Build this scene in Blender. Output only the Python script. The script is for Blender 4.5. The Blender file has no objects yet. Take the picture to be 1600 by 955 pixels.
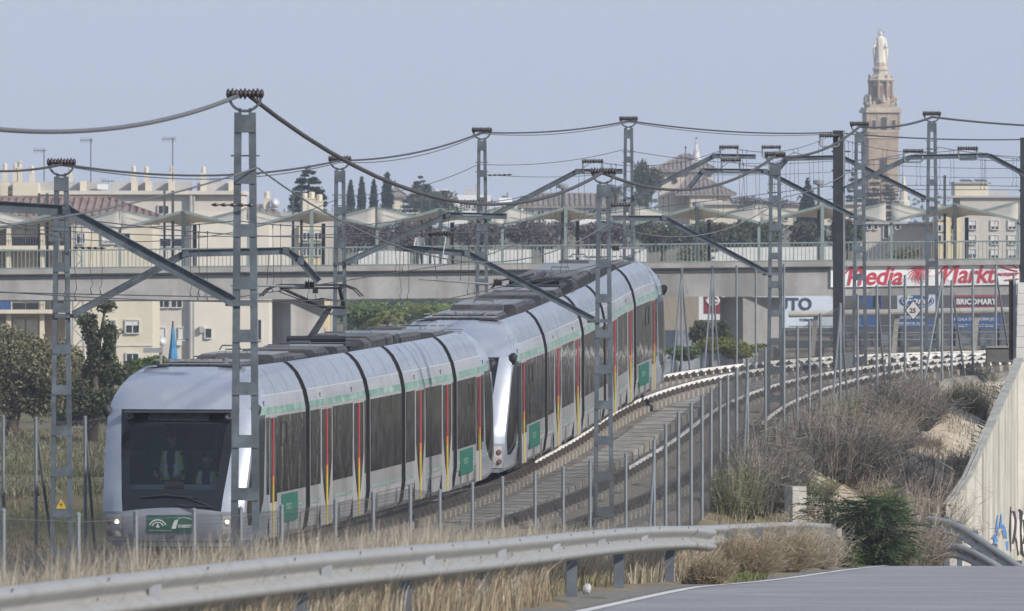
SKY_AIR, SKY_DUST, SKY_OZ, SKY_S, SUN_E, EXPO = 1.0, .6, 3.0, .1, 4.0, 0.22
SKY_MIX, SKY_COL = .8, (4.35, 5.03, 6.5)
HAZE = 0.00021; HAZE_COL = (.74, .83, 1, 1)
import bpy, math, random
import numpy as np
from mathutils import Vector, Matrix
random.seed(7)
rng = np.random.default_rng(7)
SC = bpy.context.scene
COL = SC.collection
F = 15000.0; HOR = 380.0; ZC = 12.0          # focal length in photo pixels, horizon row, eye height
PI = math.pi

def P(px, py, d):
    return Vector(((px-800.0)/F*d, d, ZC-(py-HOR)/F*d))
def PX(px, d): return (px-800.0)/F*d
def PZ(py, d): return ZC-(py-HOR)/F*d

# ---------------------------------------------------------------- materials
MATS = {}
def mat(name, col, rough=0.6, metal=0.0, var=0.12, scale=3.0, bump=0.0, bscale=None, spec=0.5,
        dirt_sheen=None, dscale=1.0, damt=0.5, streak=False, alpha=1.0, coat=0.0, stretch=None):
    if name in MATS: return MATS[name]
    m = bpy.data.materials.new(name); m.use_nodes = True
    nt = m.node_tree; b = nt.nodes['Principled BSDF']
    b.inputs['Roughness'].default_value = rough
    b.inputs['Metallic'].default_value = metal
    b.inputs['Specular IOR Level'].default_value = spec
    b.inputs['Coat Weight'].default_value = coat
    L = nt.links
    tc = nt.nodes.new('ShaderNodeTexCoord')
    mp = nt.nodes.new('ShaderNodeMapping'); L.new(tc.outputs['Object'], mp.inputs['Vector'])
    if stretch: mp.inputs['Scale'].default_value = stretch
    n = nt.nodes.new('ShaderNodeTexNoise'); n.inputs['Scale'].default_value = scale
    n.inputs['Detail'].default_value = 5; n.inputs['Roughness'].default_value = .65
    L.new(mp.outputs[0], n.inputs['Vector'])
    cr = nt.nodes.new('ShaderNodeValToRGB')
    a = [max(0, c*(1-var*1.6)) for c in col]; c2 = [min(1, c*(1+var)) for c in col]
    cr.color_ramp.elements[0].color = (*a, 1); cr.color_ramp.elements[1].color = (*c2, 1)
    cr.color_ramp.elements[0].position = .3; cr.color_ramp.elements[1].position = .7
    L.new(n.outputs['Fac'], cr.inputs['Fac'])
    out = cr.outputs['Color']
    if dirt_sheen:  # second noise tone: dirt on most materials, painted reflections on the tram side glass
        mp2 = nt.nodes.new('ShaderNodeMapping'); L.new(tc.outputs['Object'], mp2.inputs['Vector'])
        if streak: mp2.inputs['Scale'].default_value = (1, 1, .07)
        n2 = nt.nodes.new('ShaderNodeTexNoise'); n2.inputs['Scale'].default_value = dscale
        n2.inputs['Detail'].default_value = 6; L.new(mp2.outputs[0], n2.inputs['Vector'])
        r2 = nt.nodes.new('ShaderNodeValToRGB')
        r2.color_ramp.elements[0].position = .45; r2.color_ramp.elements[1].position = .72
        r2.color_ramp.elements[0].color = (0, 0, 0, 1); r2.color_ramp.elements[1].color = (damt,)*3+(1,)
        L.new(n2.outputs['Fac'], r2.inputs['Fac'])
        mx = nt.nodes.new('ShaderNodeMixRGB'); mx.inputs['Color2'].default_value = (*dirt_sheen, 1)
        L.new(r2.outputs['Color'], mx.inputs['Fac']); L.new(out, mx.inputs['Color1']); out = mx.outputs['Color']
    L.new(out, b.inputs['Base Color'])
    if bump > 0:
        n3 = nt.nodes.new('ShaderNodeTexNoise'); n3.inputs['Scale'].default_value = bscale or scale*4
        n3.inputs['Detail'].default_value = 4; L.new(mp.outputs[0], n3.inputs['Vector'])
        bp = nt.nodes.new('ShaderNodeBump'); bp.inputs['Strength'].default_value = bump
        bp.inputs['Distance'].default_value = .05
        L.new(n3.outputs['Fac'], bp.inputs['Height']); L.new(bp.outputs['Normal'], b.inputs['Normal'])
    MATS[name] = m
    return m

def glass_mat(name, tint=(.02, .025, .03), trans=0.35, rough=.03, bump=.0):
    if name in MATS: return MATS[name]
    m = bpy.data.materials.new(name); m.use_nodes = True; nt = m.node_tree; L = nt.links
    for n in list(nt.nodes): nt.nodes.remove(n)
    o = nt.nodes.new('ShaderNodeOutputMaterial')
    t = nt.nodes.new('ShaderNodeBsdfTransparent'); t.inputs[0].default_value = (.75, .85, .9, 1)
    d = nt.nodes.new('ShaderNodeBsdfDiffuse'); d.inputs[0].default_value = (*tint, 1)
    g = nt.nodes.new('ShaderNodeBsdfGlossy'); g.inputs['Roughness'].default_value = rough
    m1 = nt.nodes.new('ShaderNodeMixShader'); m1.inputs[0].default_value = 1-trans
    L.new(t.outputs[0], m1.inputs[1]); L.new(d.outputs[0], m1.inputs[2])
    fr = nt.nodes.new('ShaderNodeFresnel'); fr.inputs[0].default_value = 1.5
    m2 = nt.nodes.new('ShaderNodeMixShader'); L.new(fr.outputs[0], m2.inputs[0])
    L.new(m1.outputs[0], m2.inputs[1]); L.new(g.outputs[0], m2.inputs[2])
    if bump:
        tc = nt.nodes.new('ShaderNodeTexCoord')
        n3 = nt.nodes.new('ShaderNodeTexNoise'); n3.inputs['Scale'].default_value = 1.3
        L.new(tc.outputs['Object'], n3.inputs['Vector'])
        bp = nt.nodes.new('ShaderNodeBump'); bp.inputs['Strength'].default_value = bump
        L.new(n3.outputs['Fac'], bp.inputs['Height'])
        L.new(bp.outputs[0], g.inputs['Normal']); L.new(bp.outputs[0], fr.inputs['Normal'])
    L.new(m2.outputs[0], o.inputs[0]); MATS[name] = m
    return m

def emit_mat(name, col, s):
    m = bpy.data.materials.new(name); m.use_nodes = True
    b = m.node_tree.nodes['Principled BSDF']; b.inputs['Base Color'].default_value = (*col, 1)
    b.inputs['Emission Color'].default_value = (*col, 1); b.inputs['Emission Strength'].default_value = s
    return m

# ---------------------------------------------------------------- mesh builder
class MB:
    def __init__(s): s.v = []; s.f = []; s.m = []
    def add(s, vs, fs, mi=0, M=None):
        o = len(s.v)
        if M is not None: vs = [M @ Vector(v) for v in vs]
        s.v.extend([tuple(v) for v in vs]); s.f.extend([tuple(i+o for i in f) for f in fs]); s.m.extend([mi]*len(fs))
        return s
    def box(s, c, sz, rz=0, mi=0, M=None):
        x, y, z = [q/2 for q in sz]
        vs = [Vector((a, b, d)) for a in (-x, x) for b in (-y, y) for d in (-z, z)]
        if rz: R = Matrix.Rotation(rz, 3, 'Z'); vs = [R @ v for v in vs]
        vs = [v+Vector(c) for v in vs]
        return s.add(vs, [(0, 1, 3, 2), (4, 6, 7, 5), (0, 4, 5, 1), (2, 3, 7, 6), (0, 2, 6, 4), (1, 5, 7, 3)], mi, M)
    def bar(s, p, q, w, h, up=(0, 0, 1), mi=0):
        p = Vector(p); q = Vector(q); d = (q-p).normalized(); up = Vector(up)
        if abs(d.dot(up)) > .98: up = Vector((0, 1, 0))
        a = d.cross(up).normalized(); b = a.cross(d).normalized()
        vs = []
        for e in (p, q):
            for (i, j) in ((-1, -1), (1, -1), (1, 1), (-1, 1)): vs.append(e+a*(i*w/2)+b*(j*h/2))
        return s.add(vs, [(0, 1, 2, 3), (7, 6, 5, 4), (0, 4, 5, 1), (1, 5, 6, 2), (2, 6, 7, 3), (3, 7, 4, 0)], mi)
    def hbeam(s, pts, w, h, up=(0, 0, 1), t=.012, mi=0):
        """I-section along a polyline: two flanges and a web"""
        for p, q in zip(pts[:-1], pts[1:]):
            p = Vector(p); q = Vector(q); d = (q-p).normalized(); u = Vector(up)
            if abs(d.dot(u)) > .98: u = Vector((0, 1, 0))
            a = d.cross(u).normalized(); b = a.cross(d).normalized()
            s.bar(p+b*(h/2-t/2), q+b*(h/2-t/2), w, t, u, mi); s.bar(p-b*(h/2-t/2), q-b*(h/2-t/2), w, t, u, mi)
            s.bar(p, q, t, h-2*t, u, mi)
        return s
    def tube(s, pts, r, n=6, mi=0, cap=True):
        pts = [Vector(p) for p in pts]; rs = r if isinstance(r, (list, tuple)) else [r]*len(pts)
        o = len(s.v); prev = None
        for i, p in enumerate(pts):
            d = (pts[min(i+1, len(pts)-1)]-pts[max(i-1, 0)])
            if d.length < 1e-9: d = Vector((0, 0, 1))
            d.normalize()
            if prev is None:
                u = Vector((0, 0, 1)) if abs(d.z) < .95 else Vector((0, 1, 0))
                a = d.cross(u).normalized()
            else:
                a = (prev-d*prev.dot(d)).normalized()
            prev = a; b = d.cross(a)
            for k in range(n):
                t = 2*PI*k/n; s.v.append(tuple(p+(a*math.cos(t)+b*math.sin(t))*rs[i]))
        for i in range(len(pts)-1):
            for k in range(n):
                k2 = (k+1) % n
                s.f.append((o+i*n+k, o+i*n+k2, o+(i+1)*n+k2, o+(i+1)*n+k)); s.m.append(mi)
        if cap and n > 2:
            s.f.append(tuple(o+k for k in reversed(range(n)))); s.m.append(mi)
            s.f.append(tuple(o+(len(pts)-1)*n+k for k in range(n))); s.m.append(mi)
        return s
    def lathe(s, c, prof, n=12, mi=0, axis=None, ph=0.0):
        c = Vector(c); o = len(s.v)
        R = Matrix.Identity(3) if axis is None else Vector((0, 0, 1)).rotation_difference(Vector(axis)).to_matrix()
        for (r, z) in prof:
            for k in range(n):
                t = 2*PI*k/n+ph; s.v.append(tuple(c+R @ Vector((r*math.cos(t), r*math.sin(t), z))))
        for i in range(len(prof)-1):
            for k in range(n):
                k2 = (k+1) % n
                s.f.append((o+i*n+k, o+i*n+k2, o+(i+1)*n+k2, o+(i+1)*n+k)); s.m.append(mi)
        s.f.append(tuple(o+k for k in reversed(range(n)))); s.m.append(mi)
        s.f.append(tuple(o+(len(prof)-1)*n+k for k in range(n))); s.m.append(mi)
        return s
    def extr(s, poly, vec, mi=0):
        poly = [Vector(p) for p in poly]; n = len(poly); vec = Vector(vec)
        vs = poly+[p+vec for p in poly]
        fs = [tuple(range(n)), tuple(reversed(range(n, 2*n)))]+[(i, i+n, (i+1) % n+n, (i+1) % n) for i in range(n)]
        return s.add(vs, fs, mi)
    def grid(s, rows, mi=0, closed=False):
        o = len(s.v); w = len(rows[0])
        for r in rows: s.v.extend([tuple(p) for p in r])
        for i in range(len(rows)-1):
            for j in range(w if closed else w-1):
                j2 = (j+1) % w
                s.f.append((o+i*w+j, o+i*w+j2, o+(i+1)*w+j2, o+(i+1)*w+j)); s.m.append(mi)
        return s
    def quad(s, a, b, c, d, mi=0): return s.add([a, b, c, d], [(0, 1, 2, 3)], mi)
    def arr(s, V, Fq, mi=0):
        o = len(s.v); s.v.extend(map(tuple, V.tolist())); s.f.extend([tuple(x) for x in (Fq+o).tolist()]); s.m.extend([mi]*len(Fq))
        return s
    def tf(s, M):
        s.v = [tuple(M @ Vector(v)) for v in s.v]; return s
    def build(s, name, mats, parent=None, smooth=False, label=None, cat=None, group=None, kind=None, bevel=0, auto=None):
        V = np.array(s.v, dtype=float).reshape(-1, 3)
        if parent is not None: org = Vector(parent.get('_o', (0, 0, 0)))
        else:
            mn = V.min(0); mx = V.max(0); org = Vector(((mn[0]+mx[0])/2, (mn[1]+mx[1])/2, mn[2]))
        V = V-np.array(org)
        me = bpy.data.meshes.new(name); me.from_pydata(V.tolist(), [], s.f)
        if not isinstance(mats, (list, tuple)): mats = [mats]
        for m in mats: me.materials.append(m)
        if len(mats) > 1: me.polygons.foreach_set('material_index', s.m)
        if smooth: me.polygons.foreach_set('use_smooth', [True]*len(me.polygons))
        me.update()
        o = bpy.data.objects.new(name, me); COL.objects.link(o)
        if parent is None: o.location = org
        else: o.parent = parent
        o['_o'] = tuple(org)
        if auto:
            me.polygons.foreach_set('use_smooth', [True]*len(me.polygons))
            md = o.modifiers.new('es', 'EDGE_SPLIT'); md.split_angle = math.radians(auto)
        tag(o, label, cat, group, kind)
        return o
def tag(o, label=None, cat=None, group=None, kind=None):
    if label: o['label'] = label
    if cat: o['category'] = cat
    if group: o['group'] = group
    if kind: o['kind'] = kind
    return o
def thing(name, loc, label, cat, group=None, kind=None):
    """Empty at the thing's base; children are built in world coordinates and shifted"""
    o = bpy.data.objects.new(name, None); COL.objects.link(o); o.location = loc; o['_o'] = tuple(loc)
    o.empty_display_size = .2
    return tag(o, label, cat, group, kind)
def copy_tree(o, loc=None, rz=None, scale=None):
    c = o.copy(); COL.objects.link(c)
    if loc is not None: c.location = loc; c['_o'] = tuple(loc)
    if rz is not None: c.rotation_euler = (0, 0, rz)
    if scale is not None: c.scale = scale if isinstance(scale, (tuple, list)) else (scale,)*3
    for ch in list(o.children):
        k = ch.copy(); COL.objects.link(k); k.parent = c
        for g in list(ch.children):
            q = g.copy(); COL.objects.link(q); q.parent = k
    return c

def sag(p, q, s, n=14):
    p = Vector(p); q = Vector(q)
    return [p.lerp(q, t)-Vector((0, 0, 4*s*t*(1-t))) for t in [i/n for i in range(n+1)]]

def text_mb(mb, txt, M, size, mi=0, bold=0.0, shear=0.0, extr=.004, space=1.0, xs=1.0, align='LEFT'):
    cu = bpy.data.curves.new('t', 'FONT'); cu.body = txt; cu.size = size; cu.extrude = extr
    cu.offset = bold; cu.shear = shear; cu.space_character = space; cu.resolution_u = 3; cu.align_x = align
    ob = bpy.data.objects.new('t', cu); COL.objects.link(ob)
    dg = bpy.context.evaluated_depsgraph_get(); ev = ob.evaluated_get(dg); me = ev.to_mesh()
    vs = [Vector((v.co.x*xs, v.co.y, v.co.z)) for v in me.vertices]; fs = [tuple(p.vertices) for p in me.polygons]
    mb.add(vs, fs, mi, M); ev.to_mesh_clear()
    bpy.data.objects.remove(ob); bpy.data.curves.remove(cu)
def face_cam(p, yaw=0.0, tilt=0.0):
    """matrix: local x right, y up, z toward the viewer (world -y) turned by yaw"""
    return Matrix.Translation(p) @ Matrix.Rotation(yaw, 4, 'Z') @ Matrix.Rotation(PI/2+tilt, 4, 'X')
# ---------------------------------------------------------------- track centre line (left track)
CP = [(-30, -20, -6.1), (-22.5, 40, -6.0), (-16.4, 90, -5.9), (-11.1, 130, -5.75), (-5.85, 170, -5.6), (-3.68, 185.5, -5.42), (-1.52, 201, -5.12), (.45, 217, -4.5),
      (2.3, 232, -3.75), (5.1, 246, -3.28), (9.2, 257, -3.03), (14.5, 266, -2.95), (21.5, 274, -2.93), (30, 281, -2.93),
      (42, 288, -2.93), (58, 294, -2.93)]
def catmull(pts, step=.25):
    pts = [np.array(p, float) for p in pts]; out = []
    for i in range(len(pts)-1):
        p0 = pts[max(i-1, 0)]; p1 = pts[i]; p2 = pts[i+1]; p3 = pts[min(i+2, len(pts)-1)]
        n = max(2, int(np.linalg.norm(p2-p1)/step))
        for k in range(n):
            t = k/n
            m1 = (p2-p0)/(np.linalg.norm(p2-p1)+np.linalg.norm(p1-p0)+1e-9)*np.linalg.norm(p2-p1)
            m2 = (p3-p1)/(np.linalg.norm(p3-p2)+np.linalg.norm(p2-p1)+1e-9)*np.linalg.norm(p2-p1)
            if i == 0: m1 = (p2-p1)
            if i == len(pts)-2: m2 = (p2-p1)
            out.append((2*t**3-3*t**2+1)*p1+(t**3-2*t**2+t)*m1+(-2*t**3+3*t**2)*p2+(t**3-t**2)*m2)
    out.append(pts[-1]); return np.array(out)
TR = catmull(CP); TR[:, 2] += ZC
TS = np.concatenate([[0], np.cumsum(np.linalg.norm(np.diff(TR[:, :2], axis=0), axis=1))])
def TP(s, off=0.0, dz=0.0):
    """point on the line at arc length s, off metres to the right (near side)"""
    x = np.interp(s, TS, TR[:, 0]); y = np.interp(s, TS, TR[:, 1]); z = np.interp(s, TS, TR[:, 2])
    x2 = np.interp(s+.5, TS, TR[:, 0]); y2 = np.interp(s+.5, TS, TR[:, 1])
    x1 = np.interp(s-.5, TS, TR[:, 0]); y1 = np.interp(s-.5, TS, TR[:, 1])
    dx, dy = x2-x1, y2-y1; l = math.hypot(dx, dy) or 1; dx /= l; dy /= l
    return Vector((x+dy*off, y-dx*off, z+dz))
def THEAD(s):
    a = TP(s-.5); b = TP(s+.5); return math.atan2(b.y-a.y, b.x-a.x)
def s_at_y(y): return float(np.interp(y, TR[:, 1], TS))
TG = 3.8      # distance between the two track centres

# guardrail / road edge line (x, y, z of the rail top)
GL = [(-11, 5, -1.1), (-6.0, 35, -1.75), (-3.47, 65, -2.33), (-1.58, 79, -2.55), (-.31, 93, -2.88), (1.59, 119, -3.52), (2.73, 130, -3.83), (6.05, 172, -5.03), (8.6, 190, -5.9), (14, 202, -6.9), (24, 210, -8.0), (60, 222, -10)]
GLA = catmull(GL, .5)
def ground(X, Y):
    """terrain height (absolute z) for arrays X, Y"""
    X = np.asarray(X, float); Y = np.asarray(Y, float)
    # road profile
    gy = GLA[:, 1]; gx = np.interp(Y, gy, GLA[:, 0])
    road = np.interp(Y, [0, 35, 65, 79, 93, 119, 130, 172, 186, 202, 215, 240], [-1.75, -2.5, -3.08, -3.3, -3.63, -4.27, -4.58, -5.78, -6.28, -7.6, -8.6, -9.5])
    left = X-gx                                   # <0 is the verge side
    t = np.clip((-left-1.6)/5.0, 0, 1); t = t*t*(3-2*t)
    low = np.interp(Y, [0, 150, 300, 400, 700, 900, 1500, 4000], [-6.4, -6.3, -5.9, -7.4, -7.8, -3.0, 2.0, 2.0])
    verge = road*(1-t)+np.minimum(low, road)*t
    base = np.where(left < 0, verge, road)
    f = np.clip((Y-205)/25, 0, 1)
    base = base*(1-f)+np.where(left < 0, low, np.minimum(low, -6.5))*f
    # track formation, distance to the mid line of both tracks
    x = X.ravel(); y = Y.ravel(); bd = np.full(x.shape, 1e9); bz = np.zeros(x.shape); sg = np.zeros(x.shape)
    sub = TR[::4]; dx = np.gradient(sub[:, 0]); dy = np.gradient(sub[:, 1]); l = np.hypot(dx, dy)
    mx = sub[:, 0]+dy/l*TG/2; my = sub[:, 1]-dx/l*TG/2
    near = (y < 330) & (y > -40) & (np.abs(x) < 90)
    idx = np.where(near)[0]
    for c in range(0, len(idx), 4000):
        ii = idx[c:c+4000]
        D = np.hypot(x[ii, None]-mx[None], y[ii, None]-my[None]); k = D.argmin(1)
        bd[ii] = D[np.arange(len(ii)), k]; bz[ii] = sub[k, 2]-ZC
        sg[ii] = (x[ii]-mx[k])*(dy[k]/l[k])-(y[ii]-my[k])*(dx[k]/l[k])
    bd = bd.reshape(X.shape); bz = bz.reshape(X.shape); sg = sg.reshape(X.shape)
    hw = 3.9+np.where(sg > 0, np.clip((Y-225)/40, 0, 1)*.6, 0)
    form = bz-.58
    slope = np.where(sg > 0, 2.0, 2.4)
    ex = np.clip(bd-hw, 0, None)
    bank = form-ex/slope
    cut = form+ex/2.0
    h = np.maximum(base, bank); h = np.where(h > cut, cut, h)
    h = np.where(bd < 1e8, h, base)
    wx = np.interp(Y, [200, 205, 212, 213.5, 217, 222, 226, 229], [9.0, 9.3, 9.65, 10.1, 10.85, 11.5, 11.9, 14])
    h = np.where((X > wx-.25) & (Y > 203) & (Y < 227), np.minimum(h, -9.2), h)
    return h+ZC
_gx = np.arange(-40, 60.1, .5); _gy = np.arange(60, 330.1, .5); _GX, _GY = np.meshgrid(_gx, _gy); _GZ = ground(_GX, _GY)
def gz(x, y):
    if -40 < x < 59.5 and 60 < y < 329.5:
        i = (y-60)/.5; j = (x+40)/.5; a = int(i); b = int(j); u = i-a; v = j-b
        return float((_GZ[a, b]*(1-v)+_GZ[a, b+1]*v)*(1-u)+(_GZ[a+1, b]*(1-v)+_GZ[a+1, b+1]*v)*u)
    return float(ground(np.array([x]), np.array([y]))[0])

def axis_lines(segs):
    out = []
    for a, b, st in segs: out += list(np.arange(a, b, st))
    out.append(segs[-1][1]); return np.array(out)
def build_ground():
    xs = axis_lines([(-1500, -400, 100), (-400, -60, 20), (-60, -22, 2), (-22, 26, .5), (26, 60, 2), (60, 400, 20), (400, 1500, 100)])
    ys = axis_lines([(-60, 40, 4), (40, 70, 1), (70, 290, .5), (290, 340, 2), (340, 1000, 20), (1000, 3500, 100)])
    X, Y = np.meshgrid(xs, ys)
    Z = ground(X, Y)
    bumpy = (np.abs(X) < 60) & (Y < 340)
    Z = Z+np.where(bumpy, .05*np.sin(X*1.7+Y*.6)*np.sin(Y*1.1-X*.4), 0)
    # keep the land just under the road sheet
    gx = np.interp(Y, GLA[:, 1], GLA[:, 0]); Z = np.where((X > gx+.3) & (Y < 214), Z-.12, Z)
    ny, nx = X.shape
    V = np.stack([X.ravel(), Y.ravel(), Z.ravel()], 1)
    i = np.arange(ny-1)[:, None]*nx+np.arange(nx-1)[None]
    Fq = np.stack([i, i+1, i+nx+1, i+nx], -1).reshape(-1, 4)
    m = bpy.data.materials.new('earth'); m.use_nodes = True; nt = m.node_tree; L = nt.links; b = nt.nodes['Principled BSDF']
    b.inputs['Roughness'].default_value = .95; b.inputs['Specular IOR Level'].default_value = .1
    tc = nt.nodes.new('ShaderNodeTexCoord')
    n1 = nt.nodes.new('ShaderNodeTexNoise'); n1.inputs['Scale'].default_value = .12; n1.inputs['Detail'].default_value = 8
    n2 = nt.nodes.new('ShaderNodeTexNoise'); n2.inputs['Scale'].default_value = 4; n2.inputs['Detail'].default_value = 8
    L.new(tc.outputs['Object'], n1.inputs['Vector']); L.new(tc.outputs['Object'], n2.inputs['Vector'])
    c1 = nt.nodes.new('ShaderNodeValToRGB'); e = c1.color_ramp.elements
    e[0].position = .36; e[0].color = (.085, .10, .038, 1); e[1].position = .6; e[1].color = (.27, .22, .15, 1)
    k = e.new(.48); k.color = (.17, .15, .085, 1)
    L.new(n1.outputs['Fac'], c1.inputs['Fac'])
    mx = nt.nodes.new('ShaderNodeMixRGB'); mx.blend_type = 'MULTIPLY'; mx.inputs['Fac'].default_value = .6
    c2 = nt.nodes.new('ShaderNodeValToRGB'); c2.color_ramp.elements[0].color = (.45, .45, .45, 1); c2.color_ramp.elements[0].position = .3
    c2.color_ramp.elements[1].position = .7
    L.new(n2.outputs['Fac'], c2.inputs['Fac']); L.new(c1.outputs['Color'], mx.inputs['Color1']); L.new(c2.outputs['Color'], mx.inputs['Color2'])
    L.new(mx.outputs['Color'], b.inputs['Base Color'])
    mb = MB(); mb.arr(V, Fq)
    o = mb.build('ground', m, smooth=True, kind='structure')
    return o
build_ground()

M_asph = mat('asphalt', (.26, .265, .285), .85, var=.25, scale=22, bump=.6, bscale=45, dirt_sheen=(.34, .34, .35), dscale=.5, damt=.8)
M_shoulder = mat('road_edge', (.2, .19, .17), .95, var=.3, scale=6, bump=.4, bscale=40)
M_line = mat('road_paint', (.62, .62, .6), .7, var=.18, scale=8)
def ribbon(offs, ys, dz, tess=.0):
    rows = []
    for y in ys:
        gx = float(np.interp(y, GLA[:, 1], GLA[:, 0])); g2 = float(np.interp(y+1, GLA[:, 1], GLA[:, 0]))
        h = math.hypot(g2-gx, 1); nx, ny = 1/h, -(g2-gx)/h
        rz = float(np.interp(y, [0, 35, 65, 79, 93, 119, 130, 172, 186, 202, 215, 240], [-1.75, -2.5, -3.08, -3.3, -3.63, -4.27, -4.58, -5.78, -6.28, -7.6, -8.6, -9.5]))+ZC+dz
        rows.append([(gx+nx*o, y+ny*o*.6, rz) for o in offs])
    return rows
ys = list(np.arange(-10, 214, 2.0))
MB().grid(ribbon([.12, .6, 1.0, 3, 6, 10, 16, 24, 34], ys, 0)).build('road', M_asph, smooth=True, kind='structure')
MB().grid(ribbon([-.55, .02, .55], ys, .006)).build('road_shoulder', M_shoulder, smooth=True, kind='structure')
MB().grid(ribbon([.62, .76], ys, .008)).build('edge_line', M_line, smooth=True, kind='structure')

# ---------------------------------------------------------------- ballast / slab bed, kerbs
M_bed = mat('trackbed_concrete', (.21, .195, .175), .95, var=.35, scale=2.2, bump=.5, bscale=18, dirt_sheen=(.13, .115, .1), dscale=.8, damt=.85)
M_kerb = mat('kerb_concrete', (.31, .295, .265), .9, var=.3, scale=3, dirt_sheen=(.14, .13, .105), dscale=1.6, damt=.85)
M_weed = mat('weeds', (.09, .12, .035), .9, var=.4, scale=12)
ss = np.arange(90, TS[-1]-1, 1.0)
def strip(offs, dzs, s_list=ss):
    return [[TP(s, o, dz) for o, dz in zip(offs, dzs)] for s in s_list]
MB().grid(strip([-2.1, -1.9, -1.5, 1.35, 1.45], [-.5, -.34, -.33, -.33, -.5])).build('trackbed', M_bed, smooth=False, kind='structure')
MB().grid(strip([TG-1.45, TG-1.35, TG+1.45, TG+1.62], [-.5, -.33, -.33, -.62])).build('trackbed', M_bed, smooth=False, kind='structure')
# raised walkway slabs between the tracks
wb = MB(); wb.grid(strip([1.5, 1.5, 2.3, 2.3], [-.45, -.2, -.2, -.45]))
M_jt = mat('slab_joint', (.08, .075, .065), .95)
for s in np.arange(110, TS[-1]-3, 1.25):
    a = TP(s, 1.5, -.197); b = TP(s, 2.3, -.197); wb.bar(a, b, .035, .006, mi=1); wb.bar(b+Vector((0, 0, -.003)), TP(s, 2.303, -.44), .035, .006, (0, 1, 0), mi=1)
wb.build('walkway', [M_kerb, M_jt], kind='structure')
jb = MB()
for s in np.arange(110, TS[-1]-3, 2.9):
    for o0 in (0, TG): jb.bar(TP(s, o0-.62, -.327), TP(s, o0+.62, -.327), .05, .006)
jb.build('trackbed_joints', M_jt, kind='structure')

# ---------------------------------------------------------------- sleepers and rails
M_rail = mat('rail_steel', (.13, .105, .09), .45, .6, var=.3, scale=5)
M_white = mat('rail_white_paint', (.78, .77, .74), .8, var=.08, scale=4, dirt_sheen=(.3, .27, .22), dscale=3, damt=.6)
M_slp = mat('sleeper_concrete', (.34, .32, .28), .9, var=.25, scale=4, dirt_sheen=(.16, .13, .1), dscale=4, damt=.7)
M_clip = mat('fastening', (.07, .06, .055), .7)
def rail_mb(off, s0, s1, side):
    prof = [(-.07, -.17), (-.07, -.155), (-.012, -.13), (-.012, -.045), (-.036, -.035), (-.036, 0), (.036, 0), (.036, -.035), (.012, -.045), (.012, -.13), (.07, -.155), (.07, -.17)]
    mb = MB(); rows = []
    for s in np.arange(s0, s1, 1.0): rows.append([TP(s, off+a, b) for a, b in prof])
    mb.grid(rows); return mb
def white_mb(off, s0, s1):
    mb = MB(); rows = []
    for s in np.arange(s0, s1, 1.0): rows.append([TP(s, off+.074, -.176), TP(s, off+.074, -.15), TP(s, off+.0385, -.12), TP(s, off+.0385, -.006), TP(s, off+.03, -.006), TP(s, off+.03, -.15)])
    mb.grid(rows); return mb
def track(off, label, white0):
    t = thing('railway_track', TP(150, off, -.4), label, 'railway track', 'the two parallel metro tracks')
    for k in (-.7525, .7525):
        rail_mb(off+k, 95, TS[-1]-1, 1).build('rail', M_rail, t)
        white_mb(off+k, white0[0] if k < 0 else white0[1], TS[-1]-1).build('painted_rail_web', M_white, t)
    L = []
    s = 120.0
    while s < TS[-1]-2: L.append(s); s += .72
    vis = [s for s in L if TP(s).y > 172 and TP(s).x < 20]
    first = set(vis[:100]); rest = MB()
    proto = None
    for s in L:
        p = TP(s, off, -.26); M = Matrix.Translation(p) @ Matrix.Rotation(THEAD(s)-PI/2, 4, 'Z')
        def slp(mb, M):
            for k in (-.7525, .7525):
                mb.box((k, 0, .0), (.58, .24, .16), M=M)
                mb.box((k+.135, 0, .13), (.12, .20, .12), mi=1, M=M); mb.box((k-.135, 0, .13), (.12, .20, .12), mi=1, M=M); mb.box((k+.12, 0, .20), (.05, .06, .05), mi=1, M=M)
            mb.box((0, 0, -.02), (1.2, .1, .06), M=M)
        if s in first:
            if proto is None:
                mb = MB(); slp(mb, Matrix.Translation(Vector(t['_o']))); proto = mb.build('sleeper', [M_slp, M_clip], t); o = proto
            else:
                o = proto.copy(); COL.objects.link(o); o.parent = t
            o.location = p-Vector(t['_o']); o.rotation_euler = (0, 0, THEAD(s)-PI/2)
        else: slp(rest, M)
    rest.build('sleeper', [M_slp, M_clip], t, kind='stuff')
track(0.0, 'left metro track with sleepers and white painted rail webs, under the two trams', (s_at_y(241), s_at_y(211)))
track(TG, 'empty right metro track curving beside the fence, nearer the road', (s_at_y(209), s_at_y(224)))
# weeds in the joint beside the walkway
V = []; mbw = MB()
for i in range(2600):
    s = random.uniform(150, 235); o = random.gauss(2.42, .12)
    if math.sin(s*.55)+math.sin(s*.21+1) < -.1: continue
    p = TP(s, o, -.36); h = random.uniform(.04, .2); a = random.uniform(0, PI); w = .02
    q = p+Vector((random.uniform(-.08, .08), random.uniform(-.08, .08), h)); e = Vector((math.cos(a), math.sin(a), 0))*w
    mbw.add([p-e, p+e, q], [(0, 1, 2)])
mbw.build('weeds', mat('weed_leaf', (.1, .15, .03), .8, var=.5, scale=8), kind='stuff')
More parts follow.
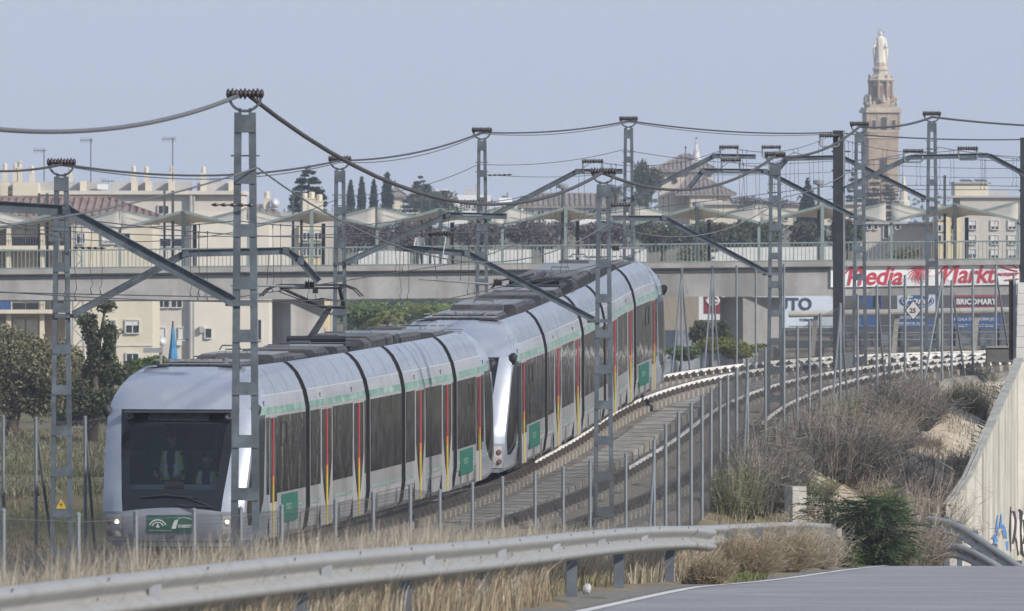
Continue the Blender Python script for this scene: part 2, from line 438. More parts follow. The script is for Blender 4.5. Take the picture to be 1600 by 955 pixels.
# ---------------------------------------------------------------- trams
M_body = mat('silver_paint', (.36, .365, .38), .30, .3, var=.08, scale=1.5, dirt_sheen=(.20, .19, .18), dscale=1.6, damt=.6, streak=True, bump=.04, bscale=1.2)
M_cove = mat('roof_cove_silver', (.34, .365, .41), .16, .5, var=.08, scale=2, bump=.75, bscale=1.6, dirt_sheen=(.36, .36, .37), dscale=1.3, damt=.45)
M_skirt = mat('skirt_grey', (.32, .325, .335), .45, .1, var=.06, scale=2, dirt_sheen=(.18, .165, .15), dscale=1.8, damt=.7, streak=True)
M_nose = mat('nose_white', (.31, .345, .41), .26, .25, var=.03, scale=2, coat=.3, dirt_sheen=(.5, .5, .5), dscale=2, damt=.25)
M_green = mat('green_stripe', (.14, .25, .205), .5, var=.2, scale=5, dirt_sheen=(.45, .5, .47), dscale=3, damt=.5)
M_green2 = mat('green_sign', (.01, .11, .075), .5, var=.08, scale=3)
M_black = mat('black_rubber', (.018, .018, .02), .6, var=.2, scale=4)
M_frit = mat('black_glass_frame', (.008, .009, .012), .08, var=.1, scale=3)
M_win = mat('dark_side_glass', (.010, .010, .011), .04, var=.3, scale=2, bump=.5, bscale=1.6, spec=1.0, dirt_sheen=(.20, .20, .21), dscale=2.6, damt=.22, stretch=(1, 1, .35))  # pale blotches painted into the glass colour stand in for window reflections
M_glass = glass_mat('windshield_glass', (.006, .01, .014), .74, .02)
M_red = mat('red_strip', (.40, .06, .07), .5, var=.05)
M_orange = mat('orange_strip', (.75, .25, .05), .5, var=.05)
M_yel = mat('yellow_strip', (.58, .45, .07), .5, var=.08)
M_frame = mat('aluminium_frame', (.5, .5, .52), .4, .4, var=.05)
M_roofk = mat('roof_unit_grey', (.24, .25, .265), .6, .1, var=.15, scale=3, dirt_sheen=(.28, .28, .28), dscale=1.5, damt=.6)
M_roofd = mat('roof_unit_dark', (.11, .114, .122), .6, var=.2, scale=3, dirt_sheen=(.12, .11, .1), dscale=2, damt=.6)
M_grill = mat('roof_grille', (.05, .05, .05), .7, var=.3, scale=20)
M_txtw = mat('white_lettering', (.75, .77, .76), .6, var=.03)
M_txtk = mat('dark_lettering', (.05, .05, .055), .6, var=.03)
M_int = mat('cab_interior', (.05, .055, .065), .8)
M_dash = mat('cab_dash', (.34, .36, .37), .7)
M_lampon = emit_mat('lamp_lit', (1, .93, .78), 1.5)
M_lens = mat('lamp_lens', (.30, .29, .29), .15, var=.05)
M_lensr = mat('red_lens', (.16, .09, .09), .2)
M_bogie = mat('bogie_steel', (.035, .03, .03), .7, var=.3, scale=5)

OUT = [(1.17, .26), (1.27, .36), (1.325, .75), (1.325, 2.50), (1.312, 2.60), (1.295, 2.72), (1.262, 2.86), (1.19, 3.04), (1.10, 3.20), (.99, 3.32), (.90, 3.38)]
def Wz(z):
    return float(np.interp(z, [p[1] for p in OUT], [p[0] for p in OUT]))
def vbase(z): return float(np.interp(z, [.26, .4, .6, .9, 1.15, 2.0, 2.66, 2.9, 3.1, 3.25, 3.38], [.22, .10, .02, 0, .06, .50, .88, 1.10, 1.42, 1.85, 2.35]))
def vtap(v): return .10*max(0, (1.3-v)/1.3)**2
def Weff(z): return Wz(z)-vtap(vbase(z)+.25)
def vfront(x, z):
    W = Weff(z); return vbase(z)+.25*min(1, abs(x)/W)**4
WSB, WST = .88, 2.66
def wsw(z): return float(np.interp(z, [.26, WSB, WST, 3.38], [.82, .88, 1.06, .8]))

def person_mb(pose, vest=True):
    pass

def skin_person(name, J, E, R, mats, M, label, cat='person', group=None, hair=None, vest=None, head=None, headr=.1, facing=(0, -1, 0), hairm=None, skinm=None, handpts=()):
    """one continuous skinned body: J joints, E edges, R radii; head with face as part of the same mesh"""
    me = bpy.data.meshes.new(name); me.from_pydata(J, E, []); ob = bpy.data.objects.new(name, me); COL.objects.link(ob)
    sm = ob.modifiers.new('s', 'SKIN'); sub = ob.modifiers.new('u', 'SUBSURF'); sub.levels = 1; sub.render_levels = 1
    for i, r in enumerate(R):
        rr = r if isinstance(r, tuple) else (r, r)
        me.skin_vertices[0].data[i].radius = rr
    me.skin_vertices[0].data[0].use_root = True
    dg = bpy.context.evaluated_depsgraph_get(); ev = ob.evaluated_get(dg); m2 = ev.to_mesh()
    mb = MB(); mb.add([v.co.copy() for v in m2.vertices], [tuple(p.vertices) for p in m2.polygons])
    ev.to_mesh_clear(); bpy.data.objects.remove(ob)
    # materials by region: hands / neck skin
    sk = []
    for k, f in enumerate(mb.f):
        c = sum((Vector(mb.v[i]) for i in f), Vector())/len(f); mi = 0
        if c.z > head[2]-headr*1.25: mi = 1
        for hp in handpts:
            if (c-Vector(hp)).length < .10: mi = 1
        if len(mats) > 2 and c.z < pose_hip: mi = 2
        mb.m[k] = mi
    # head: ellipsoid with nose, brow, ears and chin
    H = Vector(head); f = Vector(facing).normalized(); up = Vector((0, 0, 1)); s = f.cross(up)
    rows = []
    for i in range(13):
        th = PI*i/12; row = []
        for j in range(16):
            ph = 2*PI*j/16; d = Vector((math.sin(th)*math.cos(ph), math.sin(th)*math.sin(ph), math.cos(th)))
            r = headr*(1.0+.18*abs(d.z)); wdt = .82
            x = d.x*r*wdt; y = d.y*r*1.0; z = d.z*r*1.12
            if d.z < -.2: x *= 1+.25*d.z; y *= 1+.1*d.z
            if d.y > .88 and -.35 < d.z < .15: y += headr*.22
            if d.y > .8 and .12 < d.z < .35 and .12 < abs(d.x) < .45: y -= headr*.08
            if abs(d.x) > .93 and abs(d.z) < .35: x *= 1.14
            row.append(H+s*x+f*y+up*z)
        rows.append(row)
    mb.grid(rows, mi=1, closed=True)
    mb.tf(M)
    o = mb.build(name, mats, smooth=True, label=label, cat=cat, group=group)
    if hairm:
        hb = MB(); rows = []
        for i in range(7):
            th = PI*.62*i/6; row = []
            for j in range(16):
                ph = 2*PI*j/16; d = Vector((math.sin(th)*math.cos(ph), math.sin(th)*math.sin(ph), math.cos(th)))
                r = headr*1.09*(1.0+.18*abs(d.z)); k = 1.0 if d.y < .35 or d.z > .55 else .80
                row.append(H+s*(d.x*r*.85*k)+f*(d.y*r*k)+up*(d.z*r*1.13))
            rows.append(row)
        hb.grid(rows, closed=True).tf(M); hb.build('hair', hairm, o, smooth=True)
    return o
pose_hip = -1e9

M_skin = mat('skin', (.42, .24, .17), .6, var=.05)
M_dkcloth = mat('navy_clothing', (.03, .035, .05), .9)
M_vest = mat('hi_vis_vest', (.62, .75, .08), .7, var=.1, scale=9)
M_refl = mat('reflective_tape', (.6, .62, .62), .4)
M_hair = mat('dark_hair', (.02, .015, .012), .8)

def torso_patch(z0, z1, rx, ry, cy, M, facing=1, open_front=True):
    """vest shell round a torso"""
    mb = MB(); rows = []
    for i in range(9):
        t = i/8; z = z0+(z1-z0)*t; k = 1-.10*abs(t-.45)-(.28*max(0, t-.8)/.2)
        rows.append([(rx*k*math.cos(a), cy+ry*k*math.sin(a), z+(.02*math.cos(a)**2 if i == 8 else 0)) for a in [PI*(-.5)+(.13+.33*t if open_front else 0)+(2*PI-2*(.13+.33*t if open_front else 0))*j/22 for j in range(23)]])
    mb.grid(rows); mb.tf(M); return mb

def make_train(s0, idx, label):
    root = thing('tram', TP(s0+1, 0, 0), label, 'tram', 'two coupled service trams on the left track')
    Ls = [7.0, 7.1, 4.5, 6.9, 6.4]; gap = .50
    # module frames
    fr = []; s = s0
    for i, L in enumerate(Ls):
        a = TP(s); b = TP(s+L); y = (b-a).normalized(); x = Vector((y.y, -y.x, 0)).normalized(); z = x.cross(y)
        M = Matrix(((x.x, y.x, z.x, a.x), (x.y, y.y, z.y, a.y), (x.z, y.z, z.z, a.z), (0, 0, 0, 1)))
        fr.append((M, L)); s += L
    def B(mb, M, name, m, par=root, **k): mb.tf(M); return mb.build(name, m, par, **k)
    def rev(M, L):   # frame looking the other way (rear cab)
        return M @ Matrix.Translation((0, L, 0)) @ Matrix.Rotation(PI, 4, 'Z')
    for i, (M, L) in enumerate(fr):
        cab = i in (0, 4); Mi = M if i != 4 else rev(M, L)
        v0 = 2.6 if cab else gap/2; v1 = L-gap/2
        # --- shell
        mb = MB(); rows = []
        full = [(x, z) for x, z in OUT]+[(.84, 3.36), (.80, 3.20)]
        ring = [(x, z) for x, z in full]+[(-x, z) for x, z in reversed(full)]
        mb.m = []
        nlow = 2
        R0 = [(x, v0, z) for x, z in ring]; R1 = [(x, v1, z) for x, z in ring]
        n = len(ring)
        nv = 7
        for k in range(nv): pass
        rows = [[(x, v0+(v1-v0)*k/nv, z) for x, z in ring] for k in range(nv+1)]
        mb.grid(rows)
        # material: 0 body, 1 cove, 2 skirt
        per = n-1
        for q in range(len(mb.f)):
            j = q % per; jj = min(j, per-1-j)
            mb.m[q] = 2 if jj < 2 else (1 if jj >= 6 else 0)
        mb.add([(x, v0, z) for x, z in ring], [tuple(range(n))], 3); mb.add([(x, v1, z) for x, z in ring], [tuple(reversed(range(n)))], 3)
        mb.box((0, (v0+v1)/2, .3), (2.2, v1-v0, .06), mi=3)
        sh = B(mb, Mi, 'car_section', [M_body, M_cove, M_skirt, M_black], auto=32)
        # --- cab nose
        if cab:
            nb = MB(); zs = [.26, .36, .48, .6, .72, .8, WSB]
            zw = [WSB]+[WSB+(WST-WSB)*k/14 for k in range(1, 15)]
            zt = [WST, 2.72, 2.8, 2.9, 3.0, 3.1, 3.2, 3.28, 3.34, 3.38]
            def rowpts(z):
                W = Weff(z); w = wsw(z); xs = [-W+(W-w)*k/6 for k in range(6)]+[-w+2*w*k/12 for k in range(13)]+[w+(W-w)*(k+1)/6 for k in range(6)]
                out = []
                for x in xs:
                    zz = z+(.07*(1-(x/w)**2)*max(0, 1-abs(z-WSB)/.45) if abs(x) < w else 0)
                    out.append((x, vfront(x, z), zz))
                return out
            nb.grid([rowpts(z) for z in zs])
            rw = [rowpts(z) for z in zw]
            nb.grid([r[:7] for r in rw]); nb.grid([r[18:] for r in rw])
            nb.grid([rowpts(z) for z in zt])
            for sx in (-1, 1):
                rows = []
                zz = sorted(set([p[1] for p in OUT]+zs+zw+zt))
                for z in zz:
                    ve = vbase(z)+.25
                    rows.append([(sx*(Wz(z)-vtap(ve+(2.6-ve)*t/10)), ve+(2.6-ve)*t/10, z) for t in range(11)])
                nb.grid(rows)
            nb.quad((-.9, 2.6, 3.38), (.9, 2.6, 3.38), (.9, 2.61, 3.2), (-.9, 2.61, 3.2))
            nb.quad((-1.15, .2, .27), (1.15, .2, .27), (1.15, 2.6, .27), (-1.15, 2.6, .27))
            nose = B(nb, Mi, 'cab_nose', M_nose, auto=50)
            # windshield: frit bands + glass
            k1 = 3; k2 = 12
            fb = MB(); fb.grid([r[6:19] for r in rw[:k1+1]]); fb.grid([r[6:19] for r in rw[k2:]])
            fb.grid([r[6:8] for r in rw[k1:k2+1]]); fb.grid([r[17:19] for r in rw[k1:k2+1]])
            ws = B(fb, Mi, 'windshield', M_frit, smooth=True)
            gb = MB(); gb.grid([r[7:18] for r in rw[k1:k2+1]]); B(gb, Mi, 'glass_pane', M_glass, ws, smooth=True)
            def on(x, z, o=.008): return (x, vfront(x, z)-o, z)
            def patch(x0, x1, z0, z1, o=.008, n=6): return MB().grid([[on(x0+(x1-x0)*a/n, z0+(z1-z0)*b/3, o) for a in range(n+1)] for b in range(4)])
            B(patch(-.55, .55, 2.47, 2.61), Mi, 'destination_display', mat('display_glass', (.09, .09, .1), .2, var=.3, scale=14), ws)
            for sx in (-1, 1):
                c = on(sx*.88, 2.54, .0); B(MB().lathe(c, [(.07, 0), (.07, .02), (.05, .03), (.05, .02)], 14, axis=(0, -1, .45)), Mi, 'camera_dome', mat('camera_dome_grey', (.12, .12, .13), .2), ws, smooth=True)
            wi = MB(); p0 = on(.12, 1.0, .03); wi.tube([p0, on(.45, .93, .05)], .016); wi.tube([on(-.55, 1.13, .045), on(-.1, 1.17, .05), on(.45, 1.12, .05)], [.012, .02, .012])
            wi.tube([p0, on(.75, .96, .04)], .02); wi.tube([on(.2, 1.16, .05), on(.75, .96, .04)], .014); B(wi, Mi, 'wiper', M_black)
            # headlights
            for sx in (-1, 1):
                hp = MB(); hp.grid([[on(sx*(.90+.30*a/5), .36+.47*b/4, .010) for a in range(6)] for b in range(5)])
                hl = B(hp, Mi, 'headlight', mat('lamp_panel', (.42, .41, .42), .25, var=.05))
                for z, m, r in ((.70, M_lampon if i == 0 and idx == 0 else M_lens, .045), (.49, M_lens, .055)):
                    c = Vector(on(sx*.985, z, .012)); B(MB().lathe(c, [(r*1.25, 0), (r*1.25, .012), (r, .02), (r, .012)], 14, axis=(0, -1, 0)), Mi, 'lamp', M_lens, hl)
                    B(MB().lathe(c, [(r*.9, 0), (r*.9, .024), (r*.4, .03)], 12, axis=(0, -1, 0)), Mi, 'lamp', m, hl)
                for z in (.50, .70):
                    c = Vector(on(sx*1.14, z, .004)); B(MB().lathe(c, [(.06, -.01), (.06, .02), (.04, .035)], 12, axis=(sx*.45, -1, 0)), Mi, 'side_lamp', M_lensr, hl)
            # bumper seam line and towing flap
            B(MB().grid([[on(-1.1+2.2*a/16, .345+.012*b, .006) for a in range(17)] for b in range(2)]), Mi, 'bumper_seam', M_black)
            if i == 0:
                sg_ = B(patch(-.43, .43, .50, .82, .010, 10), Mi, 'front_sign', M_green2)
                lg = MB(); cx = -.24
                for r0, r1 in ((.10, .118), (.145, .165)):
                    for a in range(10):
                        t0 = PI*(.12+.76*a/10); t1 = PI*(.12+.76*(a+1)/10)
                        q = [(cx+r*math.cos(t), .59+r*math.sin(t)*.95) for r, t in ((r0, t0), (r1, t0), (r1, t1), (r0, t1))]
                        lg.add([on(x, z, .016) for x, z in q], [(0, 1, 2, 3)])
                lg.add([on(cx-.035, .60, .016), on(cx+.035, .60, .016), on(cx, .68, .016)], [(0, 1, 2)])
                q = [(.0, .58), (.06, .73), (.13, .745), (.08, .58)]; lg.add([on(x, z, .016) for x, z in q], [(0, 1, 2, 3)])
                for a in range(8):
                    t0 = .12+.27*a/8; t1 = t0+.034; lg.add([on(t0, .70+.07*math.sin(t0*7), .016), on(t1, .70+.07*math.sin(t1*7), .016), on(t1, .711+.07*math.sin(t1*7), .016), on(t0, .711+.07*math.sin(t0*7), .016)], [(0, 1, 2, 3)])
                tm = MB(); text_mb(tm, 'metro', Matrix.Translation((.125, 0, .60)) @ Matrix.Rotation(PI/2, 4, 'X'), .115, extr=.001, bold=.002)
                text_mb(tm, 'JUNTA DE ANDALUCIA', Matrix.Translation((-.40, 0, .535)) @ Matrix.Rotation(PI/2, 4, 'X'), .038, extr=.001)
                for v in tm.v: lg.v.append(on(v[0], v[2], .016+(-v[1]*.2)))
                o_ = len(lg.v)-len(tm.v); lg.f += [tuple(a+o_ for a in f) for f in tm.f]; lg.m += [0]*len(tm.f)
                B(lg, Mi, 'sign_lettering', M_txtw, sg_)
                tm = MB(); text_mb(tm, 'CAF', Matrix.Translation((-.12, 0, .40)) @ Matrix.Rotation(PI/2, 4, 'X'), .09, extr=.001, bold=.002)
                tm.v = [on(v[0], v[2], .008) for v in tm.v]; B(tm, Mi, 'maker_mark', M_txtk)
            # cab interior
            cb = MB(); cb.box((0, 1.9, 1.1), (2.1, .06, 1.6)); cb.box((0, 1.2, .5), (2.0, 1.3, .05)); cb.box((0, .95, 2.62), (1.9, .6, .03))
            cb.box((.55, 1.7, 1.5), (.05, .3, 1.6)); cb.box((-.6, 1.75, 1.5), (.4, .2, 1.7))
            B(cb, Mi, 'cab_interior', M_int)
            db = MB(); rr = []
            for a in range(9):
                x = -.84+1.68*a/8; rr.append([(x, vfront(x, 1.2)+.10, 1.19), (x, vfront(x, 1.33)+.13, 1.335+.02*math.cos(x*2)), (x, vfront(x, 1.33)+.55, 1.335)])
            db.grid(rr); B(db, Mi, 'dashboard', M_dash)
            pb = MB(); pb.box((.02, vfront(0, 1.2)+.16, 1.30), (.32, .2, .2)); pb.box((.02, vfront(0, 1.2)+.2, 1.42), (.2, .1, .1)); B(pb, Mi, 'driver_console', M_black)
            # side black glass panel, both sides
            for sx in (-1, 1):
                sp = MB(); rows = []
                for b in range(15):
                    z = .62+1.93*b/14; va = vbase(z)+.25+.17+(.12 if z > 2.3 else 0); vb = float(np.interp(z, [.6, .75, 1.0, 2.55], [.9, 1.5, 1.95, 2.18])); va = min(va+max(0, .8-z)*.8, vb-.02)
                    rows.append([(sx*(Wz(z)-vtap(va+(vb-va)*t/6)+.005), va+(vb-va)*t/6, z) for t in range(7)])
                sp.grid(rows); B(sp, Mi, 'cab_side_window', M_frit, smooth=True)
                mm = MB(); mm.lathe((sx*(1.33), 1.12, 2.62), [(.02, -.13), (.075, -.10), (.09, 0), (.075, .10), (.02, .13)], 12, axis=(sx*.4, -.2, 1)); mm.tube([(sx*1.2, 1.3, 2.7), (sx*1.34, 1.12, 2.64)], .03)
                B(mm, Mi, 'camera_pod', M_black, smooth=True)
            # dark roof vents on the dome corner
            B(MB().add([(-.93, 2.35, 3.40), (-.45, 2.30, 3.405), (-.45, 2.58, 3.42), (-.93, 2.58, 3.42)], [(0, 1, 2, 3)]).add([(.93, 2.35, 3.40), (.45, 2.30, 3.405), (.45, 2.58, 3.42), (.93, 2.58, 3.42)], [(0, 3, 2, 1)]), Mi, 'roof_vent', M_black)
        # --- sides
        for sx in (-1, 1):
            X = sx*1.325
            def slab(va, vb, z0, z1, o=.006, th=.012): return MB().box((X+sx*(o-th/2+.004), (va+vb)/2, (z0+z1)/2), (th, vb-va, z1-z0))
            s0_ = 2.28 if cab else v0+.05
            doors = [3.02] if cab else ([2.1, L-1.2] if i in (1, 3) else [])
            # green band under the cove
            gm = MB(); st = 1.5 if cab else v0
            gm.grid([[(sx*(1.3285), v, 2.535), (sx*(1.3155), v, 2.605), (sx*(1.3085), v, 2.655)] for v in np.linspace(st, v1, 6)])
            B(gm, Mi, 'green_stripe', M_green)
            gm = MB(); gm.grid([[(sx*(1.3285), v, .80), (sx*(1.3285), v, .835)] for v in np.linspace(st, v1, 4)]); B(gm, Mi, 'green_stripe', M_green)
            # seam above band + skirt seam
            sm_ = MB(); sm_.grid([[(sx*(1.267), v, 2.855), (sx*(1.260), v, 2.88)] for v in np.linspace(st+.4 if cab else st, v1, 4)])
            B(sm_, Mi, 'cove_seam', M_frame)
            sm_ = MB(); sm_.box((X+sx*.001, (v0+v1)/2, .66), (.008, v1-v0, .012))
            for k in np.linspace(v0+.9, v1-.6, 3 if L > 6 else 2): sm_.box((X-sx*.012, k, .47), (.04, .012, .36), mi=0)
            B(sm_, Mi, 'skirt_seam', mat('seam_grey', (.16, .16, .16), .7))
            # bands of glass between the doors
            segs = []; cur = s0_
            dw = .66 if not cab else .42
            for dcn in doors:
                if dcn-dw > cur+.05: segs.append((cur, dcn-dw))
                cur = dcn+dw
            if cur < v1-.1: segs.append((cur, v1-.05))
            for a, b in segs:
                if b-a < .12: continue
                w_ = B(slab(a+.02, b-.02, 1.10, 2.48), Mi, 'window', M_win)
                if b-a > 1.5 and cab:
                    f_ = MB(); z0, z1, a2, b2 = 1.95, 2.35, a+.45, a+1.05
                    f_.box((X+sx*.014, (a2+b2)/2, z1), (.01, b2-a2, .022)); f_.box((X+sx*.014, (a2+b2)/2, z0), (.01, b2-a2, .022)); f_.box((X+sx*.014, a2, (z0+z1)/2), (.01, .022, z1-z0)); f_.box((X+sx*.014, b2, (z0+z1)/2), (.01, .022, z1-z0))
                    B(f_, Mi, 'tilt_window_frame', M_black, w_)
            for dcn in doors:
                if cab:
                    d_ = B(slab(dcn-.40, dcn+.40, .32, 2.50, .004), Mi, 'door', M_skirt)
                    B(slab(dcn-.36, dcn+.36, .95, 2.46, .012), Mi, 'door_window', M_win, d_)
                    ks = [dcn-.08]
                    if idx == 1 and i == 0 and sx > 0:
                        B(slab(dcn-1.02, dcn-.52, .34, 2.42, .012), Mi, 'open_doorway', M_black, d_)
                else:
                    d_ = B(slab(dcn-.64, dcn+.64, .32, 2.50, .004), Mi, 'door', M_skirt)
                    for q in (-1, 1):
                        pl = [(dcn+q*.56, 2.46), (dcn+q*.03, 2.46), (dcn+q*.03, .62), (dcn+q*.20, .80), (dcn+q*.38, 1.12), (dcn+q*.56, 1.5)]
                        gbm = MB().extr([(X+sx*.010, a, z) for a, z in pl], (sx*.008, 0, 0)); B(gbm, Mi, 'door_window', M_win, d_)
                        B(MB().box((X+sx*.012, dcn+q*.62, 1.42), (.014, .035, 2.12)), Mi, 'door_post', M_frame, d_)
                    ks = [dcn-.035, dcn+.035]
                for kk in ks:
                    e_ = MB()
                    wd = .030 if not cab else .05
                    for z0, z1, mi in ((1.42, 2.46, 0), (1.25, 1.42, 1), (.32, 1.25, 2)): e_.box((X+sx*.024, kk, (z0+z1)/2), (.014, wd, z1-z0), mi=mi)
                    B(e_, Mi, 'edge_strip', [M_red, M_orange, M_yel], d_)
            for k in np.arange(v0+1.15, v1-.5, 1.5):
                cl_ = MB(); cl_.grid([[(sx*(Wz(z)+.003), k+dk, z) for z in (2.88, 2.95, 3.04, 3.12, 3.20, 3.26, 3.315)] for dk in (0, .018)]); B(cl_, Mi, 'cove_joint', mat('seam_grey', (.16, .16, .16), .7))
            for k in ([2.2] if cab else ([1.6, L-1.8] if L > 6 else [])):
                mk = MB()
                for dz in (0, .06): mk.box((sx*1.298, k, 2.70+dz), (.012, .07, .018))
                mk.box((sx*1.298, k-.03, 2.73), (.012, .014, .09)); B(mk, Mi, 'stencilled_mark', M_txtk)
            if cab:   # green name panel under the window
                gp = B(slab(3.35, 5.35, .90 if i == 0 else .90, 1.08, .010) if False else MB().box((X+sx*.008, 4.85, .985), (.014, 1.8, .50)).tf(Matrix.Translation((0, 0, -.18))), Mi, 'side_sign', M_green2)
                tm = MB(); text_mb(tm, 'metro', Matrix.Rotation(PI/2, 4, 'X'), .26, extr=.001, bold=.004)
                # text along the side: local x -> -v on the left side, +v on the right side (mirrored for the reversed cab)
                mxv = 4.85; tl = MB()
                for v in tm.v: tl.v.append((X+sx*.018, mxv+sx*(v[0]-.45), .76+v[2]))
                tl.f = list(tm.f); tl.m = [0]*len(tl.f)
                B(tl, Mi, 'side_lettering', mat('faded_lettering', (.3, .5, .4), .6), gp)
        # --- roof equipment
        def unit(cx, va, vb, w, h, m, nm='roof_unit', z=3.2):
            u = MB(); b_ = .06; h *= .66
            u.extr([(cx-w/2, va, z), (cx+w/2, va, z), (cx+w/2, va, z+h-b_), (cx+w/2-b_, va, z+h), (cx-w/2+b_, va, z+h), (cx-w/2, va, z+h-b_)], (0, vb-va, 0))
            pass
            uo = B(u, Mi, nm, mat('unit_side', (.055, .057, .063), .6, var=.3, scale=3, dirt_sheen=(.11, .10, .095), dscale=2, damt=.6))
            B(MB().box((cx, (va+vb)/2, z+h+.012), (w-2*b_-.04, vb-va-.06, .02)), Mi, 'lid', m, uo)
            hl_ = MB()
            hl_.tube([(cx-.2, va+.12, z+h+.02), (cx-.2, va+.12, z+h+.10), (cx+.2, va+.12, z+h+.10), (cx+.2, va+.12, z+h+.02)], .014, 5); B(hl_, Mi, 'lid_latches', M_roofd, uo)
            g = MB()
            for q in np.arange(va+.2, vb-.2, .42):
                g.box((cx+w/2+.004, q+.15, z+h*.5), (.012, .30, h*.55)); g.box((cx-w/2-.004, q+.15, z+h*.5), (.012, .30, h*.55))
            g.box((cx, va-.006, z+h*.5), (w*.75, .014, h*.5))
            B(g, Mi, 'grille', M_grill, uo); return uo
        if cab:
            unit(0, 2.75, 3.5, 1.55, .30, M_roofk); unit(-.05, 3.75, 5.4, 1.45, .36, M_roofk)
            cl = MB()
            for q in np.linspace(-.7, .7, 9): cl.box((q, 2.7, 3.5), (.12, .1, .03))
            cl.box((.55, 2.62, 3.46), (.05, .05, .16)); B(cl, Mi, 'roof_clips', M_roofk)
            B(MB().box((.2, 5.75, 3.5), (.7, .25, .12)).tube([(-.1, 5.75, 3.62), (-.05, 5.75, 3.7), (.25, 5.75, 3.7), (.3, 5.75, 3.62)], .015), Mi, 'cable_tray', M_roofd)
        elif i == 1:
            unit(-.1, .5, 2.6, 1.45, .44, M_roofk); unit(-.1, 5.2, 6.8, 1.45, .40, M_roofd); unit(-.1, 2.9, 4.8, 1.3, .30, M_roofd)
        elif i == 2:
            unit(-.05, .3, 1.5, 1.5, .42, M_roofk); unit(-.05, 3.6, 4.4, 1.5, .48, M_roofd)
        elif i == 3:
            unit(-.1, .4, 3.2, 1.45, .52, M_roofd); unit(-.1, 3.6, 6.7, 1.5, .46, M_roofk)
        # --- bellows to the next section
        if i < 4:
            M2 = fr[i+1][0]; be = MB()
            rows = []
            for k in range(7):
                t = k/6; q = .955 if k % 2 == 0 else .93
                r_ = []
                for x, z in ring:
                    p = (M @ Vector((x*q, L-gap/2-.02, z))).lerp(M2 @ Vector((x*q, gap/2+.02, z)), t); r_.append(p)
                rows.append(r_)
            be.grid(rows); be.build('bellows', M_black, root)
        # --- bogies
        if i != 1 and i != 3:
            bo = MB(); c = L/2+(.3 if cab else 0)
            bo.box((0, c, .30), (2.0, 2.2, .2))
            for a in (-.9, .9):
                for sx in (-1, 1): bo.lathe((sx*.70, c+a, .29), [(.29, 0), (.29, .10), (.24, .12)], 18, axis=(sx, 0, 0))
            B(bo, Mi, 'bogie', M_bogie)
        uf = MB(); uf.box((0, (v0+v1)/2, .21), (2.1, v1-v0-.2, .14)); B(uf, Mi, 'underframe', M_bogie)
    # pantograph on section 2, towards its rear
    M, L = fr[2]
    if True:
        up = (idx == 0); c = 2.55
        zt = 4.62 if up else 3.64
        pb = MB(); zb = 3.55
        pb.box((-.05, c, zb-.08), (1.3, 1.3, .07))
        for sx in (-1, 1):
            for a in (-.5, .5): pb.lathe((-.05+sx*.5, c+a, zb-.34), [(.05, 0), (.07, .05), (.05, .1), (.07, .15), (.05, .2), (.05, .26)], 8)
        pb.tube([(-.6, c-.3, zb+.03), (.55, c-.3, zb+.03)], .06, 8)
        M_pan = mat('pantograph_black', (.022, .024, .028), .5); po = B(pb, M, 'pantograph', M_pan)
        if up:
            kn = (.10, c+.55, zb+.62)
            B(MB().tube([(-.15, c-.3, zb+.03), kn], [.07, .055], 8), M, 'lower_arm', M_pan, po)
            ub = MB(); ub.tube([(kn[0]-.12, kn[1], kn[2]), (-.72, c-.25, zt-.06)], .032); ub.tube([(kn[0]+.28, kn[1], kn[2]), (.42, c-.25, zt-.06)], .04)
            ub.tube([(kn[0]-.14, kn[1], kn[2]), (kn[0]+.3, kn[1], kn[2])], .03); ub.tube([(-.25, c+.2, zb+.75), (0, c+.2, zb+.80), (.33, c+.2, zb+.75)], .014); ub.tube([(kn[0]-.16, kn[1]-.05, kn[2]), (-.8, c-.2, zt-.12)], .01)
            B(ub, M, 'upper_arm', M_pan, po)
            hb = MB()
            for a in (-.18, .18):
                hb.tube([(-1.12, c-.25+a, zt-.22), (-.98, c-.25+a, zt-.08), (-.78, c-.25+a, zt), (.5, c-.25+a, zt), (.72, c-.25+a, zt-.08), (.86, c-.25+a, zt-.22)], .018)
            hb.tube([(-.75, c-.25, zt-.06), (.48, c-.25, zt-.06)], .022); hb.box((-.05, c-.25, zt-.12), (.1, .08, .08))
            for q in (-.72, .46): hb.tube([(q, c-.45, zt-.02), (q, c-.05, zt-.02)], .02)
            B(hb, M, 'collector_head', M_pan, po)
        else:
            ub = MB(); ub.tube([(-.1, c-.3, zb+.05), (.05, c+1.0, zb+.16)], .06, 8); ub.tube([(-.2, c+1.0, zb+.14), (-.5, c-.25, zt)], .03); ub.tube([(.2, c+1.0, zb+.14), (.4, c-.25, zt)], .03)
            B(ub, M, 'lower_arm', M_pan, po)
            hb = MB()
            for a in (-.18, .18): hb.tube([(-1.0, c-.25+a, zt-.2), (-.85, c-.25+a, zt-.05), (-.65, c-.25+a, zt), (.6, c-.25+a, zt), (.8, c-.25+a, zt-.05), (.95, c-.25+a, zt-.2)], .02)
            B(hb, M, 'collector_head', M_pan, po)
    return root, fr
S1 = s_at_y(168.9)
tr1, fr1 = make_train(S1, 0, 'nearest silver tram with two workers behind its windshield and a raised pantograph')
tr2, fr2 = make_train(S1+33.1, 1, 'second silver tram behind the first, its cab side door open, on the climbing curve')

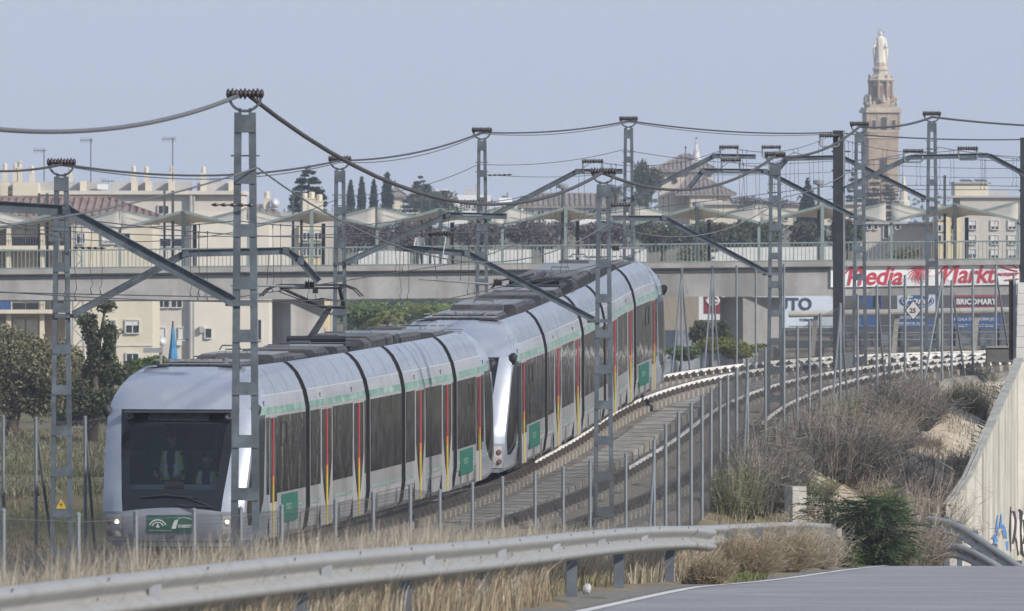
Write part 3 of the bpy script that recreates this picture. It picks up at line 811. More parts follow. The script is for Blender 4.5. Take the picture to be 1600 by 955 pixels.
# people in the first cab
M = fr1[0][0]
pose_hip = -1e9
def cab_person(x, v, zc, lean, label, seated):
    T = M @ Matrix.Translation((x, v, zc))
    # local: z=0 at hips
    J = [(0, 0, 0), (0, -.02, .22), (0, -.03, .42), (0, -.03, .52), (0, -.04, .62), (-.19, -.03, .46), (.19, -.03, .46),
         (-.27, -.10, .22), (.27, -.08, .22), (-.20+lean, -.32, .12), (.14, -.30, .10), (-.10, -.05, -.04), (.10, -.05, -.04), (-.12, -.40 if seated else -.02, -.06 if seated else -.45), (.12, -.40 if seated else -.02, -.06 if seated else -.45),
         (-.13+lean, -.40, .11), (.08, -.38, .09), (-.12, -.42 if seated else 0, -.48 if seated else -.86), (.12, -.42 if seated else 0, -.48 if seated else -.86)]
    E = [(0, 1), (1, 2), (2, 3), (3, 4), (2, 5), (2, 6), (5, 7), (6, 8), (7, 9), (8, 10), (0, 11), (0, 12), (11, 13), (12, 14), (9, 15), (10, 16), (13, 17), (14, 18)]
    R = [(.15, .11), (.16, .12), (.17, .11), .06, .055, .07, .07, .05, .05, .038, .038, .09, .09, .075, .075, .03, .03, .05, .05]
    p = skin_person('person', J, E, R, [M_dkcloth, M_skin], T, label, 'person', 'workers in the cab of the nearest tram', head=(0, -.06, .74), headr=.105, hairm=M_hair, handpts=[J[15], J[16], J[9], J[10]])
    vb = torso_patch(.04, .54, .235, .165, -.02, T); v_ = vb.build('hi_vis_vest', M_vest, p, smooth=True)
    tb = MB()
    for z0 in (.12, .26):
        tb.grid([[(.242*math.cos(a), -.02+.172*math.sin(a), z) for a in [PI*(-.5)+.2+(2*PI-.4)*j/22 for j in range(23)]] for z in (z0, z0+.05)])
    for sx in (-1, 1): tb.grid([[(sx*.10+dx, -.02-.172*math.cos(.5)*(1 if z < .45 else .85)-.012, z) for dx in (-.025, .025)] for z in (.08, .2, .32, .44, .52)])
    tb.tf(T).build('reflective_tape', M_refl, v_)
    return p
cab_person(-.22, 1.42, 1.36, -.06, 'standing worker in yellow hi-vis vest, hands before him, in the tram cab', False)
cab_person(.42, 1.38, 1.00, .02, 'seated driver in yellow vest, low behind the dashboard of the tram cab', True)
# ---------------------------------------------------------------- catenary masts, arms, cables
M_galv = mat('galvanised_steel', (.125, .15, .175), .6, .3, var=.25, scale=4, dirt_sheen=(.07, .08, .09), dscale=2.5, damt=.75)
M_galv2 = mat('galvanised_light', (.30, .32, .345), .5, .4, var=.12, scale=3)
M_ins = mat('insulator_brown', (.045, .035, .032), .35, var=.2)
M_cable = mat('feeder_cable', (.055, .05, .05), .6, .2, var=.1, scale=8)
M_cableL = mat('pale_cable', (.13, .13, .135), .5, .3, var=.1, scale=8)
M_wire = mat('thin_wire', (.07, .07, .075), .6, .3)
M_warn = mat('warning_yellow', (.52, .35, .03), .6)

def insul(mb, p, q, r=.05, n=4, mi=0):
    """ribbed insulator between two points"""
    p = Vector(p); q = Vector(q); L = (q-p).length; pr = [(r*.35, 0)]
    n = int(n*1.6)
    for k in range(n):
        a = L*(k+.08)/n; rk = r*(1+.12*math.sin(k*2.1)); pr += [(r*.58, a), (rk, a+L*.35/n), (rk*.94, a+L*.52/n), (r*.58, a+L*.8/n)]
    pr += [(r*.35, L)]
    mb.lathe(p, pr, 10, axis=(q-p)); return mb

MASTG = {'L': 'catenary masts along the far side of the tracks', 'R': 'catenary masts along the near side of the tracks'}
def mast(px, ytop, d, wt, wb, line, label, arm=None, ring=True, insu=None, sign=None, drops=(), yb=None, beam=.13, thick=1.0):
    X = PX(px, d); zb = gz(X, d)-.3; zt = PZ(ytop, d); H = zt-zb
    t = thing('catenary_mast', (X, d, zb), label, 'catenary mast', MASTG[line])
    lw = .085*thick
    # foundation
    MB().box((X, d, zb+.3), (.7, .7, .4)).build('foundation', M_kerb, t)
    for s in (-1, 1):
        m = MB(); x0 = X+s*(wb/2-lw/2); x1 = X+s*(wt/2-lw/2)
        # channel: web plus two flanges
        m.bar((x0, d, zb+.3), (x1, d, zt), .012, .16, (0, 1, 0)) if False else None
        for yy in (-.075, .075): m.bar((x0, d+yy, zb+.3), (x1, d+yy, zt), lw, .012, (0, 1, 0))
        m.bar((x0+s*(lw/2-.006), d, zb+.3), (x1+s*(lw/2-.006), d, zt), .012, .14, (0, 1, 0))
        m.build('leg', M_galv, t)
    n = max(6, int(H/.72)); first = None
    for k in range(n+1):
        f = .04+.94*k/n if k < n else .982
        z = zb+H*f; w = wb+(wt-wb)*f-.002
        hh = .17 if k < n else .24
        for yy in (-.0915, .0915): MB().box((X, d+yy, z), (w, .014, hh)).build('batten_plate', M_galv, t)
    if ring:
        r = .205; c = Vector((X, d, zt+r+.02)); pts = [c+Vector((math.cos(a)*r*1.05, 0, math.sin(a)*r)) for a in [PI*(.96+1.08*k/16) for k in range(17)]]
        m = MB(); m.tube(pts, .020, 6); m.tube([(X-.07, d, zt), (X-.07, d, zt+.06)], .02); m.tube([(X+.07, d, zt), (X+.07, d, zt+.06)], .02)
        m.build('ring_bracket', M_galv, t)
        m = MB(); insul(m, c+Vector((-r*1.25, 0, .03)), c+Vector((r*1.25, 0, .03)), .075, 6); m.build('insulator', M_ins, t, smooth=True)
    for fz in (.93, .90): MB().bar((X-wt/2-.05, d, zb+H*fz), (X+wt/2+.05, d, zb+H*fz), .02, .02).build('bolt', M_galv, t)
    if arm:
        pts = [P(a, b, d-.16) for a, b in arm]
        m = MB(); m.hbeam(pts, .11, beam, (0, 0, 1)); 
        for p in pts[1:-1]: m.box(p, (.11, .11, beam))
        m.build('cantilever_arm', M_galv, t)
        p = pts[0]; MB().box((X+(p.x-X)*.55, d-.1, p.z-.02), (abs(p.x-X)*1.2+.2, .05, .07)).build('arm_bracket', M_galv, t)
    if insu:
        for (ix, iy) in insu:
            p = P(ix, iy, d-.16); w = .24; m = MB()
            m.tube([p+Vector((-w, 0, 0)), p+Vector((-w, 0, -.24)), p+Vector((-w+.05, 0, -.29)), p+Vector((w-.05, 0, -.29)), p+Vector((w, 0, -.24)), p+Vector((w, 0, 0))], .027)
            b = m.build('insulator_bracket', M_galv2, t)
            m = MB(); insul(m, p+Vector((-w-.03, 0, 0)), p+Vector((w+.03, 0, 0)), .06, 5); m.build('insulator', M_ins, b, smooth=True)
    if sign:
        z = PZ(sign, d); s_ = .095
        sm = MB().extr([(X-s_, d-.11, z-s_*.8), (X+s_, d-.11, z-s_*.8), (X, d-.11, z+s_)], (0, .006, 0)).build('warning_sign', M_warn, t)
        q = MB(); q.extr([(X+.012, d-.116, z+.045), (X-.032, d-.116, z-.01), (X+.002, d-.116, z-.01), (X-.012, d-.116, z-.062), (X+.032, d-.116, z+.002), (X, d-.116, z+.002)], (0, .003, 0)); q.build('lightning_symbol', M_txtk, sm)
    return t, X, zt
mA = mast(383, 176, 130, .29, .43, 'R', 'tall near lattice mast in front of the nearest tram front corner', [(366, 472), (104, 329), (-60, 319)], insu=None, thick=1.15, beam=.15)
mB = mast(96, 276, 169, .25, .43, 'L', 'lattice mast left of the nearest tram with yellow warning triangle', [(114, 492), (290, 396), (447, 392), (470, 408), (498, 440)], insu=None, sign=788)
mG = mast(943, 288, 188, .27, .42, 'R', 'lattice mast between fence and right track, crossing the second tram', [(928, 500), (730, 396), (618, 387)], insu=None, sign=None)
mH = mast(1211, 258, 230, .27, .42, 'R', 'lattice mast by the fence with warning triangle, right of the second tram', [(1200, 427), (1038, 341), (957, 341)], insu=[(968, 320)], sign=664)
mI = mast(1343, 209, 250, .25, .42, 'R', 'lattice mast just right of the dark steel column', [(1334, 338), (1196, 268), (1098, 267), (1076, 294)], insu=[(1142, 250)])
mJ = mast(1456, 192, 264, .25, .42, 'R', 'tallest-reaching lattice mast in front of the red lettered banner', [(1446, 310), (1316, 246), (1230, 248), (1217, 264)], insu=[(1205, 230)])
mC = mast(531, 266, 213, .24, .40, 'L', 'lattice mast rising behind the raised pantograph', [(540, 411), (700, 336), (792, 338)], insu=[(738, 316)])
mD = mast(753, 219, 240, .23, .40, 'L', 'lattice mast behind the roof of the second tram front', [(760, 342), (902, 268), (973, 268)], insu=[(926, 252)])
mE = mast(982, 200, 262, .25, .42, 'L', 'lattice mast behind the tail of the second tram', [(990, 309), (1116, 244), (1181, 245)], insu=[(1139, 230)])

M_dkcol = mat('dark_steel_column', (.035, .042, .048), .6, .3, var=.2, scale=3)
def hcol(px, ytop, d, w, label, arm=None, insu=None):
    X = PX(px, d); zb = gz(X, d)-.2; zt = PZ(ytop, d)
    t = thing('steel_column', (X, d, zb), label, 'steel column', 'dark H section columns of the overhead line')
    m = MB(); m.box((X-w*.1, d-.1, (zb+zt)/2), (w, .02, zt-zb)); m.box((X-w*.1, d+.1, (zb+zt)/2), (w, .02, zt-zb)); m.box((X-w*.1, d, (zb+zt)/2), (.02, .18, zt-zb))
    m.build('shaft', M_dkcol, t)
    MB().box((X+w*.5, d, (zb+zt)/2), (.05, .2, zt-zb)).build('side_flange', M_galv2, t)
    MB().box((X, d, zb+.3), (.7, .7, .5)).build('foundation', M_kerb, t)
    for z in (1.0, 1.9, 2.7, 4.4): MB().box((X+w*.2, d, zt-z*.55), (w*1.9, .06, .04)).build('clamp', M_wire, t)
    if arm:
        pts = [P(a, b, d-.16) for a, b in arm]; m = MB(); m.hbeam(pts, .11, .13); m.build('cantilever_arm', M_galv, t)
    if insu:
        for ix, iy in insu:
            p = P(ix, iy, d-.16); w2 = .24; m = MB()
            m.tube([p+Vector((-w2, 0, 0)), p+Vector((-w2, 0, -.24)), p+Vector((-w2+.05, 0, -.29)), p+Vector((w2-.05, 0, -.29)), p+Vector((w2, 0, -.24)), p+Vector((w2, 0, 0))], .027)
            b = m.build('insulator_bracket', M_galv2, t)
            m = MB(); insul(m, p+Vector((-w2-.03, 0, 0)), p+Vector((w2+.03, 0, 0)), .06, 5); m.build('insulator', M_ins, b, smooth=True)
hcol(1311, 204, 251, .26, 'dark H section steel column beside the red lettered banner', [(1322, 294), (1422, 246), (1545, 243), (1604, 274)], [(1427, 236), (1512, 232), (1296, 212)])
hcol(1603, 215, 268, .26, 'dark H section steel column at the right edge of the view')
# junction cabinet on the column
t = thing('junction_box', P(1318, 640, 250), 'grey junction cabinet on a post at the foot of the dark steel column', 'junction box')
p = P(1320, 575, 249.6); MB().box(p, (.40, .25, .78)).build('cabinet', M_galv2, t); MB().box(p+Vector((0, -.13, 0)), (.34, .012, .7)).build('cabinet_door', mat('cabinet_grey', (.22, .24, .26), .6), t)
MB().tube([p+Vector((0, 0, -.38)), (p.x, p.y, gz(p.x, p.y)-.1)], .05).build('post', M_galv, t)

def run(name, label, pts, sags, r, m, cat='cable', group='overhead cables strung between the masts'):
    W = [P(*p) for p in pts]; out = []
    for i in range(len(W)-1):
        sg = sag(W[i], W[i+1], sags[i], 18); out += sg if i == 0 else sg[1:]
    mb = MB(); mb.tube(out, r, 6)
    return mb.build(name, m, smooth=True, label=label, cat=cat, group=group)
o = run('feeder_cable', 'thickest feeder cable, sagging from the near mast across the picture', [(-120, 186, 98), (372, 150, 130)], [.28], .030, M_cableL)
o['label'] = 'thick pale feeder cable from the left edge up to the near mast top'
o = run('feeder_cable', 'thick dark feeder cable sagging right from the near mast top', [(390, 150, 130), (941, 270, 188), (1211, 244, 230), (1343, 198, 250), (1457, 183, 264), (1660, 198, 286)], [1.0, .55, .26, .12, .05], .032, M_cable)
run('feeder_cable', 'thinner feeder cable along the tops of the far side masts', [(-80, 260, 160), (98, 257, 169), (531, 251, 213), (753, 207, 240), (983, 189, 262), (1300, 207, 280), (1660, 216, 296)], [.1, .26, .17, .12, .14, .12], .023, M_cable)
run('feeder_cable', 'feeder cable paired with the far side one, just under it', [(98, 259, 169), (531, 254, 213), (753, 209, 240), (983, 191, 262), (1300, 209, 280)], [.30, .22, .16, .18], .012, M_cableL)
run('return_wire', 'slack wire from the flank of the near mast to the near side masts', [(-60, 362, 100), (402, 262, 130), (950, 350, 188), (1225, 308, 230), (1355, 250, 250), (1466, 230, 264), (1660, 246, 286)], [.1, 1.0, .55, .15, .1, .1], .012, M_cableL)
run('return_wire', 'thin wire along the flanks of the far side masts', [(-40, 330, 160), (100, 372, 169), (538, 306, 213), (747, 257, 240), (974, 234, 262), (1296, 252, 282), (1660, 262, 296)], [.05, .4, .2, .15, .2, .1], .009, M_wire)
run('return_wire', 'thin wire from the far mast flank to the steel column', [(760, 273, 240), (985, 268, 262), (1311, 268, 282), (1660, 276, 296)], [.1, .1, .1], .008, M_wire)

def catenary(label, pts, h, mes, nd=4):
    """messenger wire through the insulators, level contact wire below, droppers between; pts px,py,d of the supports; h contact height under them"""
    W = [P(*p) for p in pts]; t = thing('overhead_line', (W[0].x, W[0].y, W[0].z), label, 'overhead line', 'contact lines over the two tracks')
    out = []; mb = MB(); co = []
    for i in range(len(W)-1):
        sg = sag(W[i], W[i+1], mes, 16); out += sg if i == 0 else sg[1:]
    mb.tube(out, .0095, 5).build('messenger_wire', M_wire, t)
    C = [w-Vector((0, 0, hh)) for w, hh in zip(W, h)]
    MB().tube(C, .010, 5).build('contact_wire', M_wire, t)
    for i in range(len(W)-1):
        sg = sag(W[i], W[i+1], mes, nd*2)
        for k in range(nd):
            f = (k+.5)/nd; a = sg[2*k+1]; b = C[i].lerp(C[i+1], f)
            m = MB()
            for dx in (-.0, .22):
                aa = a+Vector((dx*.6, dx*2.0, 0)); bb = b+Vector((dx*.6, dx*2.0, 0)); mid = aa.lerp(bb, .6)+Vector((random.uniform(-.03, .03), 0, 0))
                m.tube([aa+Vector((0, 0, .015)), aa.lerp(bb, .08), mid, bb+Vector((.015, 0, .16)), bb+Vector((-.02, 0, .09)), bb], [.012, .005, .005, .005, .005, .012], 4)
            m.build('dropper', M_wire, t)
    return t
zc = lambda px, py, d, tr: 0
catenary('contact line with droppers over the left track, above both trams', [(-330, 300, 135), (370, 345, 169), (738, 316, 213), (926, 252, 240), (1139, 230, 262), (1298, 212, 276), (1510, 232, 287), (1700, 238, 296)],
         [1.35, 1.35, 1.3, 1.35, 1.4, 1.45, 1.1, 1.1], .28)
catenary('contact line with droppers over the empty right track', [(-500, 290, 100), (-20, 320, 130), (690, 362, 188), (968, 321, 230), (1142, 251, 250), (1240, 238, 262), (1427, 236, 274), (1700, 240, 288)],
         [1.3, 1.3, 1.35, 1.3, 1.35, 1.4, 1.1, 1.1], .25)
run('return_wire', 'slack wire crossing low from the left edge to the pantograph', [(-40, 453, 150), (430, 472, 172), (640, 478, 195), (930, 420, 225)], [.05, .05, .1], .010, M_wire)
run('return_wire', 'straight wire level with the bridge parapet at left', [(-40, 352, 150), (530, 366, 200), (935, 330, 240)], [.1, .1], .009, M_wire)
# steady arms: registration tubes near G and B
def steady(d, a, b, ins, label):
    t = thing('registration_arm', P(a[0], a[1], d), label, 'registration arm', 'tubes holding the contact wire sideways')
    MB().tube([P(*a, d), P(*b, d)], .022).build('tube', M_galv2, t)
    m = MB(); q = P(*ins, d); insul(m, q-Vector((.09, 0, 0)), q+Vector((.09, 0, 0)), .08, 3); m.build('insulator', M_ins, t)
    MB().tube([P((a[0]+b[0])/2, a[1]-48, d), P((a[0]+b[0])/2-3, (a[1]+b[1])/2, d)], .007).build('hanger', M_wire, t)
steady(187, (654, 436), (790, 446), (778, 441), 'registration tube under the arm above the tram roofs')
steady(169, (360, 446), (480, 448), (484, 445), 'registration tube at the end of the left mast arm, beside the pantograph')
steady(229, (958, 388), (1005, 388), (962, 388), 'registration tube left of the mast by the second tram')
# hanging insulator of the middle arm
t = thing('hanging_insulator', P(688, 365, 187.5), 'ribbed brown insulator with hanging rods above the second tram', 'insulator')
m = MB(); insul(m, P(668, 365, 187.5), P(706, 365, 187.5), .06, 6); m.build('insulator', M_ins, t)
MB().tube([P(672, 366, 187.5), P(683, 436, 187.3)], .008).build('rod', M_wire, t); MB().tube([P(697, 366, 187.5), P(689, 418, 187.3)], .014).build('rod', M_galv2, t)
# fibre anchor chains
for (a, b, d, lb) in (((398, 321), (330, 320), 129.8, 'chain of clamps on the stay wire at the near mast'), ((115, 387), (165, 388), 168.8, 'chain of clamps on the stay wire at the left mast'), ((762, 274), (800, 273), 239.8, 'chain of clamps on the stay wire at the mast behind the tram roof')):
    m = MB(); p = P(*a, d); q = P(*b, d)
    m.tube([p, q], .012)
    for k in range(5):
        c = p.lerp(q, (k+.5)/5); m.lathe(c-Vector((.05, 0, 0)), [(.008, 0), (.024, .03), (.024, .06), (.008, .1)], 8, axis=(1, 0, 0))
    m.build('wire_clamps', M_ins, label=lb, cat='wire clamp')
# ---------------------------------------------------------------- fences
M_post = mat('fence_post', (.20, .225, .25), .5, .35, var=.1, scale=4)
M_mesh = mat('chain_link', (.15, .15, .15), .6, .3, var=.1)
def s_for_px(px, off, lo=100, hi=None):
    ss_ = np.arange(lo, hi or TS[-1]-2, .25); best = None
    for s in ss_:
        p = TP(s, off); x = 800+p.x/p.y*F
        if x >= px: return s
    return ss_[-1]
def fence(label, posts, group=None, r=.030, step=.075, braces=(), meshtop=True, th=.0030):
    """posts: list of (point at ground, top z)"""
    t = thing('mesh_fence', posts[0][0], label, 'fence', group)
    for p, z in posts:
        MB().tube([(p.x, p.y, p.z-.2), (p.x, p.y, z)], r, 8).lathe((p.x, p.y, z), [(r*1.15, 0), (r*1.15, .02), (.01, .045)], 8).build('post', M_post, t, smooth=False)
    for (i, dx) in braces:
        p, z = posts[i]; q = posts[i+dx][0] if 0 <= i+dx < len(posts) else p
        L = (z-p.z); e = (q-p); e.z = 0; e = e.normalized()*min(L*.55, 1.6)
        b = p+e; MB().tube([(p.x, p.y, z-.15), (b.x, b.y, gz(b.x, b.y)-.1)], r*.85, 6).build('brace', M_post, t)
    for (p, z), (q, z2) in zip(posts[:-1], posts[1:]):
        A = Vector((p.x, p.y, p.z)); Bv = Vector((q.x, q.y, q.z)); W = math.hypot(q.x-p.x, q.y-p.y)
        if W > 8 or W < .15: continue
        h0 = z-p.z-.03; h1 = z2-q.z-.03; Hh = max(h0, h1)
        mb = MB(); n = Vector((0, 0, 1)).cross((Bv-A)).normalized()*.0
        def pt(u, v):
            f = u/W; hh = h0+(h1-h0)*f; base = A.lerp(Bv, f); return base+Vector((0, 0, min(v, hh)))
        for sgn in (1, -1):
            c = -Hh if sgn > 0 else 0.0
            cmax = W if sgn > 0 else W+Hh
            while c < cmax:
                # line u = c + sgn*v
                if sgn > 0: v0 = max(0, -c); v1 = min(Hh, W-c)
                else: v0 = max(0, c-W); v1 = min(Hh, c)
                if v1-v0 > .03:
                    u0 = c+sgn*v0; u1 = c+sgn*v1
                    a = pt(u0, v0); b = pt(u1, v1); d_ = (b-a)
                    if d_.length > .02:
                        U_ = Vector(((Bv-A).x/W, (Bv-A).y/W, 0)); N_ = Vector((U_.y, -U_.x, 0)); e = d_.cross(N_).normalized()*th*.5; n2 = N_*th*.5
                        mb.add([a-e, a+e, b+e, b-e], [(0, 1, 2, 3)]); mb.add([a-n2, a+n2, b+n2, b-n2], [(0, 1, 2, 3)])
                c += step*1.41
        for vv in (.02, .5, .985):
            a = A+Vector((0, 0, h0*vv)); b = Bv+Vector((0, 0, h1*vv)); mb.bar(a, b, .004, .006)
        mb.build('chain_link_panel', M_mesh, t)
    return t
def gpt(x, y): return Vector((x, y, gz(x, y)))
# fence 1: low dark posts at the left and up the near side of the right track
ps = []
for px, yt, d in ((-70, 806, 106), (5, 800, 109), (122, 806, 115), (212, 803, 120), (303, 799, 125), (376, 797, 130), (440, 793, 135), (524, 784, 141), (583, 772, 146), (641, 760, 151), (687, 768, 155), (738, 757, 159), (785, 748, 163.5), (836, 740, 168), (880, 732, 172.5), (922, 722, 177), (978, 711, 182.5), (1022, 703, 187)):
    X = PX(px, d); ps.append((gpt(X, d), PZ(yt, d)))
fence('low mesh fence on grey posts behind the guardrail, left and centre', ps, braces=((17, -1),), th=.0030)
ps = []
for px, yt, d in ((1022, 690, 188), (1040, 665, 190), (1060, 646, 193), (1080, 632, 196), (1097, 620, 199), (1111, 608, 202), (1125, 597, 205), (1137, 589, 208), (1151, 577, 211), (1168, 562, 214.5)):
    X = PX(px, d); ps.append((gpt(X, d), PZ(yt, d)))
fence('tall closely posted mesh fence rising right, in front of the tracks', ps, braces=((9, 1), (9, -1)), r=.036)
ps = []
for px, yt, d in ((1168, 562, 216), (1196, 545, 219.5), (1225, 524, 223), (1246, 513, 226), (1265, 503, 229), (1282, 492, 232), (1313, 476, 235), (1340, 462, 238), (1370, 448, 240.5), (1390, 440, 242.5), (1414, 432, 244.5)):
    X = PX(px, d); ps.append((gpt(X, d), PZ(yt, d)))
fence('mesh fence above the scrub slope, left of the yellow square sign', ps, braces=((6, 1), (6, -1), (8, 1), (10, 1)), r=.034)
ps = []
for px, yt, d in ((1414, 432, 244.7), (1440, 430, 246), (1472, 426, 247.5), (1487, 440, 249), (1520, 421, 251), (1556, 415, 253.5), (1584, 428, 255)):
    X = PX(px, d); ps.append((gpt(X, d), PZ(yt, d)))
fence('mesh fence at far right below the red lettered banner', ps, braces=((2, -1), (3, 1), (5, 1)), r=.034)
ps = []
for px, yt, d in ((-60, 655, 178), (5, 652, 180), (56, 655, 183), (133, 653, 187), (190, 640, 192)):
    X = PX(px, d); ps.append((gpt(X, d), PZ(yt, d)))
fence('mesh fence beyond the tracks at left, beside the nearest tram', ps, braces=((2, 1), (3, 1)), r=.034)
ps = []
for px, yt, d in ((1030, 432, 262), (1065, 420, 264), (1113, 418, 267), (1151, 417, 270), (1181, 417, 273), (1225, 414, 277)):
    X = PX(px, d); ps.append((gpt(X, d), PZ(yt, d)))
fence('mesh fence behind the curve, in front of the bridge pier', ps, braces=((1, 1), (1, -1), (2, 1), (2, -1)), r=.032)
# ---------------------------------------------------------------- bridge with canopies
M_conc = mat('bridge_concrete', (.37, .365, .355), .9, var=.16, scale=.8, dirt_sheen=(.20, .19, .175), dscale=.9, damt=.75, streak=True, bump=.2, bscale=3)
M_conc2 = mat('bridge_cornice', (.36, .35, .33), .9, var=.15, scale=2, dirt_sheen=(.18, .17, .15), dscale=1, damt=.7)
M_greenst = mat('grey_green_steel', (.20, .25, .24), .6, var=.15, scale=2)
M_greend = mat('dark_green_steel', (.045, .065, .065), .6, var=.15, scale=2)
M_sail = mat('sail_cloth', (.70, .66, .56), .85, var=.05, scale=1)
nt = M_sail.node_tree; _b = nt.nodes['Principled BSDF']; _t = nt.nodes.new('ShaderNodeBsdfTranslucent'); _t.inputs[0].default_value = (.62, .56, .44, 1); _m = nt.nodes.new('ShaderNodeMixShader'); _m.inputs[0].default_value = .38
nt.links.new(_b.outputs[0], _m.inputs[1]); nt.links.new(_t.outputs[0], _m.inputs[2]); nt.links.new(_m.outputs[0], nt.nodes['Material Output'].inputs[0])
def yb(px): return 424-15.5*px/1600          # top edge of the deck
BD = 480.0
def deck(): pass
bt = thing('road_bridge', P(560, 560, BD+4), 'long grey concrete bridge with green railings across the whole view', 'bridge')
def slab_px(x0, x1, ya, yb_, d0, d1, m, nm, par):
    a = P(x0, ya(x0), d0); b = P(x1, ya(x1), d0); a2 = P(x0, yb_(x0), d0); b2 = P(x1, yb_(x1), d0)
    mb = MB(); dd = Vector((0, d1-d0, 0)); mb.extr([a2, b2, b, a], dd); return mb.build(nm, m, par)
yl = lambda px: 470.5-10*px/1600
for k in range(4):
    x0 = -200+k*520; slab_px(x0, x0+519.4, lambda x: yb(x)+5, yl, BD, BD+11, M_conc, 'girder', bt)
slab_px(-200, 1880, lambda x: yb(x)-3, lambda x: yb(x)+5, BD-.35, BD+11.3, M_conc2, 'cornice', bt)
slab_px(-200, 1880, lambda x: yb(x)+8, lambda x: yb(x)+9.5, BD-.06, BD-.001, mat('dark_joint', (.1, .1, .09), .9), 'drip_ledge', bt)
MB().tube([P(-200, yb(-200)+10.5, BD-.1), P(1880, yb(1880)+10.5, BD-.1)], .03).build('conduit', M_galv2, bt)
for (x, yb_, wpx) in ((466, 560, 74), (1172, 556, 84)):
    p = P(x, yb_, BD+1.6); mb = MB(); zt = PZ(465, BD); mb.box((p.x, p.y, (p.z-3+zt)/2), (wpx/31.2*.80, wpx/31.2*.86, zt-p.z+3), rz=.50)
    mb.build('pier', M_conc, bt)
# railings
def railing(d, nm_label, m, m2, top=32):
    t = thing('bridge_railing', P(800, 410, d), nm_label, 'railing', 'railings along the bridge')
    MB().tube([P(-200, yb(-200)-top, d), P(1880, yb(1880)-top, d)], .045, 6).build('handrail', m, t)
    MB().tube([P(-200, yb(-200)-4.5, d), P(1880, yb(1880)-4.5, d)], .03, 6).build('bottom_rail', m, t)
    x = -200.0
    while x < 1880:
        mb = MB(); n = 13; w = 80
        for k in range(n):
            xx = x+w*k/n; th = .055 if k == 0 else .035
            a = P(xx, yb(xx)-top, d); b = P(xx, yb(xx)-3, d); mb.bar(a, b, th, .04, (0, 1, 0))
        mb.build('baluster_panel', m2, t); x += w
railing(BD+.2, 'grey green railing along the near edge of the bridge', M_greenst, M_greenst)
railing(BD+10.6, 'paler railing along the far edge of the bridge', M_greenst, mat('pale_railing', (.42, .44, .43), .6))
# white backing wall panels seen through the railing
t = thing('parapet_wall', P(640, 410, BD+24), 'white low wall seen through the bridge railing', 'wall')
for (a, b) in ((560, 640), (655, 700), (850, 1010), (1085, 1300), (760, 830)):
    slab_px(a, b, lambda x: yb(x)-26, lambda x: yb(x)+4, BD+24, BD+24.3, mat('white_wall', (.62, .62, .60), .8, var=.1), 'wall_panel', t)
# canopies : folded sails
peaks = [-115, 90, 286, 487, 688, 884, 1089, 1285, 1492, 1690]
yhi = lambda x: 333-14.5*x/1600; ylo = lambda x: 360-15*x/1600
DC = BD+2.2
for k in range(len(peaks)-1):
    xm = (peaks[k]+peaks[k+1])/2
t_lab = ['first', 'second']
for k, xp in enumerate(peaks):
    x0 = xp-100; x1 = xp+100; 
    g = thing('shade_canopy', P(xp, yb(xp)-2, DC), ['folded cream shade sail at the far left end of the bridge', 'cream shade sail in front of the tiled roof eaves', 'cream shade sail just right of the tiled roof', 'cream shade sail right of the tallest near mast', 'cream shade sail below the cypress trees', 'cream shade sail above the second tram roof', 'cream shade sail in front of the church', 'cream shade sail left of the dark steel column', 'cream shade sail in front of the pale flats at right', 'cream shade sail at the far right end of the bridge'][k], 'shade sail', 'shade sails on the bridge')
    lo0 = P(x0+1, ylo(x0), DC); lo1 = P(x1-1, ylo(x1), DC); hi = P(xp, yhi(xp), DC)
    bk = 6.5; lift = .10
    b0 = P(x0+1, yhi(x0)-3, DC+bk); b1 = P(x1-1, yhi(x1)-3, DC+bk); bm = P(xp, ylo(xp)-6, DC+bk)
    mb = MB()
    for (A, Bq, C, D) in ((lo0, hi, bm, b0), (hi, lo1, b1, bm)):
        rows = []
        for i in range(9):
            v = i/8; a = A.lerp(D, v); b = Bq.lerp(C, v)
            r = [a.lerp(b, j/8)-Vector((0, 0, .16*4*(j/8)*(1-j/8)*4*v*(1-v)+.05*math.sin(PI*j/8))) for j in range(9)]
            rows.append(r)
        mb.grid(rows)
    so_ = mb.build('sail', M_sail, g, smooth=True); md = so_.modifiers.new('t', 'SOLIDIFY'); md.thickness = .03
    for (a, b) in ((lo0, hi), (hi, lo1)): MB().bar(a, b, .10, .13).build('edge_beam', M_greenst, g)
    MB().bar(b0, bm, .08, .1).build('edge_beam', M_greenst, g); MB().bar(bm, b1, .08, .1).build('edge_beam', M_greenst, g)
    zd = PZ(yb(xp), DC)
    MB().bar((hi.x, hi.y, zd), hi, .17, .17, (0, 1, 0)).build('post', M_greenst if k % 2 else M_greend, g)
    MB().bar((lo0.x, lo0.y+.25, zd), lo0+Vector((0, .25, 0)), .15, .15, (0, 1, 0)).build('post', M_greenst, g)
    MB().bar((bm.x+.6, bm.y, zd), bm+Vector((.6, 0, 0)), .19, .19, (0, 1, 0)).build('post', M_greend, g)
    if k in (1, 2, 3, 4, 8): 
        hp = P(xp-16, 306-4*k, DC+3); MB().bar((hp.x, hp.y, zd), hp, .13, .13, (0, 1, 0)).build('tall_post', M_greend, g)
        hp = P(xp-29, 306-4*k, DC+3); MB().bar((hp.x, hp.y, zd), hp, .11, .11, (0, 1, 0)).build('tall_post', M_greend, g)
    MB().bar(hi, hi+(Vector((0, 3.0, -1.2))), .08, .1).build('strut', M_greend, g)
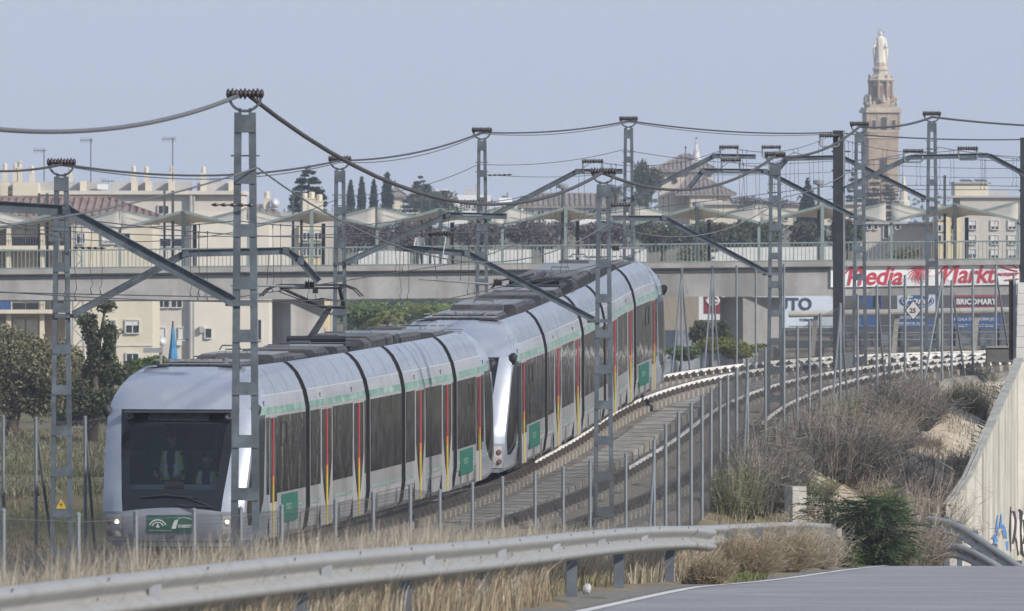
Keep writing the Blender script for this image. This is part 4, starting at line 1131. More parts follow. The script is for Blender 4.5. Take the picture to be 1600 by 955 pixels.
# lamp posts on the bridge
for px, yt in ((879, 290), (1279, 284), (1090, 318)):
    p = P(px, yb(px)-2, BD+3.5); t = thing('lamp_post', p, {879: 'lamp post with square head above the second tram roof', 1279: 'lamp post with square head left of the dark steel column', 1090: 'lamp post below the church roof'}[px], 'lamp post', 'lamp posts on the bridge')
    q = P(px, yt+6, BD+3.5); MB().tube([p, q], [.1, .06], 8).build('pole', M_greend, t); MB().lathe(q, [(.08, 0), (.28, .08), (.30, .22), (.22, .28), (.05, .3)], 10).build('lantern', M_galv2, t)

# ---------------------------------------------------------------- banner and billboards
M_bann = mat('banner_white', (.82, .83, .84), .7, var=.03, scale=1)
M_bred = mat('banner_red', (.52, .035, .06), .6, var=.05)
M_bblue = mat('sign_blue', (.03, .10, .30), .5, var=.1)
t = thing('bridge_banner', P(1445, 450, BD-.1), 'white banner with red shop lettering and a swirl, on the bridge', 'banner')
a = P(1298, 409.5, BD-.12); b = P(1600, 406, BD-.12); c = P(1592, 443, BD-.12); d_ = P(1298, 449, BD-.12)
MB().extr([d_, P(1592, 444.5, BD-.12), P(1592, 405.5, BD-.12), a], (0, .08, 0)).build('banner_panel', M_bann, t)
def on_bd(px, py, d=BD-.14): return face_cam(P(px, py, d))
sc = BD/F
def bigM(mb, x, dy=0):
    for k, (a, b, w0, w1) in enumerate((((0, 433), (17, 413), 2.0, 5.5), ((17, 412), (10, 446), 5.5, 4.2), ((11, 440), (33, 413), 2.0, 5.5), ((34, 412), (27, 446), 5.5, 4.2))):
        yy = BD-.15-.012*k; q = [P(x+a[0]-w0*.5, a[1]+dy, yy), P(x+a[0]+w0*.5, a[1]+dy, yy), P(x+b[0]+w1*.5, b[1]+dy, yy), P(x+b[0]-w1*.5, b[1]+dy, yy)]
        mb.extr(q, (0, .01, 0))
tm = MB(); bigM(tm, 1316); text_mb(tm, 'edia', on_bd(1350, 444.5), 40*sc, bold=.022, shear=.25, extr=.01, xs=.95, space=.95); tm.build('lettering', M_bred, t)
tm = MB(); bigM(tm, 1464, -2); text_mb(tm, 'arkt', on_bd(1496, 441.5), 40*sc, bold=.022, shear=.25, extr=.01, xs=.92, space=.95); tm.build('lettering', M_bred, t)
tm = MB(); text_mb(tm, 'MAIRENA', on_bd(1559, 431), 7*sc, bold=.004, shear=.1, extr=.008); tm.build('small_lettering', M_bred, t)
sw = MB(); C = P(1436, 426, BD-.15)
for k in range(16):
    a0 = 2*PI*k/16; L = []; R_ = []
    for i in range(7):
        r = (.1+.50*i/6); a_ = a0+1.0*(i/6); wdt = .030*math.sin(PI*(i+.6)/7.2)+.006
        L.append(C+Vector((math.cos(a_)*r-math.sin(a_)*wdt, 0, math.sin(a_)*r+math.cos(a_)*wdt))); R_.append(C+Vector((math.cos(a_)*r+math.sin(a_)*wdt, 0, math.sin(a_)*r-math.cos(a_)*wdt)))
    sw.grid([L, R_])
sw.lathe(C, [(.10, -.01), (.10, .012)], 14, axis=(0, -1, 0)); sw.build('swirl_emblem', M_bred, t)
ln = MB()
for pts in ([(1557, 414), (1572, 420), (1590, 424)], [(1567, 410), (1578, 415), (1590, 408)], [(1575, 431), (1583, 427), (1592, 427)], [(1570, 438), (1584, 437), (1591, 436)], [(1585, 410), (1582, 415), (1590, 419)]):
    ln.tube([P(x, y, BD-.15) for x, y in pts], .035, 4)
ln.build('line_drawing', M_bred, t)
# board AUTO
BB = BD+22
def board(x0, x1, y0, y1, d, m, label, name='billboard', group='advertising boards beyond the bridge', frame=True):
    t = thing(name, P((x0+x1)/2, 548, d), label, 'billboard', group)
    MB().extr([P(x0, y1, d), P(x1, y1, d), P(x1, y0, d), P(x0, y0, d)], (0, .15, 0)).build('panel', m, t)
    for x in (x0+4, x1-4): MB().bar(P(x, y1, d+.1)+Vector((0, 0, 0)), P(x, 615, d+.1), .15, .15, (0, 1, 0)).build('leg', M_greend, t)
    return t
M_sky = mat('board_pale_blue', (.60, .68, .78), .6, var=.03)
t = board(1176, 1303, 455, 512, BB, M_sky, 'pale billboard reading AUTO left of the dark steel column')
tm = MB(); s2 = BB/F; text_mb(tm, 'AUTO', face_cam(P(1196, 484, BB-.02)), 26*s2, bold=.03, extr=.01, xs=1.0); tm.build('lettering', mat('navy_letter', (.05, .07, .12), .6), t)
tm = MB(); text_mb(tm, 'TOMARES', face_cam(P(1249, 502, BB-.02)), 6*s2, bold=.002, extr=.01); tm.build('small_lettering', mat('navy_letter', (.05, .07, .12), .6), t)
t = board(1092, 1132, 457, 500, BB, M_bann, 'white and dark red board with ring emblem left of the bridge pier')
MB().extr([P(1100, 490, BB-.03), P(1128, 490, BB-.03), P(1128, 457, BB-.03), P(1100, 457, BB-.03)], (0, .02, 0)).build('red_field', mat('board_red', (.26, .03, .05), .6), t)
e = MB(); e.tube([P(1114+9*math.cos(a), 470-7*math.sin(a), BB-.06) for a in [2*PI*k/20 for k in range(21)]], .05, 4); e.bar(P(1103, 470, BB-.06), P(1125, 470, BB-.06), .05, .12); e.build('ring_emblem', M_bann, t)
# dark shop front behind the track with signs
ft = thing('shop_building', P(1450, 545, BB+6), 'dark low shop front beneath the bridge behind blue and red signs', 'building')
MB().extr([P(1310, 620, BB+6), P(1640, 620, BB+6), P(1640, 452, BB+6), P(1310, 452, BB+6)], (0, 8, 0)).build('wall', mat('dark_facade', (.10, .105, .115), .8, var=.3, scale=.4), ft)
for k in range(7):
    x = 1322+k*42; MB().extr([P(x, 541, BB+5.95), P(x+32, 541, BB+5.95), P(x+32, 522, BB+5.95), P(x, 522, BB+5.95)], (0, .03, 0)).build('window', mat('shop_glass', (.16, .18, .2), .2, var=.6, scale=1.2), ft)
t = board(1402, 1464, 457, 483, BB, M_sky, 'pale board with blue oval script sign under the red banner')
e = MB(); q = [P(1433+27*math.cos(a), 470+11*math.sin(a), BB-.04) for a in [2*PI*k/28 for k in range(28)]]; e.extr(q, (0, .03, 0)); ov = e.build('blue_oval', M_bblue, t)
e = MB(); e.tube([P(1433+24*math.cos(a), 470-9.2*math.sin(a), BB-.06) for a in [2*PI*k/28 for k in range(29)]], .02, 4); text_mb(e, 'Ford', face_cam(P(1413, 475, BB-.06)), 17*s2, bold=.005, shear=.35, extr=.01, xs=1.15); e.build('script_lettering', M_bann, ov)
t = board(1400, 1462, 489, 512, BB, M_bblue, 'blue board of small white text under the oval sign')
tm = MB(); 
for k, tx in enumerate(('CONCESIONARIO OFICIAL', 'MAIRENA DEL ALJARAFE')): text_mb(tm, tx, face_cam(P(1404, 498+9*k, BB-.02)), 5.4*s2, bold=.002, extr=.01, xs=.78)
tm.build('lettering', M_bann, t)
t = board(1338, 1378, 459, 482, BB, M_bblue, 'small dark blue board right of the dark steel column')
MB().extr([P(1365, 480, BB-.03), P(1376, 480, BB-.03), P(1376, 461, BB-.03), P(1365, 461, BB-.03)], (0, .02, 0)).build('emblem_field', M_frit, t)
t = board(1340, 1376, 490, 512, BB, M_bblue, 'small blue board below the other left of the oval sign')
M_dr = mat('board_brick_red', (.40, .06, .07), .6)
t = board(1487, 1564, 457, 484, BB, M_dr, 'red board with white lettering on dark band at far right')
MB().extr([P(1490, 478, BB-.03), P(1561, 478, BB-.03), P(1561, 464, BB-.03), P(1490, 464, BB-.03)], (0, .02, 0)).build('dark_band', mat('band_navy', (.06, .06, .1), .6), t)
tm = MB(); text_mb(tm, 'BRICOMART', face_cam(P(1494, 475.5, BB-.05)), 12*s2, bold=.014, extr=.01, xs=.93); tm.build('lettering', M_bann, t)
t = board(1487, 1523, 494, 514, BB, M_bblue, 'blue direction board reading ALCALA DE under the red board')
tm = MB(); text_mb(tm, 'ALCALA DE', face_cam(P(1490, 501, BB-.02)), 6.5*s2, bold=.002, extr=.01, xs=.9); text_mb(tm, 'Salida 7', face_cam(P(1493, 511, BB-.02)), 6.5*s2, bold=.002, extr=.01, xs=.95); tm.build('lettering', M_bann, t)
t = board(1526, 1563, 494, 514, BB, M_bblue, 'blue direction board reading BORMUJOS at far right')
tm = MB(); text_mb(tm, 'BORMUJOS', face_cam(P(1528, 501, BB-.02)), 6.5*s2, bold=.002, extr=.01, xs=.9); text_mb(tm, 'a 5 Gines', face_cam(P(1530, 511, BB-.02)), 6.5*s2, bold=.002, extr=.01, xs=.9); tm.build('lettering', M_bann, t)
# wall + mural under the bridge, left of the pier
t = thing('roadside_wall', P(1075, 545, BD+30), 'beige wall above a blue white painted low wall under the bridge', 'wall')
MB().extr([P(1035, 600, BD+30), P(1092, 600, BD+30), P(1092, 464, BD+30), P(1035, 464, BD+30)], (0, .4, 0)).build('beige_panel', mat('beige_wall', (.36, .32, .26), .9, var=.15, scale=.5, dirt_sheen=(.2, .18, .15), dscale=.5, damt=.5), t)
MB().extr([P(1030, 600, BD+24), P(1130, 600, BD+24), P(1130, 516, BD+24), P(1030, 516, BD+24)], (0, .4, 0)).build('painted_wall', mat('mural', (.34, .38, .44), .8, var=.4, scale=.9), t)
# ---------------------------------------------------------------- pipe barrier beyond the curve
t = thing('pipe_barrier', P(1400, 545, 293), 'round steel pipe barrier on leaning posts behind the curved tracks', 'barrier')
y0 = lambda x: 491-6*(x-1232)/345
MB().tube([P(x, y0(x), 293) for x in (1232, 1350, 1460, 1590, 1720)], .10, 12).build('pipe', mat('barrier_pipe', (.42, .41, .38), .6, var=.1, scale=2), t)
for yy in (510, 521, 532): MB().tube([P(1232, yy, 293.1), P(1720, yy-3, 293.1)], .018, 5).build('rail', M_galv2, t)
for x in (1275, 1340, 1402, 1470, 1527, 1600, 1660): MB().bar(P(x, y0(x)+3, 293.15), P(x-6, 556, 293.15), .14, .12, (0, 1, 0)).build('post', mat('barrier_post', (.38, .36, .32), .7), t)
t = thing('kerb_wall', P(1400, 556, 294), 'low concrete kerb wall under the pipe barrier', 'wall')
MB().extr([P(1185, 566, 294), P(1720, 560, 294), P(1720, 538, 294), P(1185, 545, 294)], (0, .4, 0)).build('wall_panel', M_kerb, t)

# ---------------------------------------------------------------- buildings
M_cream = mat('cream_render', (.62, .565, .45), .9, var=.05, scale=2, bump=.25, bscale=3, dirt_sheen=(.5, .45, .35), dscale=.35, damt=.5, streak=True)
M_pale = mat('pale_render', (.60, .56, .50), .9, var=.05, scale=1, dirt_sheen=(.45, .42, .38), dscale=.4, damt=.5, streak=True)
M_greyr = mat('grey_render', (.42, .41, .40), .9, var=.12, scale=.7, dirt_sheen=(.3, .3, .3), dscale=.4, damt=.7)
M_yell = mat('yellow_render', (.62, .52, .32), .9, var=.06, scale=1)
M_whiteb = mat('white_render', (.68, .69, .70), .9, var=.05, scale=1)
M_tile = None
def tile_mat():
    m = bpy.data.materials.new('roof_tiles'); m.use_nodes = True; nt = m.node_tree; L = nt.links; b = nt.nodes['Principled BSDF']; b.inputs['Roughness'].default_value = .9
    tc = nt.nodes.new('ShaderNodeTexCoord'); n = nt.nodes.new('ShaderNodeTexNoise'); n.inputs['Scale'].default_value = 1.5; L.new(tc.outputs['Object'], n.inputs['Vector'])
    cr = nt.nodes.new('ShaderNodeValToRGB'); cr.color_ramp.elements[0].color = (.15, .10, .085, 1); cr.color_ramp.elements[1].color = (.33, .235, .20, 1); cr.color_ramp.elements[0].position = .3; cr.color_ramp.elements[1].position = .7
    L.new(n.outputs['Fac'], cr.inputs['Fac']); L.new(cr.outputs['Color'], b.inputs['Base Color']); return m
M_tile = tile_mat()
M_tileg = mat('weathered_tiles', (.24, .21, .19), .9, var=.25, scale=1.5)
M_pane = mat('window_pane', (.03, .035, .045), .12, var=.5, scale=.6)
M_shut = mat('white_shutter', (.62, .62, .60), .7, var=.05)
M_wfr = mat('window_frame_white', (.55, .55, .53), .6)
def window(par, x0, x1, y0, y1, d, shutter=0.0, bars=True, fm=None):
    """recess frame standing proud of the wall, pane behind it, optional half drawn shutter"""
    a = P(x0, y1, d); b = P(x1, y0, d); w = b.x-a.x; h = b.z-a.z; c = Vector(((a.x+b.x)/2, d, (a.z+b.z)/2)); f = .07
    mb = MB(); Y = d-.05
    mb.box((a.x-f/2, Y, c.z), (f, .12, h+2*f)); mb.box((b.x+f/2, Y, c.z), (f, .12, h+2*f)); mb.box((c.x, Y, b.z+f/2), (w-.002, .12, f)); mb.box((c.x, Y-.02, a.z-f/2), (w-.002, .2, f))
    if bars: mb.box((c.x, Y+.02, c.z), (.06, .05, h-.002))
    o = mb.build('window', fm or M_wfr, par)
    MB().box((c.x, d-.012, c.z), (w-.004, .012, h-.004)).build('pane', M_pane, o)
    if shutter > 0: MB().box((c.x, d-.045, b.z-h*shutter/2-.003), (w-.008, .02, h*shutter-.006)).build('shutter', M_shut, o)
def block(par, x0, x1, y0, y1, d, depth, m, nm='wall', yaw=0):
    a = P(x0, y1, d); b = P(x1, y0, d); zb = -6.6+ZC if y1 is None else a.z
    mb = MB(); mb.box(((a.x+b.x)/2, d+depth/2, (a.z+b.z)/2), (b.x-a.x, depth, b.z-a.z)); return mb.build(nm, m, par)
def hip_roof(par, x0, x1, rx0, rx1, ye, yr, d, depth, m, ov=.4, nm='roof', ribs=True):
    a = P(x0, ye, d); b = P(x1, ye, d); r0 = P(rx0, yr, d); r1 = P(rx1, yr, d)
    A = Vector((a.x-ov, d-ov, a.z)); Bq = Vector((b.x+ov, d-ov, a.z)); C_ = Vector((b.x+ov, d+depth+ov, a.z)); D = Vector((a.x-ov, d+depth+ov, a.z))
    R0 = Vector((r0.x, d+depth/2, r0.z)); R1 = Vector((r1.x, d+depth/2, r0.z))
    mb = MB(); mb.add([A, Bq, R1, R0], [(0, 1, 2, 3)]); mb.add([Bq, C_, R1], [(0, 1, 2)]); mb.add([C_, D, R0, R1], [(0, 1, 2, 3)]); mb.add([D, A, R0], [(0, 1, 2)])
    mb.extr([A, Bq, C_, D], (0, 0, -.18))
    if ribs:
        n = int((Bq-A).length/.42)
        for i in range(n+1):
            x = A.x+(Bq.x-A.x)*i/n; 
            if x < R0.x: tt = (x-A.x)/(R0.x-A.x+1e-6)
            elif x > R1.x: tt = (Bq.x-x)/(Bq.x-R1.x+1e-6)
            else: tt = 1
            if tt < .03: continue
            p = Vector((x, A.y, A.z+.03)); q = Vector((x, A.y+(R0.y-A.y)*tt, A.z+(R0.z-A.z)*tt+.03)); mb.bar(p, q, .2, .14)
    mb.tube([R0, R1], .13, 6); mb.tube([Bq, R1], .12, 6); mb.tube([A, R0], .12, 6)
    return mb.build(nm, m, par)
def chimney(par, x, y0, y1, d, w=9, m=None, nm='chimney'):
    p = P(x, y1, d); q = P(x, y0, d); ww = w/F*d; mb = MB(); mb.box((p.x, d, (p.z+q.z)/2), (ww, ww, q.z-p.z)); mb.box((p.x, d, q.z+.06), (ww*1.15, ww*1.15, .08)); mb.lathe((p.x, d, q.z+.1), [(ww*.4, 0), (ww*.42, .35), (ww*.3, .42)], 8)
    mb.build(nm, m or M_cream, par)
# B0: long flat roofed block at the back left
d = 620
t = thing('apartment_block', P(150, 545, d), 'long pale flat-roofed block with grey roof parapet and chimneys behind the tiled roof', 'building')
block(t, -140, 378, 303, 575, d, 12, M_pale); block(t, -140, 381, 298, 304, d-.5, 13, M_pale, 'cornice')
for k in range(7): block(t, -100+k*68, -40+k*68, 284, 298, d+1.0+.01*k, .3, M_greyr, 'parapet')
for x in (130, 210, 232, 268, 318, 362): block(t, x-5, x+5, 283, 298, d+.4, .5, M_cream, 'parapet_pier')
for x, y in ((8, 268), (24, 268), (31, 264), (50, 272), (110, 275), (209, 272), (229, 273), (268, 272), (318, 273)): chimney(t, x, y, 300, d+3, 8)
block(t, 152, 168, 288, 296, d-.1, .8, M_whiteb, 'air_conditioner')
block(t, 20, 60, 286, 306, d-1, 3, M_cream, 'stair_hut'); block(t, 0, 12, 285, 306, d-1, 3, M_cream, 'stair_hut')
window(t, 248, 263, 322, 334, d); window(t, 250, 285, 368, 385, d, .3)
for (a, b, y0, y1, sh) in ((238, 258, 513, 531, .9), (280, 295, 513, 531, .95), (321, 330, 513, 528, 0), (247, 264, 466, 480, 0), (268, 284, 466, 480, 0), (398, 406, 500, 530, 0)):
    if b < 378: window(t, a, b, y0, y1, d, sh)
for x in (298, 303): MB().tube([P(x, 300, d-.3), P(x, 570, d-.3)], .13 if x == 298 else .07, 8).build('drain_pipe', M_greyr, t)
block(t, 276, 284, 532, 540, d-.35, .3, M_whiteb, 'air_conditioner')
# antennas on it
for x, y0, n in ((142, 217, 3), (270, 215, 4), (69, 233, 2), (344, 278, 2), (175, 281, 1)):
    p = P(x, 299, d+2); q = P(x, y0, d+2); tt = thing('roof_antenna', p, {142: 'tall aerial mast left of the near tall mast, first of two', 270: 'tall aerial mast nearest to the near tall lattice mast', 69: 'shorter aerial above the tiled roof', 344: 'small aerial beside the near lattice mast', 175: 'tiny aerial on the roof parapet'}[x], 'antenna', 'aerials on the rooftops')
    MB().tube([p, q], .035, 5).build('mast', M_wire, tt)
    m = MB(); m.tube([q+Vector((-.7, 0, -.1)), q+Vector((.15, 0, -.1))], .02, 4)
    for k in range(n+3): m.tube([q+Vector((-.65+k*.14, 0, -.28)), q+Vector((-.65+k*.14, 0, .08))], .012, 4)
    m.build('aerial', M_wire, tt)
# B1: cream block with tiled hip roof and balconies
d = 560
t = thing('apartment_block', P(110, 560, d), 'cream apartment block with brown tiled hip roof and balconies at left edge', 'building')
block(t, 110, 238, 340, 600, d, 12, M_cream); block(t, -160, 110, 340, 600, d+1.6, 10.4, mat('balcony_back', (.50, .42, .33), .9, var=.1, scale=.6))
hip_roof(t, -160, 240, -80, 163, 338, 309, d, 12, M_tile)
for (a, b) in ((-160, -90), (-84, -4), (14, 22), (62, 70), (100, 110)):
    pass
for x in (-85, -10, 14, 66, 106): block(t, x-4, x+3, 340, 600, d+.1, 1.5, M_cream, 'pier')
for y in (384, 484): block(t, -160, 110, y, y+6, d-.4, 2.0, M_cream, 'balcony_slab')
for y in (366, 466):
    r = MB(); r.tube([P(-160, y, d-.35), P(109, y, d-.35)], .03, 4)
    for k in range(70): r.tube([P(-160+k*3.85, y, d-.35), P(-160+k*3.85, y+18, d-.35)], .014, 3)
    r.build('balcony_railing', M_wire, t)
for (a, b, y0, y1, sh) in ((18, 62, 350, 384, .6), (72, 100, 350, 384, .8), (-60, -20, 350, 384, .3), (20, 60, 449, 484, .7), (0, 10, 455, 484, .2), (80, 100, 455, 484, .2), (0, 10, 500, 560, .5), (22, 58, 500, 560, .85)):
    window(t, a, b, y0, y1, d+1.6, sh, fm=M_cream if sh > .5 else None)
MB().box(P(5, 472, d-.2), (.9, .3, .95)).build('blue_awning', M_bblue, t)
for (a, b, y0, y1, sh) in ((197, 217, 501, 520, .4), (168, 180, 501, 520, .4), (198, 216, 553, 575, 0), (183, 203, 365, 381, .0), (120, 132, 365, 380, 0), (160, 178, 365, 380, .9)):
    window(t, a, b, y0, y1, d, sh)
block(t, 110, 238.4, 539, 541, d-.06, .3, M_pale, 'string_course')
# B2 pale return wing in front of B0
d = 600
t = thing('apartment_block', P(340, 555, d), 'pale blank-walled wing with small windows behind the near tall mast', 'building')
block(t, 304, 420, 330, 600, d, 10, M_whiteb if False else mat('warm_white', (.64, .60, .52), .9, var=.04, scale=1, dirt_sheen=(.5, .47, .4), dscale=.3, damt=.5, streak=True))
hip_roof(t, 385, 422, 395, 410, 331, 321, d, 10, M_tileg)
window(t, 397, 408, 500, 531, d, .0); window(t, 321, 330, 514, 528, d, .0, bars=False); block(t, 312, 318, 510, 520, d-.3, .3, M_greyr, 'meter_box')
chimney(t, 417, 312, 334, d+2, 10); 
m = MB(); c = P(429, 318, d+1.8); m.lathe(c, [(.03, -.05), (.2, 0), (.33, .09)], 14, axis=(.5, -.8, .3)); m.tube([c, P(426, 335, d+1.8)], .03); m.build('satellite_dish', M_whiteb, t, smooth=True)
# dish and AC on B0
m = MB(); c = P(252, 534, 619.2); m.lathe(c, [(.03, -.06), (.22, 0), (.36, .1)], 14, axis=(.4, -.8, .4)); m.tube([c, c+Vector((.2, .7, -.25))], .03); m.build('satellite_dish', M_whiteb, label='white satellite dish on the pale wall behind the dark tree', cat='satellite dish', smooth=True)
# B3
d = 645
t = thing('apartment_block', P(460, 545, d), 'grey block with yellow gable and chimneys right of the near tall mast', 'building')
block(t, 420, 520, 332, 600, d, 9, M_greyr); block(t, 467, 508, 352, 600, d-1, 5, M_yell, 'yellow_front'); block(t, 425, 470, 352, 600, d-.6, 4, mat('warm_white', (.64, .60, .52)), 'white_front')
for x, y in ((476, 314), (487, 312), (499, 316)): chimney(t, x, y, 336, d+2, 12)
for y0 in (360, 385): window(t, 474, 484, y0, y0+14, d-1, .3); window(t, 492, 502, y0, y0+14, d-1, .3)
block(t, 470, 506, 378, 381, d-1.5, .6, M_greenst, 'balcony_slab')
# orange render block seen under the bridge with red awning
d = 640
t = thing('shop_building', P(500, 560, d), 'ochre building with dark red awning seen beneath the bridge', 'building')
block(t, 470, 513, 462, 560, d-6, 5, M_yell); block(t, 486, 508, 512, 530, d-7.2, 1, mat('red_awning', (.30, .04, .05), .7), 'awning'); block(t, 487, 507, 532, 548, d-6.2, .1, M_dr, 'shutter'); block(t, 488, 494, 498, 507, d-6.4, .3, M_whiteb, 'air_conditioner')
# mid distance white houses
d = 900
t = thing('white_building', P(715, 345, d), 'distant white block with roof tanks left of the middle masts', 'building')
block(t, 664, 766, 305, 350, d, 14, M_whiteb); block(t, 682, 700, 296, 305, d+1, 5, M_whiteb, 'upper_floor'); block(t, 725, 742, 296, 306, d+1, 5, M_greyr, 'upper_floor'); block(t, 742, 748, 288, 305, d+2, 2, M_greyr, 'lift_shaft')
for x in (668, 684, 700, 728, 740, 752): window(t, x, x+7, 315, 326, d, 0)
for k in range(4): window(t, 688+k*4.2, 691+k*4.2, 298, 303, d+1, 0, bars=False)
d = 800
t = thing('school_building', P(890, 350, d), 'long white building with grey tiled roof above the second tram', 'building')
block(t, 818, 968, 322, 352, d, 10, M_whiteb); hip_roof(t, 818, 968, 832, 955, 322, 303, d, 10, M_tileg)
for k in range(9): window(t, 824+k*16, 834+k*16, 328, 338, d, .2)
t = thing('white_building', P(785, 350, 880), 'distant white stepped houses between the middle masts', 'building')
block(t, 772, 822, 318, 352, 880, 10, M_whiteb); block(t, 780, 800, 309, 318, 881, 6, M_whiteb, 'upper_floor')
for k in range(4): window(t, 776+k*11, 781+k*11, 324, 330, 880, 0, bars=False)
# small domed church between cypresses
d = 1000
t = thing('chapel', P(627, 335, d), 'small distant chapel roof among the cypress trees', 'building')
block(t, 604, 630, 306, 345, d, 10, M_cream); hip_roof(t, 604, 630, 615, 619, 306, 294, d, 10, M_tileg, ribs=False); MB().tube([P(617, 294, d+5), P(617, 282, d+5)], .08).build('cross', M_wire, t)
block(t, 640, 672, 308, 345, d, 8, M_cream, 'nave'); hip_roof(t, 640, 672, 652, 660, 308, 296, d, 8, M_tileg, ribs=False, nm='nave_roof')
# church
d = 950
M_ch = mat('church_render', (.60, .54, .44), .9, var=.08, scale=.6, dirt_sheen=(.42, .36, .3), dscale=.3, damt=.5)
t = thing('church', P(1085, 345, d), 'cream church with tiled pyramid roofs and chequered spire', 'church')
block(t, 1030, 1112, 266, 350, d+6, 8, M_ch, 'upper_wall'); hip_roof(t, 1029, 1113, 1068, 1078, 266, 241, d+6, 8, M_tileg, ov=.6, nm='upper_roof')
block(t, 1078, 1142, 303, 350, d, 7, M_ch, 'lower_wall'); hip_roof(t, 1060, 1144, 1079, 1092, 303, 273, d, 7, M_tileg, ov=.4, nm='lower_roof')
sp = MB(); c = P(1088, 262, d+8); sp.lathe(c, [(.55, -.4), (.55, .7), (.40, .9), (.08, 2.6), (.02, 3.0)], 8); sp.build('spire', mat('chequer_spire', (.62, .61, .60), .7, var=.45, scale=3), t)
MB().tube([P(1071, 241, d+10), P(1071, 228, d+10)], .05).bar(P(1068.5, 231, d+10), P(1073.5, 231, d+10), .07, .07).build('cross', M_wire, t)
MB().tube([P(1088, 222, d+8), P(1088, 214, d+8)], .05).bar(P(1085.5, 217, d+8), P(1090.5, 217, d+8), .07, .07).build('cross', M_wire, t)
MB().lathe(P(1055, 283, d+5.9), [(.25, 0), (.25, .03)], 12, axis=(0, -1, 0)).build('round_window', M_pane, t)
t2 = thing('wall_band', P(1150, 350, 870), 'long low beige building behind the sails right of the church', 'building')
block(t2, 1100, 1345, 320, 352, 870, 6, M_ch); block(t2, 1100, 1348, 316.5, 320, 869.6, 7, M_greyr, 'cornice')
for k in range(6): window(t2, 1225+k*18, 1231+k*18, 336, 344, 870, 0, bars=False)
# right hand flats
d = 700
t = thing('flats', P(1415, 400, d), 'low beige building beneath the tower behind the bridge railing', 'building')
block(t, 1345, 1480, 350, 430, d, 12, mat('beige_render', (.46, .42, .38), .9, var=.06)); block(t, 1345, 1481, 347, 350, d-.3, 12.4, M_greyr, 'cornice')
for (a, b) in ((1356, 1361), (1366, 1371), (1400, 1406)): window(t, a, b, 351, 358, d, 0, bars=False)
window(t, 1381, 1388, 352, 372, d, 0, bars=False)
t = thing('flats', P(1478, 400, d-4), 'narrow yellow house with washing left of the tall flats', 'building')
block(t, 1463, 1502, 322, 430, d-6, 6, M_yell); 
for y in (334, 352, 368): window(t, 1466, 1470, y, y+9, d-6, 0, bars=False); window(t, 1474, 1478, y, y+9, d-6, .5, bars=False); window(t, 1490, 1495, y, y+9, d-6, .9, bars=False)
d = 720
t = thing('flats', P(1550, 400, d), 'tall pale flats with stair tower at the right edge behind the bridge', 'building')
block(t, 1500, 1660, 309, 440, d, 12, mat('flats_render', (.50, .47, .42), .9, var=.05, dirt_sheen=(.38, .36, .33), dscale=.3, damt=.5)); block(t, 1470, 1662, 306, 309, d-.3, 12.6, M_greyr, 'cornice')
block(t, 1492, 1545, 286, 306, d+1, 6, M_cream, 'stair_tower'); block(t, 1491, 1546, 284, 287, d+.8, 6.6, M_greyr, 'tower_cornice')
block(t, 1545, 1575, 298, 306, d+1, 5, M_greyr, 'roof_store')
for y in (345, 368, 390):
    for x in (1514, 1549, 1576): window(t, x, x+11, y, y+13, d, .55 if x == 1514 else .7)
for x in (1507, 1530): MB().bar(P(x, 281, d+3), P(x+10, 287, d+2), .9, .06).build('solar_panel', M_pane, t)
t = thing('small_spire', P(1412, 345, 1100), 'small distant church spire right of the tower base', 'spire')
MB().lathe(P(1412, 345, 1100), [(.7, 0), (.7, 2.2), (.45, 2.4), (.4, 3.6), (.1, 5.0), (.03, 5.6)], 8).build('spire_body', M_ch, t)
MB().tube([P(1412, 270, 1100), P(1412, 276, 1100)], .05).build('cross', M_wire, t)
# ---------------------------------------------------------------- the tower with statue
d = 1200; k = d/F
M_brick = mat('tower_brick', (.33, .255, .185), .9, var=.2, scale=.8, dirt_sheen=(.42, .35, .27), dscale=.4, damt=.5)
M_stone = mat('tower_stone', (.46, .40, .32), .9, var=.2, scale=1.0)
M_stat = mat('statue_stone', (.66, .62, .54), .8, var=.06, scale=2)
tw = thing('monument_tower', P(1377, 345, d), 'tall brick tower topped by a white robed statue', 'tower')
X0 = PX(1377, d); R = .16
def sq(x0, x1, y0, y1, m, nm, dx=0, rz=R):
    w = (x1-x0)*k/(math.cos(rz)+math.sin(rz)); zb = PZ(y1, d); zt = PZ(y0, d)
    mb = MB(); mb.box((X0+dx, d+2.4, (zb+zt)/2), (w, w, zt-zb), rz=rz); return mb.build(nm, m, tw)
sq(1350, 1404, 215, 352, M_brick, 'shaft'); sq(1349, 1405, 176, 215, M_brick, 'belfry'); sq(1343, 1409, 172, 176, M_stone, 'cornice'); sq(1345, 1407, 168, 172, M_stone, 'cornice'); sq(1348, 1406, 204, 206, M_stone, 'string_course'); sq(1348, 1406, 213.5, 216, M_stone, 'string_course')
sq(1352, 1402, 163, 168, M_brick, 'balustrade'); sq(1360, 1394, 158, 164, M_stone, 'plinth')
def face_pt(u, z, w, o=.03):   # point on front face of the rotated square
    c, s_ = math.cos(R), math.sin(R); return Vector((X0+u*c+(w/2+o)*s_, d+2.4+u*s_-(w/2+o)*c, z))
wB = 56*k/(math.cos(R)+math.sin(R))
